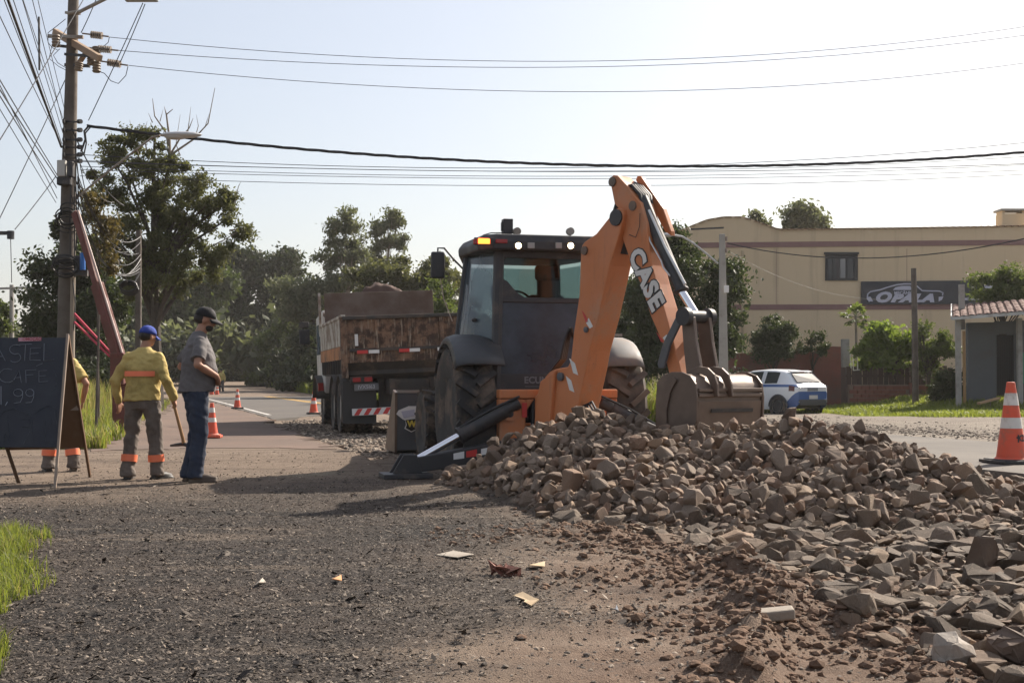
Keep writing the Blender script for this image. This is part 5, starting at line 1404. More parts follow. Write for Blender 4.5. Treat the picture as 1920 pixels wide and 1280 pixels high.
MB().tube([(.08, .105, 1.06), (.35, .15, 1.10)], .012, 5).build("wiper", M_HOSE, car)
MB().prism([(-.60, -.005, .34), (.60, -.005, .34), (.66, -.005, .52), (-.66, -.005, .52)], (0, -.02, 0)).build("bumper", M_BUMP, car, smooth=0, bevel=.008)
np_ = MB().box((0, -.03, .60), (.40, .012, .12)).build("number_plate", flat("plate_pale", (.5, .5, .5), .5), car, smooth=0)
MB().box((0, -.004, .84), (.50, .006, .10)).build("rear_print", flat("print_grey", (.30, .31, .34), .5), car, smooth=0)
for q in range(11): MB().box((-.22 + q * .044, -.009, .84), (.018, .004, .08)).build("rear_print", flat("print_dark", (.10, .11, .13), .5) if q == 0 else bpy.data.materials["print_dark"], car, smooth=0)
for s in (-1, 1): MB().box((s * .62, -.012, .45), (.10, .02, .04)).build("reflector", M_LENS, car, smooth=0)
MB().tube([(0, .62, 1.48), (0, .52, 1.66)], .006, 5).build("aerial", M_HOSE, car)
for s in (-1, 1): MB().box((s * .95, 2.45, .99), (.16, .10, .11)).build("wing_mirror", M_CAR, car, smooth=0, bevel=.03)
MB().box((0, 1.95, .3), (1.5, 3.2, .16)).build("underbody", M_BLACK, car, smooth=0)
# ------------------------------------------------------------------ people
def loft(mb, rings, n=18):
    v, f = [], []
    for (cx, cy, cz, rx, ry) in rings:
        for k in range(n):
            a = 2 * PI * k / n
            v.append((cx + rx * math.cos(a), cy + ry * math.sin(a), cz))
    for i in range(len(rings) - 1):
        for k in range(n):
            k2 = (k + 1) % n; f.append((i * n + k, i * n + k2, (i + 1) * n + k2, (i + 1) * n + k))
    f.append(tuple(range(n - 1, -1, -1))); f.append(tuple(range((len(rings) - 1) * n, len(rings) * n)))
    return mb.add(v, f)
def limb(mb, pts, rr, n=12):
    mb.tube(pts, rr, n)
    for p, r in zip(pts, rr): mb.ball(p, r, 12, 8)
    return mb
def organic(mb, name, mat, parent, voxel=.012, smooth=4, wr=0.0, wf=14.0, seed=0, scale=1.0):
    me = mb.mesh(name + "_src", mat, 0)
    tmp = bpy.data.objects.new(name + "_src", me); COL.objects.link(tmp)
    m = tmp.modifiers.new('r', 'REMESH'); m.mode = 'VOXEL'; m.voxel_size = voxel
    s = tmp.modifiers.new('s', 'SMOOTH'); s.factor = .5; s.iterations = smooth
    dg = bpy.context.evaluated_depsgraph_get()
    out = bpy.data.meshes.new_from_object(tmp.evaluated_get(dg))
    COL.objects.unlink(tmp); bpy.data.objects.remove(tmp); bpy.data.meshes.remove(me)
    n = len(out.vertices); co = np.empty(n * 3, np.float32); out.vertices.foreach_get('co', co); co = co.reshape(-1, 3)
    if wr:
        nr = np.empty(n * 3, np.float32); out.vertices.foreach_get('normal', nr); nr = nr.reshape(-1, 3)
        x, y, z = co[:, 0].astype(float), co[:, 1].astype(float), co[:, 2].astype(float)
        a = np.arctan2(y, x)
        w = fbm(x * wf + y * wf * .5 + seed * 3.1 + 50, z * wf * 1.5 + y * wf * .7 + 20, 3, seed) + .6 * fbm(y * wf * 1.3 + 9, z * wf * .8 + x * wf * .6, 3, seed + 5)
        co = co + nr * (wr * w)[:, None]
    co = co * scale
    out.vertices.foreach_set('co', np.ascontiguousarray(co, np.float32).ravel())
    out.polygons.foreach_set('use_smooth', [True] * len(out.polygons)); out.update()
    out.materials.clear(); out.materials.append(mat)
    o = bpy.data.objects.new(name, out); return link(o, parent)
M_SKIN = paint("skin", (.34, .17, .105), .55, var=.08, dirt_amt=.05, bump=.02)
M_HAIR = flat("dark_hair", (.018, .013, .010), .7)
def cloth(name, c, amt=.2, rough=.9): return paint(name, c, rough, var=.10, scale=9, dirt=dark(c, .55), dirt_amt=amt, dscale=5, bump=.25, bscale=120)
M_YEL = cloth("yellow_shirt", (.47, .355, .12), .45); M_GREYP = cloth("grey_trousers", (.145, .118, .10), .45); M_BAND_O = paint("orange_band", (.85, .20, .09), .5, dirt_amt=.1)
M_TEE = cloth("grey_tshirt", (.115, .105, .105)); M_JEAN = cloth("blue_jeans", (.022, .031, .055), .4); M_BOOT = paint("brown_boot", (.07, .048, .034), .7, dirt_amt=.5); M_BOOTB = paint("black_boot", (.025, .023, .022), .6, dirt_amt=.5)
M_CAPB = cloth("blue_cap", (.022, .050, .27)); M_CAPK = cloth("black_cap", (.015, .015, .017)); M_CREAM = cloth("pale_shirt_tail", (.35, .28, .2)); M_WOOD = paint("tool_handle", (.32, .17, .07), .6, dirt_amt=.3)

def hand(mb, w, d, side, curl=.5, grip=False):
    """w wrist, d direction of the forearm, side: direction the thumb leaves"""
    d = Vector(d).normalized(); side = (Vector(side) - d * Vector(side).dot(d)).normalized(); nrm = d.cross(side)
    w = Vector(w)
    for t in (.02, .045, .07): 
        for q in (-.028, 0, .028): mb.ball(w + d * t + side * q, (.017, .017, .019), 8, 6)
    for i, (q, L) in enumerate(((.032, .068), (.011, .078), (-.011, .072), (-.032, .056))):
        p = w + d * .085 + side * q; dd = d.copy(); pts = [p - d * .02, p]
        for k in range(3):
            ang = curl * (.45 + .25 * k) * (1.9 if grip else 1.0)
            dd = (Matrix.Rotation(ang, 3, side) @ dd); p = p + dd * L * (.45, .32, .23)[k]; pts.append(p)
        limb(mb, pts, [.011, .0108, .010, .0095, .0085], 8)
    p = w + d * .03 + side * .035
    td = (d * .75 + side * .6 - nrm * -.15).normalized()
    limb(mb, [w + d * .015 + side * .02, p + td * .02, p + td * .045, p + td * .045 + (d * .9 + nrm * -.3).normalized() * .028], [.014, .0125, .011, .0095], 8)

def make_person(label, loc, rotz, sc, P, group=None):
    """P: joints and clothes, in metres for a 1.75 m person facing +y"""
    root = thing("person", label, "person", loc, rotz, group)
    g = P.get
    vox = g('vox', .011)
    lean = Vector(g('lean', (0, 0, 0)))
    def up(p): p = Vector(p); return p + lean * max(0, (p.z - .95) / .5)
    sh = {s: up((s * .178, g('sh_y', 0.0), 1.385)) for s in (-1, 1)}
    hipx = .10
    J = {}
    for s, k in ((-1, 'L'), (1, 'R')):
        J[s] = dict(hip=Vector((s * hipx, 0, .92)), knee=Vector(g('knee' + k, (s * .12, .02, .50))), ank=Vector(g('ank' + k, (s * .13, -.02, .09))), toe=Vector(g('toe' + k, (.02 * s, .19, -.06))),
                    elb=Vector(g('elb' + k, (s * .26, -.03, 1.13))), wri=Vector(g('wri' + k, (s * .27, .05, .88))), thumb=Vector(g('thumb' + k, (0, 1, 0))))
    belly = g('belly', 0.0)
    # body: one continuous skin
    b = MB()
    loft(b, [(0, 0, .86, .14, .10), (0, 0, .95, .145, .105), (*up((0, 0, 1.12))[:2], 1.12, .13, .095), (*up((0, 0, 1.3))[:2], 1.3, .15, .10), (*up((0, 0, 1.42))[:2], 1.42, .14, .08), (*up((0, .005, 1.49))[:2], 1.49, .06, .06)])
    hr = Matrix.Rotation(g('head_yaw', 0), 3, 'Z') @ Matrix.Rotation(g('head_pitch', 0), 3, 'X') 
    nb = up((0, .015, 1.50))
    def H(p): return nb + hr @ Vector(p)
    limb(b, [up((0, .0, 1.44)), H((0, .015, .06))], [.062, .056])
    b.ball(H((0, .022, .155)), (.074, .092, .105), 20, 14, rot=hr); b.ball(H((0, .055, .085)), (.056, .058, .062), 16, 10, rot=hr); b.ball(H((0, .085, .058)), (.028, .022, .02), 10, 8, rot=hr)
    b.ball(H((0, .118, .118)), (.014, .018, .022), 10, 8, rot=hr); b.ball(H((0, .108, .14)), (.010, .014, .026), 8, 6, rot=hr)
    b.ball(H((0, .100, .158)), (.045, .016, .012), 12, 6, rot=hr); b.ball(H((0, .106, .082)), (.022, .010, .006), 10, 6, rot=hr); b.ball(H((0, .105, .071)), (.020, .010, .006), 10, 6, rot=hr)
    for s in (-1, 1): b.ball(H((s * .078, .012, .125)), (.010, .022, .032), 10, 8, rot=hr)
    for s in (-1, 1):
        j = J[s]
        limb(b, [j['hip'], j['hip'].lerp(j['knee'], .5), j['knee'], j['knee'].lerp(j['ank'], .35) + Vector((0, -.015, 0)), j['ank']], [.088, .078, .056, .056, .04])
        limb(b, [up((s * .10, 0, 1.40)), sh[s], sh[s].lerp(j['elb'], .5), j['elb'], j['elb'].lerp(j['wri'], .35), j['wri']], [.06, .056, .050, .041, .042, .029])
        hand(b, j['wri'], g('hdir' + ('L' if s < 0 else 'R'), j['wri'] - j['elb']), j['thumb'], g('curl' + ('L' if s < 0 else 'R'), .45), g('grip' + ('L' if s < 0 else 'R'), False))
    organic(b, "body", M_SKIN, root, min(vox, .0095), 2, scale=sc)
    # shirt
    t = MB(); hem = g('hem', .87)
    w = g('girth', 1.0)
    loft(t, [(0, .01 * belly, hem, .185 * w, .135 * w + belly * .4), (0, belly * .4, .98, .18 * w, .13 * w + belly * .7), (*up((0, belly * .5, 1.12))[:2], 1.12, .175 * w, .13 * w + belly * .7), (*up((0, belly * .2, 1.26))[:2], 1.26, .19 * w, .135 * w + belly * .2), (*up((0, 0, 1.37))[:2], 1.37, .205, .125), (*up((0, -.005, 1.44))[:2], 1.44, .165, .095), (*up((0, 0, 1.49))[:2], 1.49, .085, .078), (*up((0, .005, 1.51))[:2], 1.51, .068, .066)], 24)
    for s in (-1, 1):
        j = J[s]; e = j['elb']
        if g('sleeve', 'long') == 'long':
            limb(t, [up((s * .09, 0, 1.425)), sh[s], sh[s].lerp(e, .5), e, e.lerp(j['wri'], .5), e.lerp(j['wri'], .96)], [.055, .074, .070, .062, .056, .047])
        else:
            limb(t, [up((s * .09, 0, 1.425)), sh[s], sh[s].lerp(e, .4)], [.055, .075, .076]); t.tube([sh[s].lerp(e, .4), sh[s].lerp(e, .80)], [.078, .080], 14)
    shirt = organic(t, "shirt", g('shirt'), root, vox, 3, .034, 10, 1, sc)
    # trousers
    t = MB()
    loft(t, [(0, 0, .80, .165, .12), (0, 0, .90, .172, .128), (0, 0, .99, .165, .122), (0, 0, 1.02, .16, .118)], 20)
    for s in (-1, 1):
        j = J[s]; k, a, h = j['knee'], j['ank'], j['hip']
        limb(t, [h + Vector((0, 0, -.02)), h.lerp(k, .5), k, k.lerp(a, .5) + Vector((0, -.008, 0)), a + Vector((0, -.01, .05))], [.108, .098, .083, .080, .078])
        t.tube([a + Vector((0, -.01, .06)), a + Vector((0, -.012, -.045))], [.079, .088], 14)
    tr = organic(t, "trousers", g('trousers'), root, vox, 3, .036, 9, 7, sc)
    if g('bands'):
        for s in (-1, 1):
            j = J[s]; c = j['ank'].lerp(j['knee'], .38) + Vector((0, -.01, 0)); dz = (j['knee'] - j['ank']).normalized()
            pts = [(c - dz * .04), (c + dz * .04)]
            MB(Matrix.Scale(sc, 4)).tube(pts, .0905, 18, caps=False).build("reflective_band", M_BAND_O, tr)
        if g('chest_band'):
            v = []; 
            for z in (1.175, 1.235):
                for i in range(13):
                    a = -PI / 2 - .95 + 1.9 * i / 12
                    c = up((0, 0, z)); v.append((c.x + .192 * w * math.cos(a), c.y + (.147 * w) * math.sin(a), z))
            MB(Matrix.Scale(sc, 4)).add(v, [(i, i + 1, i + 14, i + 13) for i in range(12)]).build("reflective_band", M_BAND_O, shirt)
    for s in (-1, 1):
        j = J[s]; a = j['ank']; tv = j['toe']
        f_ = MB(); d = Vector((tv.x, tv.y, 0)).normalized()
        limb(f_, [a + Vector((0, 0, .06)), a + Vector((0, 0, -.02)) - d * .015, Vector((a.x, a.y, .045)) - d * .03], [.055, .058, .045])
        limb(f_, [Vector((a.x, a.y, .05)), Vector((a.x, a.y, .042)) + d * .10, Vector((a.x, a.y, .034)) + d * .175], [.05, .046, .034])
        f_.box((a.x + d.x * .065, a.y + d.y * .065, .012), (.095, .28, .024), Matrix.Rotation(math.atan2(-d.x, d.y), 3, 'Z'))
        organic(f_, "boot", g('boots'), root, .010, 2, 0, scale=sc)
    # cap, hair
    cp_ = MB(Matrix.Scale(sc, 4)); v, f = [], []
    for i in range(7):
        th = (PI / 2) * i / 6
        for k in range(20):
            a = 2 * PI * k / 20
            v.append(H((.088 * math.cos(a) * math.cos(th), .012 + .107 * math.sin(a) * math.cos(th), .162 + .105 * math.sin(th) ** .85)))
    for i in range(6):
        for k in range(20):
            k2 = (k + 1) % 20; f.append((i * 20 + k, i * 20 + k2, (i + 1) * 20 + k2, (i + 1) * 20 + k))
    cp_.add(v, f)
    brim_s = 1 if not g('cap_back') else -1
    v = []
    for r_ in (0, 1):
        for i in range(13):
            a = R(25 + 130 * i / 12)
            L = 1.0 if r_ == 0 else 1.62 + .12 * math.sin(a)
            v.append(H((.088 * math.cos(a) * (L if r_ == 0 else 1.0), brim_s * (.107 * math.sin(a) * L) + .012, .166 - (.035 * r_) - .02 * abs(math.cos(a)))))
    cp_.add(v, [(i, i + 1, i + 14, i + 13) for i in range(12)])
    cap = cp_.build("cap", g('cap'), root, smooth=60)
    m = cap.modifiers.new('shell', 'SOLIDIFY'); m.thickness = .006
    hm = MB(); hm.ball(H((0, -.012, .135)), (.080, .088, .062), 16, 10, rot=hr); organic(hm, "hair", M_HAIR, root, .009, 2, scale=sc)
    if g('beard'):
        hm = MB(); hm.ball(H((0, .066, .066)), (.060, .050, .045), 14, 10, rot=hr); hm.ball(H((0, .10, .092)), (.028, .014, .006), 10, 6, rot=hr); organic(hm, "beard", M_HAIR, root, .008, 2, scale=sc)
    e_ = MB(Matrix.Scale(sc, 4))
    for s in (-1, 1): e_.ball(H((s * .030, .098, .140)), (.011, .007, .006), 8, 6, rot=hr)
    e_.build("eyes", M_HAIR, root)
    return root

def foot_at(px, py): g_ = gnd(px, py); return (g_.x, g_.y, hz(g_.x, g_.y))
# man in yellow seen from behind
fx = foot_at(266, 897)
S1 = .935
yel = make_person("worker seen from behind in yellow long-sleeved shirt and blue cap holding a tool handle", (fx[0], fx[1], fx[2] - .005), R(-8), S1,
    dict(shirt=M_YEL, trousers=M_GREYP, cap=M_CAPB, boots=M_BOOTB, bands=True, chest_band=True, girth=1.16, hem=.90, head_yaw=R(-28), head_pitch=R(-10), lean=(.0, .03, 0),
         kneeL=(-.14, .03, .50), ankL=(-.155, -.02, .09), kneeR=(.14, .04, .50), ankR=(.16, .05, .09), toeL=(-.05, .19, 0), toeR=(.10, .17, 0),
         elbL=(-.30, -.05, 1.13), wriL=(-.30, .02, .89), elbR=(.29, -.05, 1.14), wriR=(.335, .08, .92), gripR=True, curlR=.75, thumbL=(.2, 1, 0), thumbR=(-.3, 1, .2)))
wr = Matrix.Rotation(R(-8), 4, 'Z') @ (Vector((.335, .10, .845)) * S1)
hp_ = Vector(fx) + wr
tool = thing("pickaxe", "short wooden tool handle held by the worker in yellow", "tool", hp_)
MB().tube([(-.05, -.02, .13), (.0, 0, 0), (.09, .03, -.36), (.10, .035, -.42)], [.017, .016, .019, .022], 10).build("handle", M_WOOD, tool)
MB().tube([(-.06, .10, -.44), (.10, .035, -.42), (.26, -.05, -.47)], [.012, .024, .010], 8).build("head", M_BLACK, tool)
# bearded man in grey
fx = foot_at(366, 903)
gry = make_person("bearded man in grey t-shirt, jeans and black cap standing with hands on hips", (fx[0], fx[1], fx[2] - .004), R(-68), 1.03,
    dict(shirt=M_TEE, trousers=M_JEAN, cap=M_CAPK, boots=M_BOOT, sleeve='short', girth=1.14, belly=.05, hem=.90, beard=True, head_yaw=R(-10), head_pitch=R(-14), lean=(0, .02, 0),
         kneeL=(-.10, .03, .50), ankL=(-.11, -.03, .09), kneeR=(.10, .03, .50), ankR=(.10, .0, .09), toeL=(-.03, .19, 0), toeR=(.05, .19, 0),
         elbR=(.31, -.03, 1.17), wriR=(.20, .17, 1.06), hdirR=(-.75, .25, -.45), elbL=(-.34, -.10, 1.16), wriL=(-.22, .10, 1.02), hdirL=(.5, .4, -.5), thumbR=(-.2, -.6, .6), thumbL=(.2, -.6, .6)))
# third worker behind the board
fx = foot_at(114, 884)
make_person("worker in yellow short-sleeved shirt half hidden behind the chalkboard", (fx[0], fx[1], fx[2] - .004), R(24), .89,
    dict(shirt=M_YEL, trousers=M_GREYP, cap=M_CAPB, boots=M_BOOTB, bands=True, sleeve='short', girth=1.15, head_pitch=R(-48), lean=(-.03, .17, 0), ankL=(-.15, .06, .09), kneeL=(-.13, .07, .5), ankR=(.15, -.05, .09),
         elbR=(.30, -.02, 1.13), wriR=(.27, .10, .90), curlR=.7))
# far worker
pw = at(415, 738, 88)
make_person("small distant worker in orange yellow shirt walking on the road", (pw.x, 88, .09), R(170), .98,
    dict(shirt=M_YEL, trousers=cloth("dark_trousers", (.05, .045, .05)), cap=M_CAPK, boots=M_BOOTB, vox=.02, kneeL=(-.11, .08, .5), elbR=(.30, .05, 1.18), wriR=(.24, .24, 1.26), curlR=.9))

# ------------------------------------------------------------------ chalkboard
M_BOARDF = paint("chalkboard_face", (.019, .022, .031), .8, var=.3, scale=2.5, dirt=(.045, .05, .06), dirt_amt=.5, dscale=2.2, bump=.02)
M_BOARDB = paint("brown_board_back", (.115, .062, .030), .85, var=.15, dirt_amt=.3)
M_CHALK = paint("chalk", (.23, .25, .29), .95, var=.4, scale=22, dirt=(.06, .07, .085), dirt_amt=.3, dscale=26)
M_LEG = paint("sign_leg", (.26, .20, .155), .8, dirt_amt=.3)
f0, b0 = gnd(103, 914, hz(-4.4, 12.4)), gnd(169, 895, hz(-4.4, 13.6))
apx = at(127, 626, 13.05)
SW = 1.0
sgn = thing("chalkboard_sign", "folding chalkboard sign with chalk prices standing on the gravel", "sign", (f0.x, f0.y, 0))
o_ = Vector((f0.x, f0.y, 0))
def quadp(p0, p1, k): return p0.lerp(p1, k)
left = Vector((-SW, -.02, 0))
def front(u, k): # u from right edge 0 to left edge 1, k up the leg
    return f0.lerp(apx, k) + left * u - o_
kb, kt = .255, .975
nf = (front(1, 0) - front(0, 0)).cross(front(0, 1) - front(0, 0)).normalized()
if nf.y > 0: nf = -nf
MB().prism([front(.01, kb), front(.99, kb), front(.99, kt), front(.01, kt)], -nf * .015).build("front_board", M_BOARDF, sgn, smooth=0)
bl0 = gnd(35, 905, hz(-5.0, 13.0))
def backp(u, k): return b0.lerp(apx, k).lerp(bl0.lerp(apx + left, k), u) - o_
nb_ = (backp(1, 0) - backp(0, 0)).cross(backp(0, 1) - backp(0, 0)).normalized()
if nb_.y < 0: nb_ = -nb_
MB().prism([backp(.015, .22), backp(.985, .22), backp(.985, .96), backp(.015, .96)], nb_ * .012).build("back_board", M_BOARDB, sgn, smooth=0)
MB().bar(backp(0.01, .5), backp(.99, .5), .03, .05).build("back_brace", M_LEG, sgn, smooth=0)
for u in (0, 1):
    MB().bar(front(u, -.005), front(u, 1.0), .026, .034).build("leg", M_LEG, sgn, smooth=0, bevel=.004)
    MB().bar(backp(u, -.005), backp(u, .985), .026, .034).build("leg", M_BOARDB, sgn, smooth=0, bevel=.004)
def ub(px, py):
    """board coordinates (u,k) under a photograph pixel, then the 3-D point just above the face"""
    d = ray(px, py); o = Vector((0, 0, CAM_Z)); q = front(0, .5) + o_ + nf * .004
    return o + d * ((q - o).dot(nf) / d.dot(nf)) - o_
M_CHALK2 = paint("faint_chalk", (.085, .095, .115), .95, var=.5, scale=22, dirt=(.035, .04, .05), dirt_amt=.6, dscale=20)
def chalk(strokes, r=.006):
    m = MB()
    for st_ in strokes: m.tube([ub(*p) for p in st_], r, 5, flat=.4)
    return m.build("lettering" if r > .0045 else "chalk_mark", M_CHALK if r > .0045 else M_CHALK2, sgn)
def arc(cx, cy, rx, ry, a0, a1, n=9): return [(cx + rx * math.cos(R(a0 + (a1 - a0) * i / n)), cy - ry * math.sin(R(a0 + (a1 - a0) * i / n))) for i in range(n + 1)]
chalk([[(-38, 676), (-36, 648)], [(-36, 648), (-26, 650), (-24, 660), (-36, 664)], [(-16, 677), (-4, 650), (10, 676)], [(-10, 668), (5, 668)]])
chalk([arc(30, 655, 12, 9, 50, 260) + arc(28, 670, 11, 9, 80, -140)[1:]]); chalk([[(36, 646), (60, 645)], [(48, 646), (46, 676)]]); chalk([[(76, 652), (57, 653), (56, 675), (76, 675)], [(57, 663), (72, 662)]]); chalk([[(83, 644), (82, 676), (101, 674)]], .008)
chalk([arc(14, 704, 16, 13, 60, 310)]); chalk([[(26, 712), (36, 694), (40, 717)], [(28, 708), (39, 707)]]); chalk([[(49, 717), (48, 694), (68, 693)], [(48, 703), (62, 702)]]); chalk([[(88, 694), (73, 695), (73, 716), (90, 715)], [(73, 705), (86, 704)], [(68, 686), (80, 681)]])
chalk([[(2, 724), (2, 758)]], .009); chalk([[(14, 753), (10, 760)]], .008)
chalk([arc(34, 736, 9, 7, 20, 380) + [(42, 745), (38, 754), (26, 756)]]); chalk([arc(56, 736, 8, 7, 20, 380) + [(63, 745), (59, 754), (48, 755)]])
chalk([[(0, 778), (12, 768), (28, 766), (44, 774), (60, 780)]], .0044); chalk([[(64, 776), (80, 764), (92, 760), (104, 764)]], .0044); chalk([arc(92, 712, 14, 22, 60, -70)], .004)
for s_ in ([(14, 780), (18, 822)], [(40, 786), (56, 784), (58, 800), (42, 800)], [(60, 786), (62, 828)], [(84, 788), (86, 830), (108, 828)], [(96, 784), (97, 800)], [(6, 830), (10, 812), (16, 830)], [(44, 832), (56, 808)], [(104, 770), (108, 808)]): chalk([s_], .0035)
# sticker with the word
a, b = ub(35, 641), ub(77, 632)
ps = MB().prism([ub(35, 640), ub(77.5, 639), ub(77.5, 632), ub(35, 633)], nf * .003).build("sticker", paint("pink_sticker", (.42, .22, .25), .7, dirt_amt=.1), sgn, smooth=0)
text_obj("lettering", "PROMO\u00c7\u00c3O", .042, frame_m(ub(56, 636) + nf * .004, (1, 0, 0), Vector((0, 0, 1)) - nf * nf.z), flat("sticker_red", (.25, .03, .03), .6), ps, .0005, .001)

# ------------------------------------------------------------------ traffic cones
M_CONE = paint("cone_orange", (.62, .080, .032), .55, var=.15, dirt=(.26, .13, .09), dirt_amt=.5, dscale=5); M_CONEW = paint("cone_white", (.62, .60, .56), .55, dirt=(.30, .26, .22), dirt_amt=.5, dscale=6); M_CONEB = paint("cone_base", (.03, .03, .032), .7, dirt_amt=.4)
def cone_geo(H_, rb, rt, base, z0=0.05):
    def rad(z): return rb + (rt - rb) * (z - z0) / (H_ - z0)
    bands = [(z0, .40, 0), (.40, .54, 1), (.54, .70, 0), (.70, .86, 1), (.86, 1.0, 0)]
    body = []; wh = []
    for (a_, b_, k) in bands:
        za = z0 + (H_ - z0) * (a_ if a_ != z0 else 0); zb = z0 + (H_ - z0) * b_
        (wh if k else body).append(MB().lathe([(rad(za) + .002 * k, za), (rad(zb) + .002 * k, zb)], 24, cap=False))
    body[-1].lathe([(rad(H_), H_), (rad(H_) * .7, H_ + .004), (rad(H_) * .6, H_ - .02)], 24)
    body[0].lathe([(rb + .03, z0 - .008), (rb + .004, z0 + .02)], 24, cap=False)
    bs = MB(); h = base / 2
    bs.box((0, 0, .022), (base, base, .035)).box((0, 0, .045), (base * .86, base * .86, .015))
    for sx in (-1, 1):
        for sy in (-1, 1): bs.box((sx * h * .8, sy * h * .8, .004), (.06, .06, .012))
    return body, wh, bs
def cone(label, px, py, zg, H_, rb=None, rotz=.1, D=None, tilt=0.0, base_mat=M_CONEB):
    p = gnd(px, py, zg) if D is None else at(px, py, D)
    t = thing("traffic_cone", label, "traffic cone", (p.x, p.y, zg), rotz, "traffic cones round the road works")
    t.rotation_euler = (0, tilt, rotz)
    a_, b_, c_ = cone_geo(H_, rb or H_ * .185, H_ * .05, H_ * .56)
    [q.build("orange_band", M_CONE, t, smooth=40) for q in a_]; [q.build("white_band", M_CONEW, t, smooth=40) for q in b_]; c_.build("base", base_mat, t, smooth=0, bevel=.008)
    return t
nc = cone("large orange and white cone at the near edge of the dusty road on the right", 1897, 868, .092, .93, rotz=.2)
stk = MB(Matrix.Rotation(-.2, 4, 'Z'))
stk.prism([(-.05 + .0, -.170, .24), (.13, -.175, .24), (.13, -.160, .33), (-.05, -.160, .33)], (0, -.006, 0))
em_ = MB(); 
def cone_txt(ch, ang, z, sz):
    H_, rb, rt = .93, .93 * .185, .93 * .05; r_ = rb + (rt - rb) * (z - .05) / (H_ - .05) + .004
    n_ = Vector((math.sin(ang), -math.cos(ang), .15)).normalized(); c = Vector((math.sin(ang) * r_, -math.cos(ang) * r_, z))
    return text_obj("lettering", ch, sz, frame_m(c, (math.cos(ang), math.sin(ang), 0), (0, 0, 1)), bpy.data.materials['machine_black'], nc, .002, .004)
cone_txt("\u2020", -.02, .29, .10); cone_txt("C", .28, .29, .10); cone_txt("L", .6, .29, .10)
cone("orange and white cone beside the jeans of the bearded man", 397, 820, .095, .57, base_mat=M_CONE)
cone("cone on the road edge line, second from the bearded man", 445, 766, .098, .64, rotz=.4)
cone("cone standing in the lane just left of the dump truck", 588, 776, .098, .64, rotz=.3)
cone("tiny far cone next to the distant worker", 407, 741, .098, .72)
bag = at(398, 728, 82)
cone("farthest small cone partly hidden by the bearded man", 397, 741, .098, .72, rotz=.5)

# ------------------------------------------------------------------ utility pole and its gear
PD = 25.0
M_POLE = paint("pole_wood", (.105, .087, .072), .9, var=.3, scale=5, dirt=(.07, .055, .045), dirt_amt=.4, dscale=3, bump=.4, bscale=18)
M_WIRE = flat("wire_dark", (.022, .022, .025), .6); M_WIRE2 = flat("wire_grey", (.06, .06, .065), .7)
M_PORC = paint("porcelain", (.20, .155, .115), .35, dirt_amt=.2); M_WOODX = paint("crossarm_wood", (.30, .21, .14), .85, var=.3, dirt_amt=.4)
base = at(122, 830, PD); pb = Vector((base.x, PD, hz(base.x, PD) - .3))
pole = thing("utility_pole", "tall weathered utility pole carrying crossarms, boxes and many cables", "utility pole", pb)
PX = Matrix.Translation(-pb)
def PB(): return MB(PX)
ptop = at(141, -120, PD)
PB().tube([pb, at(124, 620, PD), at(129, 330, PD), at(136, 60, PD), ptop], [.175, .165, .14, .105, .09], 16).build("shaft", M_POLE, pole)
def pt_(px, py, dd=0): return at(px, py, PD + dd)
# crossarms
PB().bar(pt_(103, 60, .6), pt_(187, 110, -.9), .11, .13).build("crossarm", M_WOODX, pole, smooth=0, bevel=.01)
PB().bar(pt_(90, 68, -.2), pt_(156, 70, -.2), .06, .06).build("crossarm", M_RIM, pole, smooth=0)
PB().bar(pt_(108, 86, 0), pt_(166, 92, -.1), .05, .05).bar(pt_(122, 122, 0), pt_(168, 124, -.2), .05, .06).bar(pt_(122, 102, -.2), pt_(180, 106, -.5), .05, .05).build("bracket", M_BLACK, pole, smooth=0)
PB().bar(pt_(146, 122, -.1), pt_(162, 98, -.3), .07, .07).build("brace", M_WOODX, pole, smooth=0)
for (x0, y0, x1, y1) in ((105, 66, 105, 88), (181, 116, 181, 136), (171, 104, 171, 122), (149, 117, 147, 133), (180, 88, 181, 106)):
    a, b = pt_(x0, y0, -.35), pt_(x1, y1, -.35)
    PB().tube([a.lerp(b, k / 8) for k in range(9)], [.085 if k % 2 else .068 for k in range(9)], 12).build("switch_insulator", M_PORC, pole)
for (x0, y0, x1, y1) in ((154, 63, 204, 69), (166, 90, 222, 95), (183, 114, 240, 123)):
    a, b = pt_(x0, y0, -.4), pt_(x1, y1, -.4)
    m = PB(); m.tube([a, b], .016, 6)
    for k in range(6):
        c = a.lerp(b, .36 + .075 * k); d = (b - a).normalized(); m.tube([c - d * .008, c + d * .008], .072, 12)
    m.build("strain_insulator", M_PORC, pole)
for (pts, r_) in (([(205, 70), (203, 80), (196, 86), (185, 93)], .007), ([(240, 125), (236, 142), (222, 157), (208, 152), (196, 138), (185, 134)], .008), ([(123, 36), (108, 48), (90, 62), (90, 80), (98, 90), (108, 94)], .007), ([(112, 92), (100, 104), (108, 118), (124, 128)], .007), ([(100, 76), (92, 110), (110, 125), (124, 132)], .006)):
    PB().tube([pt_(*p, -.4) for p in pts], r_, 5).build("jumper_wire", M_WIRE, pole)
# upper lamp arm
la = PB().tube([pt_(128, 25, -.1), pt_(150, 22, -.3), pt_(200, -3, -.8), pt_(240, -6, -1.1)], .035, 8).bar(pt_(123, 24, 0), pt_(150, 26, -.2), .04, .05).build("lamp_arm", M_RIM, pole)
PB().box(pt_(264, -4, -1.2), (.62, .24, .12)).build("lamp_head", M_STEELG, la, smooth=0, bevel=.03, seg=3)
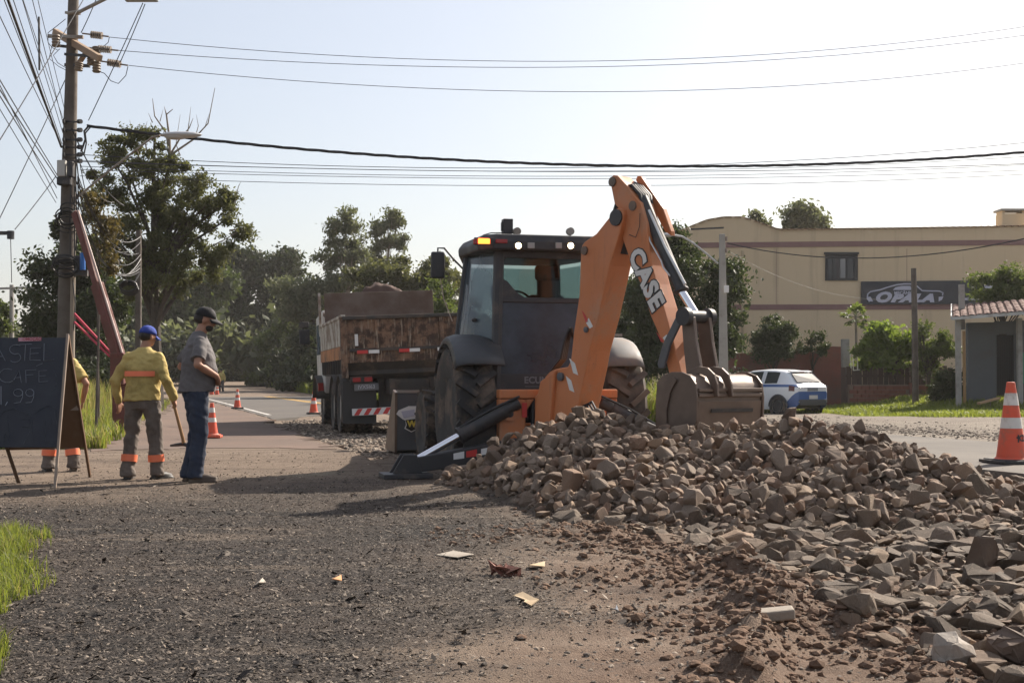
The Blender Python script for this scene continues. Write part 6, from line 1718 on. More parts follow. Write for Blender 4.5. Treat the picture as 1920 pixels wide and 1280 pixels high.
# lower street lamp arm and head
lb_ = PB().tube([pt_(140, 375, -.1), pt_(166, 352, -.3), pt_(215, 312, -.8), pt_(285, 258, -1.6), pt_(300, 254, -1.7)], .019, 8).build("lamp_arm", M_RIM, pole)
v1 = PB(); v1.ball(pt_(340, 253, -1.9), (.38, .13, .06), 16, 8); v1.ball(pt_(330, 256, -1.9), (.22, .11, .06), 14, 8); v1.build("lamp_head", paint("lamp_glass_grey", (.45, .45, .45), .3, dirt_amt=.2), lb_)
# racks, clamps, boxes
for k_, py in enumerate((228, 244, 262, 276, 290, 302)):
    m = PB(); m.bar(pt_(118, py, -.1), pt_(150, py + 1, -.3), .025, .03); m.tube([pt_(147, py, -.3), pt_(152, py, -.34)], .045, 10); m.tube([pt_(118, py, -.2), pt_(122, py, -.2)], .045, 10); m.build("insulator_rack", M_BLACK, pole)
PB().box(pt_(116, 316, -.3), (.16, .12, .32)).build("meter_box", paint("pale_box", (.42, .41, .38), .6, dirt_amt=.3), pole, smooth=0, bevel=.015)
PB().box(pt_(121, 340, -.25), (.26, .16, .16)).box(pt_(133, 318, -.3), (.12, .14, .3)).build("junction_box", M_BLACK, pole, smooth=0, bevel=.02)
bb = PB().tube([pt_(155, 474, -.35), pt_(155, 506, -.35)], .052, 14).build("blue_canister", paint("blue_canister", (.02, .13, .42), .4, dirt_amt=.15), pole)
PB().box(pt_(149, 497, -.25), (.15, .14, .36)).box(pt_(148, 512, -.3), (.2, .1, .12)).build("splice_box", M_BLACK, pole, smooth=0, bevel=.02)
PB().box(pt_(160, 512, -.3), (.1, .08, .12)).build("splice_cap", M_BLACK, pole, smooth=0)
for (cx, cy, rr_, n_) in ((125, 415, .24, 5), (123, 492, .26, 6), (128, 400, .2, 3), (121, 510, .2, 3)):
    m = PB()
    for q in range(n_):
        c = pt_(cx + rnd.uniform(-2, 2), cy + rnd.uniform(-10, 10), -.26 - .03 * q); ra, rb_ = rr_ * rnd.uniform(.75, 1.05), rr_ * rnd.uniform(.3, .8)
        m.tube([c + Vector((ra * math.cos(a), -.05 * math.sin(a), rb_ * math.sin(a))) for a in [2 * PI * i / 16 for i in range(17)]], .014, 5)
    m.build("cable_coil", M_HOSE, pole)
for k_, (x0, y0, x1, y1) in enumerate(((139, 300, 140, 520), (134, 320, 132, 480), (142, 250, 144, 420), (146, 330, 142, 470), (138, 620, 136, 520))):
    PB().tube([pt_(x0, y0, -.2), pt_((x0 + x1) / 2 + rnd.uniform(-4, 4), (y0 + y1) / 2, -.24), pt_(x1, y1, -.2)], .013, 5).build("down_cable", M_HOSE, pole)
PB().tube([pt_(137, 520, -.17), pt_(135, 640, -.19), pt_(134, 830, -.2)], .045, 10).build("conduit_pipe", paint("pale_conduit", (.28, .235, .18), .8, dirt_amt=.3), pole)
PB().bar(pt_(73, 32, -2), pt_(74, 132, -2), .03, .03).build("hanging_bar", M_WIRE, pole)
# second pole and looping cables
p2b = at(260, 690, 30); p2 = thing("cable_pole", "dark slim wooden pole behind the worker in yellow", "utility pole", (p2b.x, 30, 0))
MB(Matrix.Translation((-p2b.x, -30, 0))).tube([Vector((p2b.x, 30, -.2)), at(260, 432, 30)], [.085, .065], 12).build("shaft", M_POLE, p2)
for k_ in range(8):
    a = pt_(150 + rnd.uniform(-4, 10), 345 + 12 * k_ + rnd.uniform(-8, 8), -.2); b = at(262 + rnd.uniform(-3, 3), 450 + 8 * k_ + rnd.uniform(-10, 12), 29.9)
    sag = rnd.uniform(.25, .9)
    pts = [a.lerp(b, i / 14) + Vector((0, 0, -4 * sag * (i / 14) * (1 - i / 14))) for i in range(15)]
    o = MB().tube(pts, .006 if k_ % 3 else .010, 5).build("drop_cable", M_WIRE2 if k_ % 3 == 1 else M_HOSE)
    tag(o, "slack drop cable looping between the utility pole and the slim wooden pole", "cable", "slack drop cables between two poles")
for k_ in range(9):
    a = pt_(140 + rnd.uniform(-14, 8), 235 + 16 * k_ + rnd.uniform(-8, 8), -.25); b = at(rnd.uniform(165, 235), 380 + 17 * k_ + rnd.uniform(-20, 20), 27.5)
    sag = rnd.uniform(.05, .5)
    pts = [a.lerp(b, i / 12) + Vector((0, 0, -4 * sag * (i / 12) * (1 - i / 12))) for i in range(13)]
    tag(MB().tube(pts, rnd.choice((.007, .009, .013)), 5).build("service_cable", M_HOSE), "dark loose cable drooping from the racks of the utility pole", "cable", "loose cables drooping from the utility pole")
m = MB()
for q in range(5): m.tube([at(240, 536, 29) + Vector((.2 * math.cos(a), .03 * q, .12 * math.sin(a) - .02 * q)) for a in [2 * PI * i / 14 for i in range(15)]], .02, 5)
m.tube([at(262, 512, 29.5), at(252, 530, 29.2), at(240, 533, 29), at(226, 500, 28.5), at(205, 440, 28)], .018, 5)
tag(m.build("cable_bundle", M_HOSE), "dark coil of spare cable hanging from the slack cables", "cable")
# ------------------------------------------------------------------ overhead lines
def wire(p0, p1, sag, r, mat, name, label, group=None, n=28, twist=0):
    pts = [p0.lerp(p1, i / n) + Vector((0, 0, -4 * sag * (i / n) * (1 - i / n))) for i in range(n + 1)]
    m = MB()
    if twist:
        N = n * 6
        for ph in range(3):
            m.tube([p0.lerp(p1, i / N) + Vector((0, .55 * r * math.cos(i * twist + ph * 2.1), -4 * sag * (i / N) * (1 - i / N) + .75 * r * math.sin(i * twist + ph * 2.1))) for i in range(N + 1)], r * .62, 5)
    else: m.tube(pts, r, 5)
    return tag(m.build(name, mat), label, "cable", group)
gP = "power lines crossing the road"
for (x0, y0, ye, sg, lab) in ((205, 70, 26, .80, "uppermost thin power line crossing the sky to the right"), (222, 95, 46, .66, "second thin power line from the top of the sky"), (241, 123, 97, .75, "third thin power line from the top of the sky")):
    wire(pt_(x0, y0, -.4), at(2100, ye - 6, 30), sg, .0065, M_WIRE2, "power_line", lab, gP)
wire(pt_(163, 236, -.3), at(2060, 272, 28), .62, .024, M_WIRE, "twisted_cable", "thick black twisted cable sagging across the whole picture", None, 30, .55)
PB().tube([pt_(152, 285, -.3), pt_(160, 262, -.3), pt_(158, 246, -.3), pt_(166, 237, -.3)], .02, 6).build("cable_tail", M_HOSE, pole)
PB().tube([pt_(157, 292, -.3), pt_(162, 268, -.3), pt_(160, 250, -.3), pt_(170, 238, -.3)], .014, 6).build("cable_tail", M_HOSE, pole)
for (y0, ym, ye, rr_, lab) in ((290, 312, 250, .007, "upper thin telephone line below the twisted cable, rising to the right"), (301, 320, 283, .006, "telephone line just under the twisted cable"), (303, 322, 300, .008, "slightly thicker telephone line below the twisted cable"), (312, 330, 300, .006, "thin telephone line in the middle of the bundle below the twisted cable"), (318, 335, 312, .006, "second lowest telephone line above the machine cab"), (330, 348, 318, .006, "lowest telephone line above the machine cab")):
    a, b = pt_(150, y0, -.3), at(2080, ye, 30)
    mid = a.lerp(b, .5); tgt = at(1080, ym, mid.y); wire(a, b, max(.05, mid.z - tgt.z), rr_, M_WIRE2, "telephone_line", lab, "telephone lines crossing the road")
# lines running back over the camera's left
prev = Vector((.5, -9, 0))
gl = "cables running back along the road from the utility pole"
lab_l = "thin dark cable rising from the utility pole towards the top left"
for k_, (x0, y0, xe, ye, rr_) in enumerate(((113, 268, 0, 20, .010), (114, 272, 12, 0, .010), (115, 276, 18, -2, .030), (116, 270, 28, 0, .010), (118, 250, 44, -2, .009), (119, 235, 62, -2, .009), (121, 205, 72, -2, .008), (119, 225, 46, 0, .008), (108, 330, 0, 140, .012), (106, 352, 0, 170, .012), (107, 372, 0, 150, .010), (105, 380, 0, 195, .009), (109, 338, 0, 158, .014))):
    a = pt_(x0, y0, -.1)
    # second end: along the line of poles behind the camera, picked so that the cable keeps this slope
    L = 34.0; zz = a.z
    d1 = ray(xe, ye); Dm = None
    best = None
    for Dt in np.linspace(8, 24, 160):
        p = at(xe, ye, Dt)
        e = abs((p.x - a.x) - (-.262) * (p.y - a.y))
        if best is None or e < best[0]: best = (e, p)
    p = best[1]; b = a + (p - a) * (L / (p - a).length)
    wire(a, b, .10, rr_ * .72, M_WIRE, "overhead_cable", "thick black cable rising steeply from the utility pole towards the top left" if rr_ > .02 else lab_l, None if rr_ > .02 else gl, 20)
# guy wires
for (a, b, lab) in (((156, 0, 24), (0, 262, 18), "slanting guy wire crossing the cables at the top left"), ((123, 148, 25), (-30, 470, 22), "long guy wire falling from the utility pole to the lower left"), ((105, 330, 25), (28, 430, 22), "short guy wire ending at the crossarm on the left edge"), ((180, 0, 24.6), (152, 62, 24.6), "short thin wire beside the pole at the top"), ((268, 6, 23.8), (166, 226, 24.7), "slanting wire falling from the upper lamp to the pole"), ((272, 8, 23.8), (225, 118, 24.5), "second slanting wire below the upper lamp")):
    wire(at(*a), at(*b), .02, .009, M_WIRE, "guy_wire", lab, None, 10)
# crossarm poking in at the left edge
ca_ = thing("lamp_bracket", "end of a dark bracket with hanging line at the left edge", "bracket", at(-60, 437, 22))
oo = at(-60, 437, 22)
MB().bar((0, 0, 0), at(24, 437, 22) - oo, .06, .06).build("arm", M_BLACK, ca_, smooth=0)
MB().tube([at(20, 433, 22) - oo, at(20, 448, 22) - oo], .06, 10).build("insulator", M_BLACK, ca_)
MB().tube([at(20, 448, 22) - oo, at(22, 530, 22) - oo], .007, 5).build("hanging_line", M_WIRE2, ca_)
MB().tube([Vector((0, 0, -oo.z)), Vector((0, 0, .4))], .12, 12).build("post", M_POLE, ca_)
for (px, y0, lab) in ((22, 534, "distant grey pole with crossarm at the left edge"), (69, 535, "distant grey pole beside the dark broad tree")):
    b0_ = at(px, 700, 62); t = thing("distant_pole", lab, "utility pole", (b0_.x, 62, 0), 0, "distant poles at the left")
    MB(Matrix.Translation((-b0_.x, -62, 0))).tube([Vector((b0_.x, 62, -.1)), at(px, y0, 62)], [.13, .10], 10).build("shaft", M_CONC, t)
    if px == 22: MB(Matrix.Translation((-b0_.x, -62, 0))).bar(at(-6, 541, 62), at(66, 539, 62), .08, .1).build("crossarm", M_CONC, t, smooth=0)

# ------------------------------------------------------------------ red crane boom by the pole
M_CRANE = paint("crane_red", (.125, .034, .026), .7, var=.2, dirt=(.10, .055, .04), dirt_amt=.5); M_STRAP = flat("red_strap", (.42, .03, .06), .7)
cb0, cb1 = at(224, 672, 23.5), at(141, 398, 24.3)
cr = thing("crane_boom", "red slanting crane boom with straps leaning to the utility pole", "crane", (cb0.x, 23.5, 0))
CX = Matrix.Translation((-cb0.x, -23.5, 0))
MB(CX).bar(cb0, cb0.lerp(cb1, .50), .17, .2).bar(cb0.lerp(cb1, .48), cb1, .105, .14).build("beam", M_CRANE, cr, smooth=0, bevel=.012)
sh_ = Vector((.095, -.08, .03))
MB(CX).tube([cb0 + sh_, cb1 + sh_ * .75], .022, 8).build("feed_rod", paint("rod_pale", (.42, .30, .26), .5), cr)
MB(CX).box((cb0.x - .02, 23.6, 1.25), (.26, .4, .6)).box((cb0.x + .05, 23.7, .55), (.34, .5, .9)).build("crane_base", M_CRANE, cr, smooth=0, bevel=.03)
for (a, b) in (((140, 588), (214, 668)), ((140, 604), (206, 668)), ((142, 592), (222, 676))):
    MB(CX).tube([at(*a, 24.4), at(*b, 23.5)], .022, 6).build("strap", M_STRAP, cr)
for (px, y0, y1, lab) in ((186, 590, 790, "thin dark stake standing in the tall weeds"),):
    b0_ = at(px - 6, y1, 21.5); tag(MB().tube([Vector((b0_.x, 21.5, 0)), at(px, y0, 21.5)], [.028, .018], 7).build("stake", M_POLE), lab, "stake")

# ------------------------------------------------------------------ street lamp post and wooden post at the right
LD = 40
lp = at(1357, 700, LD)
sl = thing("street_lamp", "square concrete lamp post with curved arm behind the bucket", "street lamp", (lp.x, LD, hz(lp.x, LD)))
LX = Matrix.Translation((-lp.x, -LD, -hz(lp.x, LD)))
t_ = at(1354, 439, LD)
m = MB(LX); m.add([Vector((lp.x + sx * .15, LD + sy * .12, -.3)) for sx, sy in ((-1, -1), (1, -1), (1, 1), (-1, 1))] + [Vector((t_.x + sx * .085, LD + sy * .075, t_.z)) for sx, sy in ((-1, -1), (1, -1), (1, 1), (-1, 1))], [(3, 2, 1, 0), (4, 5, 6, 7)] + [(i, (i + 1) % 4, (i + 1) % 4 + 4, i + 4) for i in range(4)])
m.build("post", M_CONC, sl, smooth=0, bevel=.015)
ar = MB(LX).tube([at(1346, 494, LD - .1), at(1330, 480, LD - .2), at(1300, 456, LD - .3), at(1280, 444, LD - .4), at(1258, 440, LD - .5)], .035, 8).build("lamp_arm", M_STEELG, sl)
MB(LX).ball(at(1250, 441, LD - .5), (.22, .12, .07), 14, 8).build("lamp_head", M_STEELG, ar)
MB(LX).box(at(1362, 542, LD - .2), (.14, .10, .22)).build("meter_box", M_WHITE_P, sl, smooth=0, bevel=.01)
for y in (448, 470): MB(LX).tube([at(1362, y - 4, LD - .1), at(1362, y + 4, LD - .1)], .04, 8).build("insulator", M_PORC, sl)
MB(LX).bar(at(1295, 430, LD), at(1357, 427, LD), .05, .05).build("top_bar", M_BLACK, sl, smooth=0)
wire(at(1364, 456, LD), at(2010, 425, 32), .62, .016, M_WIRE, "house_cable", "dark cable sagging from the lamp post across the ochre wall", None, 24)
wire(at(1364, 470, LD), at(1700, 560, 44), .5, .005, M_WIRE, "house_cable", "faint thin cable hanging from the lamp post to the wooden post", None, 20)
wp = at(1716, 700, 44)
tag(MB().tube([Vector((wp.x, 44, -.3)), at(1715, 600, 44), at(1713, 503, 44)], [.115, .105, .09], 12).build("wooden_post", M_POLE), "dark round wooden post standing in front of the brick wall", "post")
# ------------------------------------------------------------------ stones
def rock_mesh(name, mat, seed, sx, sy, sz, cuts=9, rough=.05):
    """broken stone: hull of scattered points, its edges slightly worn"""
    r_ = random.Random(seed)
    bm = bmesh.new()
    for i in range(cuts + 5):
        p = Vector((r_.gauss(0, 1), r_.gauss(0, 1), r_.gauss(0, 1))).normalized()
        m = max(abs(p.x), abs(p.y), abs(p.z)); p = p.lerp(p / m * .85, .55) * r_.uniform(.86, 1.08)
        bm.verts.new((p.x * sx, p.y * sy, p.z * sz))
    h = bmesh.ops.convex_hull(bm, input=bm.verts)
    bmesh.ops.delete(bm, geom=[g for g in h['geom_interior'] if isinstance(g, bmesh.types.BMVert)], context='VERTS')
    bmesh.ops.dissolve_limit(bm, angle_limit=R(14), verts=bm.verts, edges=bm.edges)
    bmesh.ops.bevel(bm, geom=bm.edges[:], offset=.06 * min(sx, sy, sz) + rough * .6, segments=1, affect='EDGES', clamp_overlap=True)
    bmesh.ops.triangulate(bm, faces=bm.faces[:])
    bmesh.ops.subdivide_edges(bm, edges=[e for e in bm.edges if e.calc_length() > .3], cuts=1, use_grid_fill=True)
    bmesh.ops.triangulate(bm, faces=bm.faces[:])
    for v in bm.verts: v.co += Vector((r_.uniform(-1, 1), r_.uniform(-1, 1), r_.uniform(-1, 1))) * rough * .75
    me = bpy.data.meshes.new(name); bm.to_mesh(me); bm.free()
    me.materials.append(mat)
    return me
def stone_mat(name, a, b, c):
    n = NT(name); co = n.obj(); oi = n.n('ShaderNodeObjectInfo'); g = n.n('ShaderNodeNewGeometry')
    k = n.math('FRACT', n.math('ADD', oi.outputs['Random'], g.outputs['Random Per Island']))
    base = n.ramp(k, [(0.0, dark(a, .62)), (0.22, a), (.42, b), (0.58, dark(b, .72)), (.74, c), (.88, (b[0] * 1.3, b[1] * 1.22, b[2] * 1.1)), (1.0, dark(a, .8))])
    f = n.noise(14, 6, .7, co); d = n.noise(60, 4, .7, co)
    col = n.mix(n.mapr(f, .35, .7), dark_node(n, base, .72), base)
    col = n.mix(n.mapr(n.noise(5, 5, .6, co), .52, .72, 0, .5), col, (.22, .165, .115))
    return n.done(n.bsdf(col, .85, 0, n.bump(n.math('ADD', f, n.math('MULTIPLY', d, .4)), .55, .015), .3))
def dark_node(n, sock, k): return n.mix(1.0, sock, (k, k, k), 'MULTIPLY')
M_STONE = stone_mat("heap_stone", (.185, .132, .098), (.27, .205, .155), (.235, .145, .098))
M_SLABM = stone_mat("slab_stone", (.118, .088, .065), (.205, .158, .118), (.165, .112, .077))
rocks = [rock_mesh("broken_stone", M_STONE, 100 + i, rnd.uniform(.92, 1.25), rnd.uniform(.8, 1.0), rnd.uniform(.6, .95), rnd.choice((7, 8, 9, 10, 12)), .035) for i in range(18)]
slabs = [rock_mesh("stone_slab", M_SLABM, 300 + i, rnd.uniform(1.0, 1.4), rnd.uniform(.75, 1.05), rnd.uniform(.32, .55), rnd.choice((7, 8, 9)), .04) for i in range(16)]
rock_np = []
for me in rocks:
    v = np.empty(len(me.vertices) * 3, np.float32); me.vertices.foreach_get('co', v); f = np.empty(len(me.polygons) * 3, np.int32); me.polygons.foreach_get('vertices', f)
    rock_np.append((v.reshape(-1, 3), f.reshape(-1, 3)))
def rotm(e): return np.array(e.to_matrix())
# dart throwing over the heap
pts = []
cell = {}
def ok(x, y, z, r):
    ix, iy = int(x / .2), int(y / .2)
    for a in range(-2, 3):
        for b in range(-2, 3):
            for (X_, Y_, Z_, r2) in cell.get((ix + a, iy + b), ()):
                if (X_ - x) ** 2 + (Y_ - y) ** 2 + (Z_ - z) ** 2 < (.80 * (r + r2)) ** 2: return False
    return True
N_TRY = 70000
tx = rng.uniform(-1.2, 4.9, N_TRY); ty = rng.uniform(8.7, 14.6, N_TRY); ph_ = pile_h(tx, ty); ground_h = Hf(tx, ty)
edge = fbm(tx * 1.5, ty * 1.5, 3, 111)
for i in range(N_TRY):
    x, y = tx[i], ty[i]
    if ph_[i] < .02 + .05 * edge[i]: continue
    r = .044 + .052 * rnd.random() ** 1.6
    z = ground_h[i] + r * rnd.uniform(-.05, .55) + (.05 if rnd.random() < .3 else 0)
    if ok(x, y, z, r):
        pts.append((x, y, z, r)); cell.setdefault((int(x / .2), int(y / .2)), []).append((x, y, z, r))
# apparent size and which stones face the camera
def vis_score(p):
    x, y, z, r = p
    gxn = (pile_h(np.array([x]), np.array([y - .15]))[0] - pile_h(np.array([x]), np.array([y + .15]))[0])
    return r / y * (1.0 if gxn < .06 else .3)
pts.sort(key=vis_score, reverse=True)
singles, rest = pts[:300], pts[300:]
gS = "broken stones of the heap"
def quat(): 
    q = Quaternion((rnd.gauss(0, 1), rnd.gauss(0, 1), rnd.gauss(0, 1), rnd.gauss(0, 1))); q.normalize(); return q
for (x, y, z, r) in singles:
    o = bpy.data.objects.new("broken_stone", rnd.choice(rocks)); link(o)
    o.location = (x, y, z); o.rotation_euler = quat().to_euler(); s = r * rnd.uniform(1.0, 1.25); o.scale = (s * rnd.uniform(.85, 1.2), s, s * rnd.uniform(.8, 1.05))
    tag(o, "angular brown grey stone lying in the big heap under the digger bucket", "stone", gS)
Vs, Fs, nn = [], [], 0
for (x, y, z, r) in rest:
    v, f = rnd.choice(rock_np); s = r * rnd.uniform(1.0, 1.25)
    v2 = (v @ np.array(quat().to_matrix()).T) * s + np.array([x, y, z]); Vs.append(v2); Fs.append(f + nn); nn += len(v)
heap = np_mesh("heap_stones", np.concatenate(Vs), np.concatenate(Fs), M_STONE, smooth=False)
tag(heap, "smaller and farther stones of the big heap", "stones", kind='stuff')

# slabs and rubble strewn in front
def inpoly(px, py, poly):
    c = False; n_ = len(poly)
    for i in range(n_):
        (x1, y1), (x2, y2) = poly[i], poly[(i + 1) % n_]
        if (y1 > py) != (y2 > py) and px < (x2 - x1) * (py - y1) / (y2 - y1) + x1: c = not c
    return c
SLAB_ZONE = [tuple(gnd(a, b)[:2]) for a, b in ((1000, 968), (1250, 990), (1500, 965), (1790, 925), (2060, 890), (2350, 960), (2400, 1330), (1860, 1270), (1760, 1225), (1640, 1190), (1560, 1140), (1480, 1095), (1330, 1060), (1180, 1010))]
bxs = [p[0] for p in SLAB_ZONE]; bys = [p[1] for p in SLAB_ZONE]
sl_pts = []; cell.clear()
def ok2(x, y, r, k=.70):
    for (X_, Y_, r2) in sl_pts:
        if (X_ - x) ** 2 + (Y_ - y) ** 2 < (k * (r + r2)) ** 2: return False
    return True
for i in range(17000):
    x, y = rnd.uniform(min(bxs), max(bxs)), rnd.uniform(min(bys), max(bys))
    if not inpoly(x, y, SLAB_ZONE): continue
    r = (rnd.uniform(.05, .125) if rnd.random() < .5 else rnd.uniform(.03, .07)) * (1.0 if y > 7 else .85)
    if ok2(x, y, r): sl_pts.append((x, y, r))
for i in range(900):     # sparser stragglers on the bare earth
    x, y = rnd.uniform(-1.2, 2.0), rnd.uniform(4.5, 12.0)
    if inpoly(x, y, SLAB_ZONE) or rnd.random() > .02 + .10 * max(0, 1 - abs(y - (10.2 - 2.4 * x)) / 1.2): continue
    r = rnd.uniform(.02, .055)
    if ok2(x, y, r): sl_pts.append((x, y, r))
sl_pts.sort(key=lambda p: -p[2] / p[1])
gB = "stone slabs strewn before the heap"
slab_np = []
for me in slabs:
    v = np.empty(len(me.vertices) * 3, np.float32); me.vertices.foreach_get('co', v); f = np.empty(len(me.polygons) * 3, np.int32); me.polygons.foreach_get('vertices', f)
    slab_np.append((v.reshape(-1, 3), f.reshape(-1, 3)))
Vs, Fs, nn = [], [], 0
for k_, (x, y, r) in enumerate(sl_pts):
    z = hz(x, y)
    steep = rnd.random() < (.30 if r < .075 else .05)
    e = (rnd.gauss(0, .75 if steep else .22), rnd.gauss(0, .75 if steep else .22), rnd.uniform(0, 2 * PI))
    s = r * rnd.uniform(.95, 1.25)
    me_i = rnd.randrange(len(slabs))
    if k_ < 300:
        thick = rnd.random() < .07
        o = bpy.data.objects.new("stone_slab", rnd.choice(rocks) if thick else slabs[me_i]); link(o)
        o.location = (x, y, z + s * (.30 if steep else .18)); o.rotation_euler = e; o.scale = (s, s, s * rnd.uniform(.85, 1.5))
        tag(o, "flat broken stone slab strewn on the dug earth before the heap", "stone slab", gB, "thing")
    else:
        v, f = slab_np[me_i]
        from mathutils import Euler
        v2 = (v @ np.array(Euler(e).to_matrix()).T) * s + np.array([x, y, z + s * .2]); Vs.append(v2); Fs.append(f + nn); nn += len(v)
if Vs:
    o = np_mesh("stone_chips", np.concatenate(Vs), np.concatenate(Fs), M_SLABM)
    tag(o, "small stone chips lying between the slabs", "stones", kind='stuff')
# particular stones
def special(name, label, px, py, rad, mesh_seed, rot, zoff=.3, mat=None, cat="stone", cuts=7, rough=.03, D=None):
    p = gnd(px, py); x, y = p.x, p.y
    me = rock_mesh(name, mat or M_SLABM, mesh_seed, *rad, cuts, rough)
    o = bpy.data.objects.new(name, me); link(o); o.location = (x, y, hz(x, y) + rad[2] * zoff); o.rotation_euler = rot
    return tag(o, label, cat)
special("boulder", "pale rounded boulder at the edge of the smooth earth strip, lower right", 1785, 1228, (.085, .08, .075), 901, (.1, .1, .4), .75, paint("pale_boulder", (.30, .26, .22), .8, var=.3, scale=12, dirt=(.16, .12, .09), dirt_amt=.4, dscale=8, bump=.4), "boulder", 34, .015)
special("boulder", "dark rounded boulder half hidden at the lower right edge", 1905, 1225, (.11, .10, .085), 902, (.1, .3, .2), .6, paint("dark_boulder", (.11, .075, .055), .9, var=.3, scale=9, dirt_amt=.3, bump=.4), "boulder", 34, .015)
special("stone_block", "dark upright block standing among the flat slabs at the right", 1838, 1068, (.105, .08, .115), 903, (.0, .05, .2), .75, paint("dark_block", (.10, .068, .048), .9, var=.3, scale=9, dirt_amt=.3, bump=.4), "stone", 13, .02)
b_ = gnd(1442, 1182)
blk_ = MB().prism([(-.10, -.04, 0), (.10, -.045, 0), (.115, .03, 0), (-.09, .045, 0)], (0, 0, .045)).build("kerb_piece", paint("pale_kerb", (.24, .205, .165), .85, var=.2, scale=10, dirt_amt=.4, bump=.3), smooth=0, bevel=.008)
blk_.location = (b_.x, b_.y, hz(b_.x, b_.y) + .02); blk_.rotation_euler = (.06, -.08, .15)
tag(blk_, "flat pale rectangular stone piece lying at the corner of the dirt ridge", "stone")
special("brick_fragment", "rust red broken tile fragment lying on the dark litter", 943, 1080, (.075, .032, .020), 905, (.25, -.1, -.15), .6, paint("red_fragment", (.17, .060, .040), .85, var=.35, scale=14, dirt=(.08, .045, .03), dirt_amt=.5, dscale=12, bump=.4), "brick piece", 9, .08)
special("red_stone", "reddish split stone among the slabs near the smooth earth strip", 1612, 1150, (.065, .045, .042), 906, (.3, .2, .6), .6, paint("reddish_stone", (.22, .105, .075), .85, var=.3, scale=12, dirt_amt=.35, bump=.4), "stone", 7, .03)
# pale bits of cardboard and dry leaves on the ground
M_CARD = paint("cardboard", (.40, .30, .185), .85, var=.2, scale=10, dirt_amt=.3)
M_CARD2 = paint("grey_card", (.33, .29, .24), .85, var=.2, scale=10, dirt_amt=.35)
def scrap(label, poly, mat, lift=.02, cat="scrap"):
    P_ = [gnd(a, b, .03) for a, b in poly]; c = sum(P_, Vector()) / len(P_); z = max(hz(p.x, p.y) for p in P_)
    o = MB().prism([Vector((p.x - c.x, p.y - c.y, (.012 if i % 2 else -.002))) for i, p in enumerate(P_)], (0, 0, .004)).build("cardboard_scrap", mat, smooth=0)
    o.location = (c.x, c.y, z + lift * .4); return tag(o, label, cat)
scrap("flat grey brown piece of cardboard lying on the pale earth", [(817, 1037), (850, 1034), (888, 1036), (886, 1041), (858, 1042)], M_CARD2)
scrap("torn yellowish piece of cardboard lying below the red fragment", [(962, 1112), (980, 1111), (1002, 1117), (1011, 1125), (996, 1131), (982, 1129), (986, 1121)], M_CARD)
scrap("small tan scrap lying above the red fragment", [(990, 1058), (1022, 1055), (1022, 1060), (992, 1062)], M_CARD)
scrap("tiny white paper scrap on the bare earth", [(1154, 1135), (1156, 1132), (1160, 1138), (1152, 1138)], M_WHITE_P)
scrap("small orange tan chip on the dark leaf litter", [(622, 1085), (640, 1082), (641, 1088), (626, 1090)], paint("orange_chip", (.45, .22, .09), .8))
scrap("small pale leaf on the dark leaf litter left of the orange chip", [(478, 1094), (492, 1086), (499, 1089), (486, 1094)], M_CARD2)
# ------------------------------------------------------------------ leaf litter, gravel and clods as stuff
def litter(name, label, n, zone, L, W, mat, kind='chips'):
    x, y = zone(n); k = len(x)
    z = Hf(x, y)
    a = rng.uniform(0, 2 * PI, k); ln = L * rng.uniform(.45, 1.5, k); wd = W * rng.uniform(.5, 1.4, k)
    d = np.stack([np.cos(a), np.sin(a), rng.normal(0, .22, k)], -1) * ln[:, None] * .5
    s = np.stack([-np.sin(a), np.cos(a), rng.normal(0, .35, k)], -1) * wd[:, None] * .5
    c = np.stack([x, y, z + .004 + rng.random(k) * .012], -1)
    up = np.zeros((k, 3)); up[:, 2] = wd * rng.uniform(-.2, .7, k)
    V = np.stack([c - d, c + s + up * .5, c + d + up, c - s + up * .4], 1).reshape(-1, 3)
    o = np_mesh(name, V, np.arange(4 * k).reshape(k, 4), mat)
    return tag(o, label, "litter", kind='stuff')
n = NT("leaf_litter"); g = n.n('ShaderNodeNewGeometry')
cl = n.ramp(g.outputs['Random Per Island'], [(0, (.030, .025, .022)), (.42, (.058, .046, .038)), (.72, (.095, .078, .064)), (.93, (.15, .125, .10)), (1, (.26, .22, .18))])
M_LITTER = n.done(n.bsdf(cl, .8, 0, None, .25))
def zone_mulch(n_):
    y = 3.2 + 11.5 * rng.random(n_) ** 1.25; x = (rng.random(n_) - .5) * 2 * (.55 * y + .5)
    m, rd, pl_, _, _ = zones(x, y); k = rng.random(n_) < np.clip(m * 1.1 + .05, 0, 1)
    k &= pile_h(x, y) < .02
    return x[k], y[k]
litter("leaf_litter", "dark dry leaf litter and wood chips covering the near ground", 330000, zone_mulch, .020, .0065, M_LITTER)
def zone_big(n_):
    x, y = zone_mulch(n_); return x, y
litter("dry_leaves", "larger curled dry leaves scattered on the litter", 5000, zone_big, .055, .022, M_LITTER)
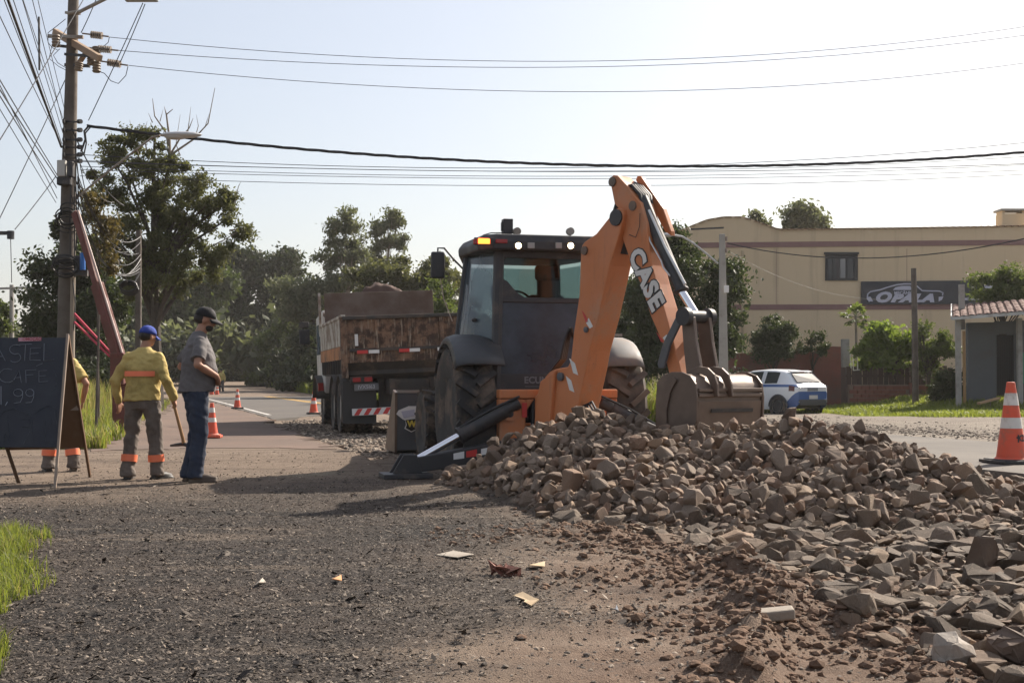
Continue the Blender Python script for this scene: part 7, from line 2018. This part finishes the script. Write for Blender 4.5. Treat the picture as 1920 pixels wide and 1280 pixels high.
# pebbles
def pebbles(name, label, n_, zone, r0, r1, mat):
    x, y = zone(n_); k = len(x); z = Hf(x, y)
    g_ = (1 + 5 ** .5) / 2
    ico = np.array([[-1, g_, 0], [1, g_, 0], [-1, -g_, 0], [1, -g_, 0], [0, -1, g_], [0, 1, g_], [0, -1, -g_], [0, 1, -g_], [g_, 0, -1], [g_, 0, 1], [-g_, 0, -1], [-g_, 0, 1]], float) / 1.9
    fo_ = np.array([[0, 11, 5], [0, 5, 1], [0, 1, 7], [0, 7, 10], [0, 10, 11], [1, 5, 9], [5, 11, 4], [11, 10, 2], [10, 7, 6], [7, 1, 8], [3, 9, 4], [3, 4, 2], [3, 2, 6], [3, 6, 8], [3, 8, 9], [4, 9, 5], [2, 4, 11], [6, 2, 10], [8, 6, 7], [9, 8, 1]])
    r_ = r0 + (r1 - r0) * rng.random(k) ** 3
    jit = rng.uniform(.72, 1.2, (k, 12, 1)); sc_ = np.stack([rng.uniform(.8, 1.3, k), np.ones(k), rng.uniform(.45, .85, k)], -1)[:, None]
    a = rng.uniform(0, PI, k); ca, sa = np.cos(a)[:, None], np.sin(a)[:, None]
    b = ico[None] * jit * sc_
    bx = b[:, :, 0] * ca - b[:, :, 1] * sa; by = b[:, :, 0] * sa + b[:, :, 1] * ca
    V = np.stack([bx, by, b[:, :, 2]], -1) * r_[:, None, None] + np.stack([x, y, z + r_ * .2], -1)[:, None]
    F_ = (fo_[None] + (np.arange(k) * 12)[:, None, None]).reshape(-1, 3)
    o = np_mesh(name, V.reshape(-1, 3), F_, mat); return tag(o, label, "gravel", kind='stuff')
n = NT("gravel"); g = n.n('ShaderNodeNewGeometry')
cl = n.ramp(g.outputs['Random Per Island'], [(0, (.06, .05, .042)), (.5, (.17, .135, .105)), (.85, (.28, .225, .175)), (1, (.40, .34, .27))])
M_GRAV = n.done(n.bsdf(cl, .85, 0, None, .3))
def zone_all(n_):
    y = 3.3 + 14 * rng.random(n_) ** 1.3; x = (rng.random(n_) - .5) * 2 * (.42 * y + .2); q, t = QT(x, y)
    k = (q < 5.3) & (rng.random(n_) < .35 + .9 * (fbm(x * 1.3, y * 1.3, 3, 120) + .1)); return x[k], y[k]
pebbles("gravel", "small loose gravel scattered over the whole yard", 36000, zone_all, .004, .015, M_GRAV)
def zone_fines(n_):
    x = rng.uniform(-.9, 4.4, n_); y = rng.uniform(8.4, 13.2, n_); k = pile_h(x, y) > .01; return x[k], y[k]
pebbles("stone_fines", "small chips and fines between the stones of the heap", 16000, zone_fines, .012, .05, M_STONE)
def zone_slabs(n_):
    x = rng.uniform(min(bxs), max(bxs), n_); y = rng.uniform(min(bys), max(bys), n_); k = np.array([inpoly(a, b, SLAB_ZONE) for a, b in zip(x, y)]); return x[k], y[k]
pebbles("rubble_fines", "small stone chips and crumbs between the slabs", 12000, zone_slabs, .008, .035, M_SLABM)
def zone_clod(n_):
    x = rng.uniform(-.6, 2.6, n_); y = rng.uniform(4.2, 10.5, n_)
    w = berm(x, y, BERM1, .35, 1) + berm(x, y, BERM2, .22, 1) + .5 * berm(x, y, RUT2, .3, 1) + .5 * berm(x, y, RUT3, .25, 1) + .35 * berm(x, y, RUT1, .4, 1) + .4 * berm(x, y, BERM3, .4, 1) + berm(x, y, BERM4, .3, .9)
    k = rng.random(n_) < w * .8; return x[k], y[k]
n = NT("earth_clods"); P = n.pos()
M_CLOD = n.done(n.bsdf(n.mix(n.noise(9, 4, .6, P), (.070, .042, .030), (.21, .135, .09)), .95, 0, n.bump(n.noise(90, 3, .6, P), .6, .01), .2))
pebbles("earth_clods", "crumbled dark earth clods along the dug ridges", 22000, zone_clod, .006, .034, M_CLOD)
def zone_shoulder(n_):
    y = 15 + 26 * rng.random(n_); q = rng.uniform(9.0, 14.5, n_); t = (y - E0[1] - q * R2[1]) / U2[1]; x = E0[0] + q * R2[0] + t * U2[0]
    k = rng.random(n_) < .9 * np.exp(-((q - 10.9) / .8) ** 2) + .05; return x[k], y[k]
pebbles("shoulder_gravel", "ridge of loose gravel beyond the dusty road", 26000, zone_shoulder, .010, .035, M_GRAV)
def zone_hole(n_):
    y = 17 + 16 * rng.random(n_); q = rng.uniform(-.4, 5.3, n_); t = (y - E0[1] - q * R2[1]) / U2[1]; x = E0[0] + q * R2[0] + t * U2[0]
    k = t < np.interp(q, HOLE_Q, HOLE_T); return x[k], y[k]
pebbles("pit_gravel", "coarse gravel on the dug up lane around the truck", 14000, zone_hole, .01, .05, M_GRAV)
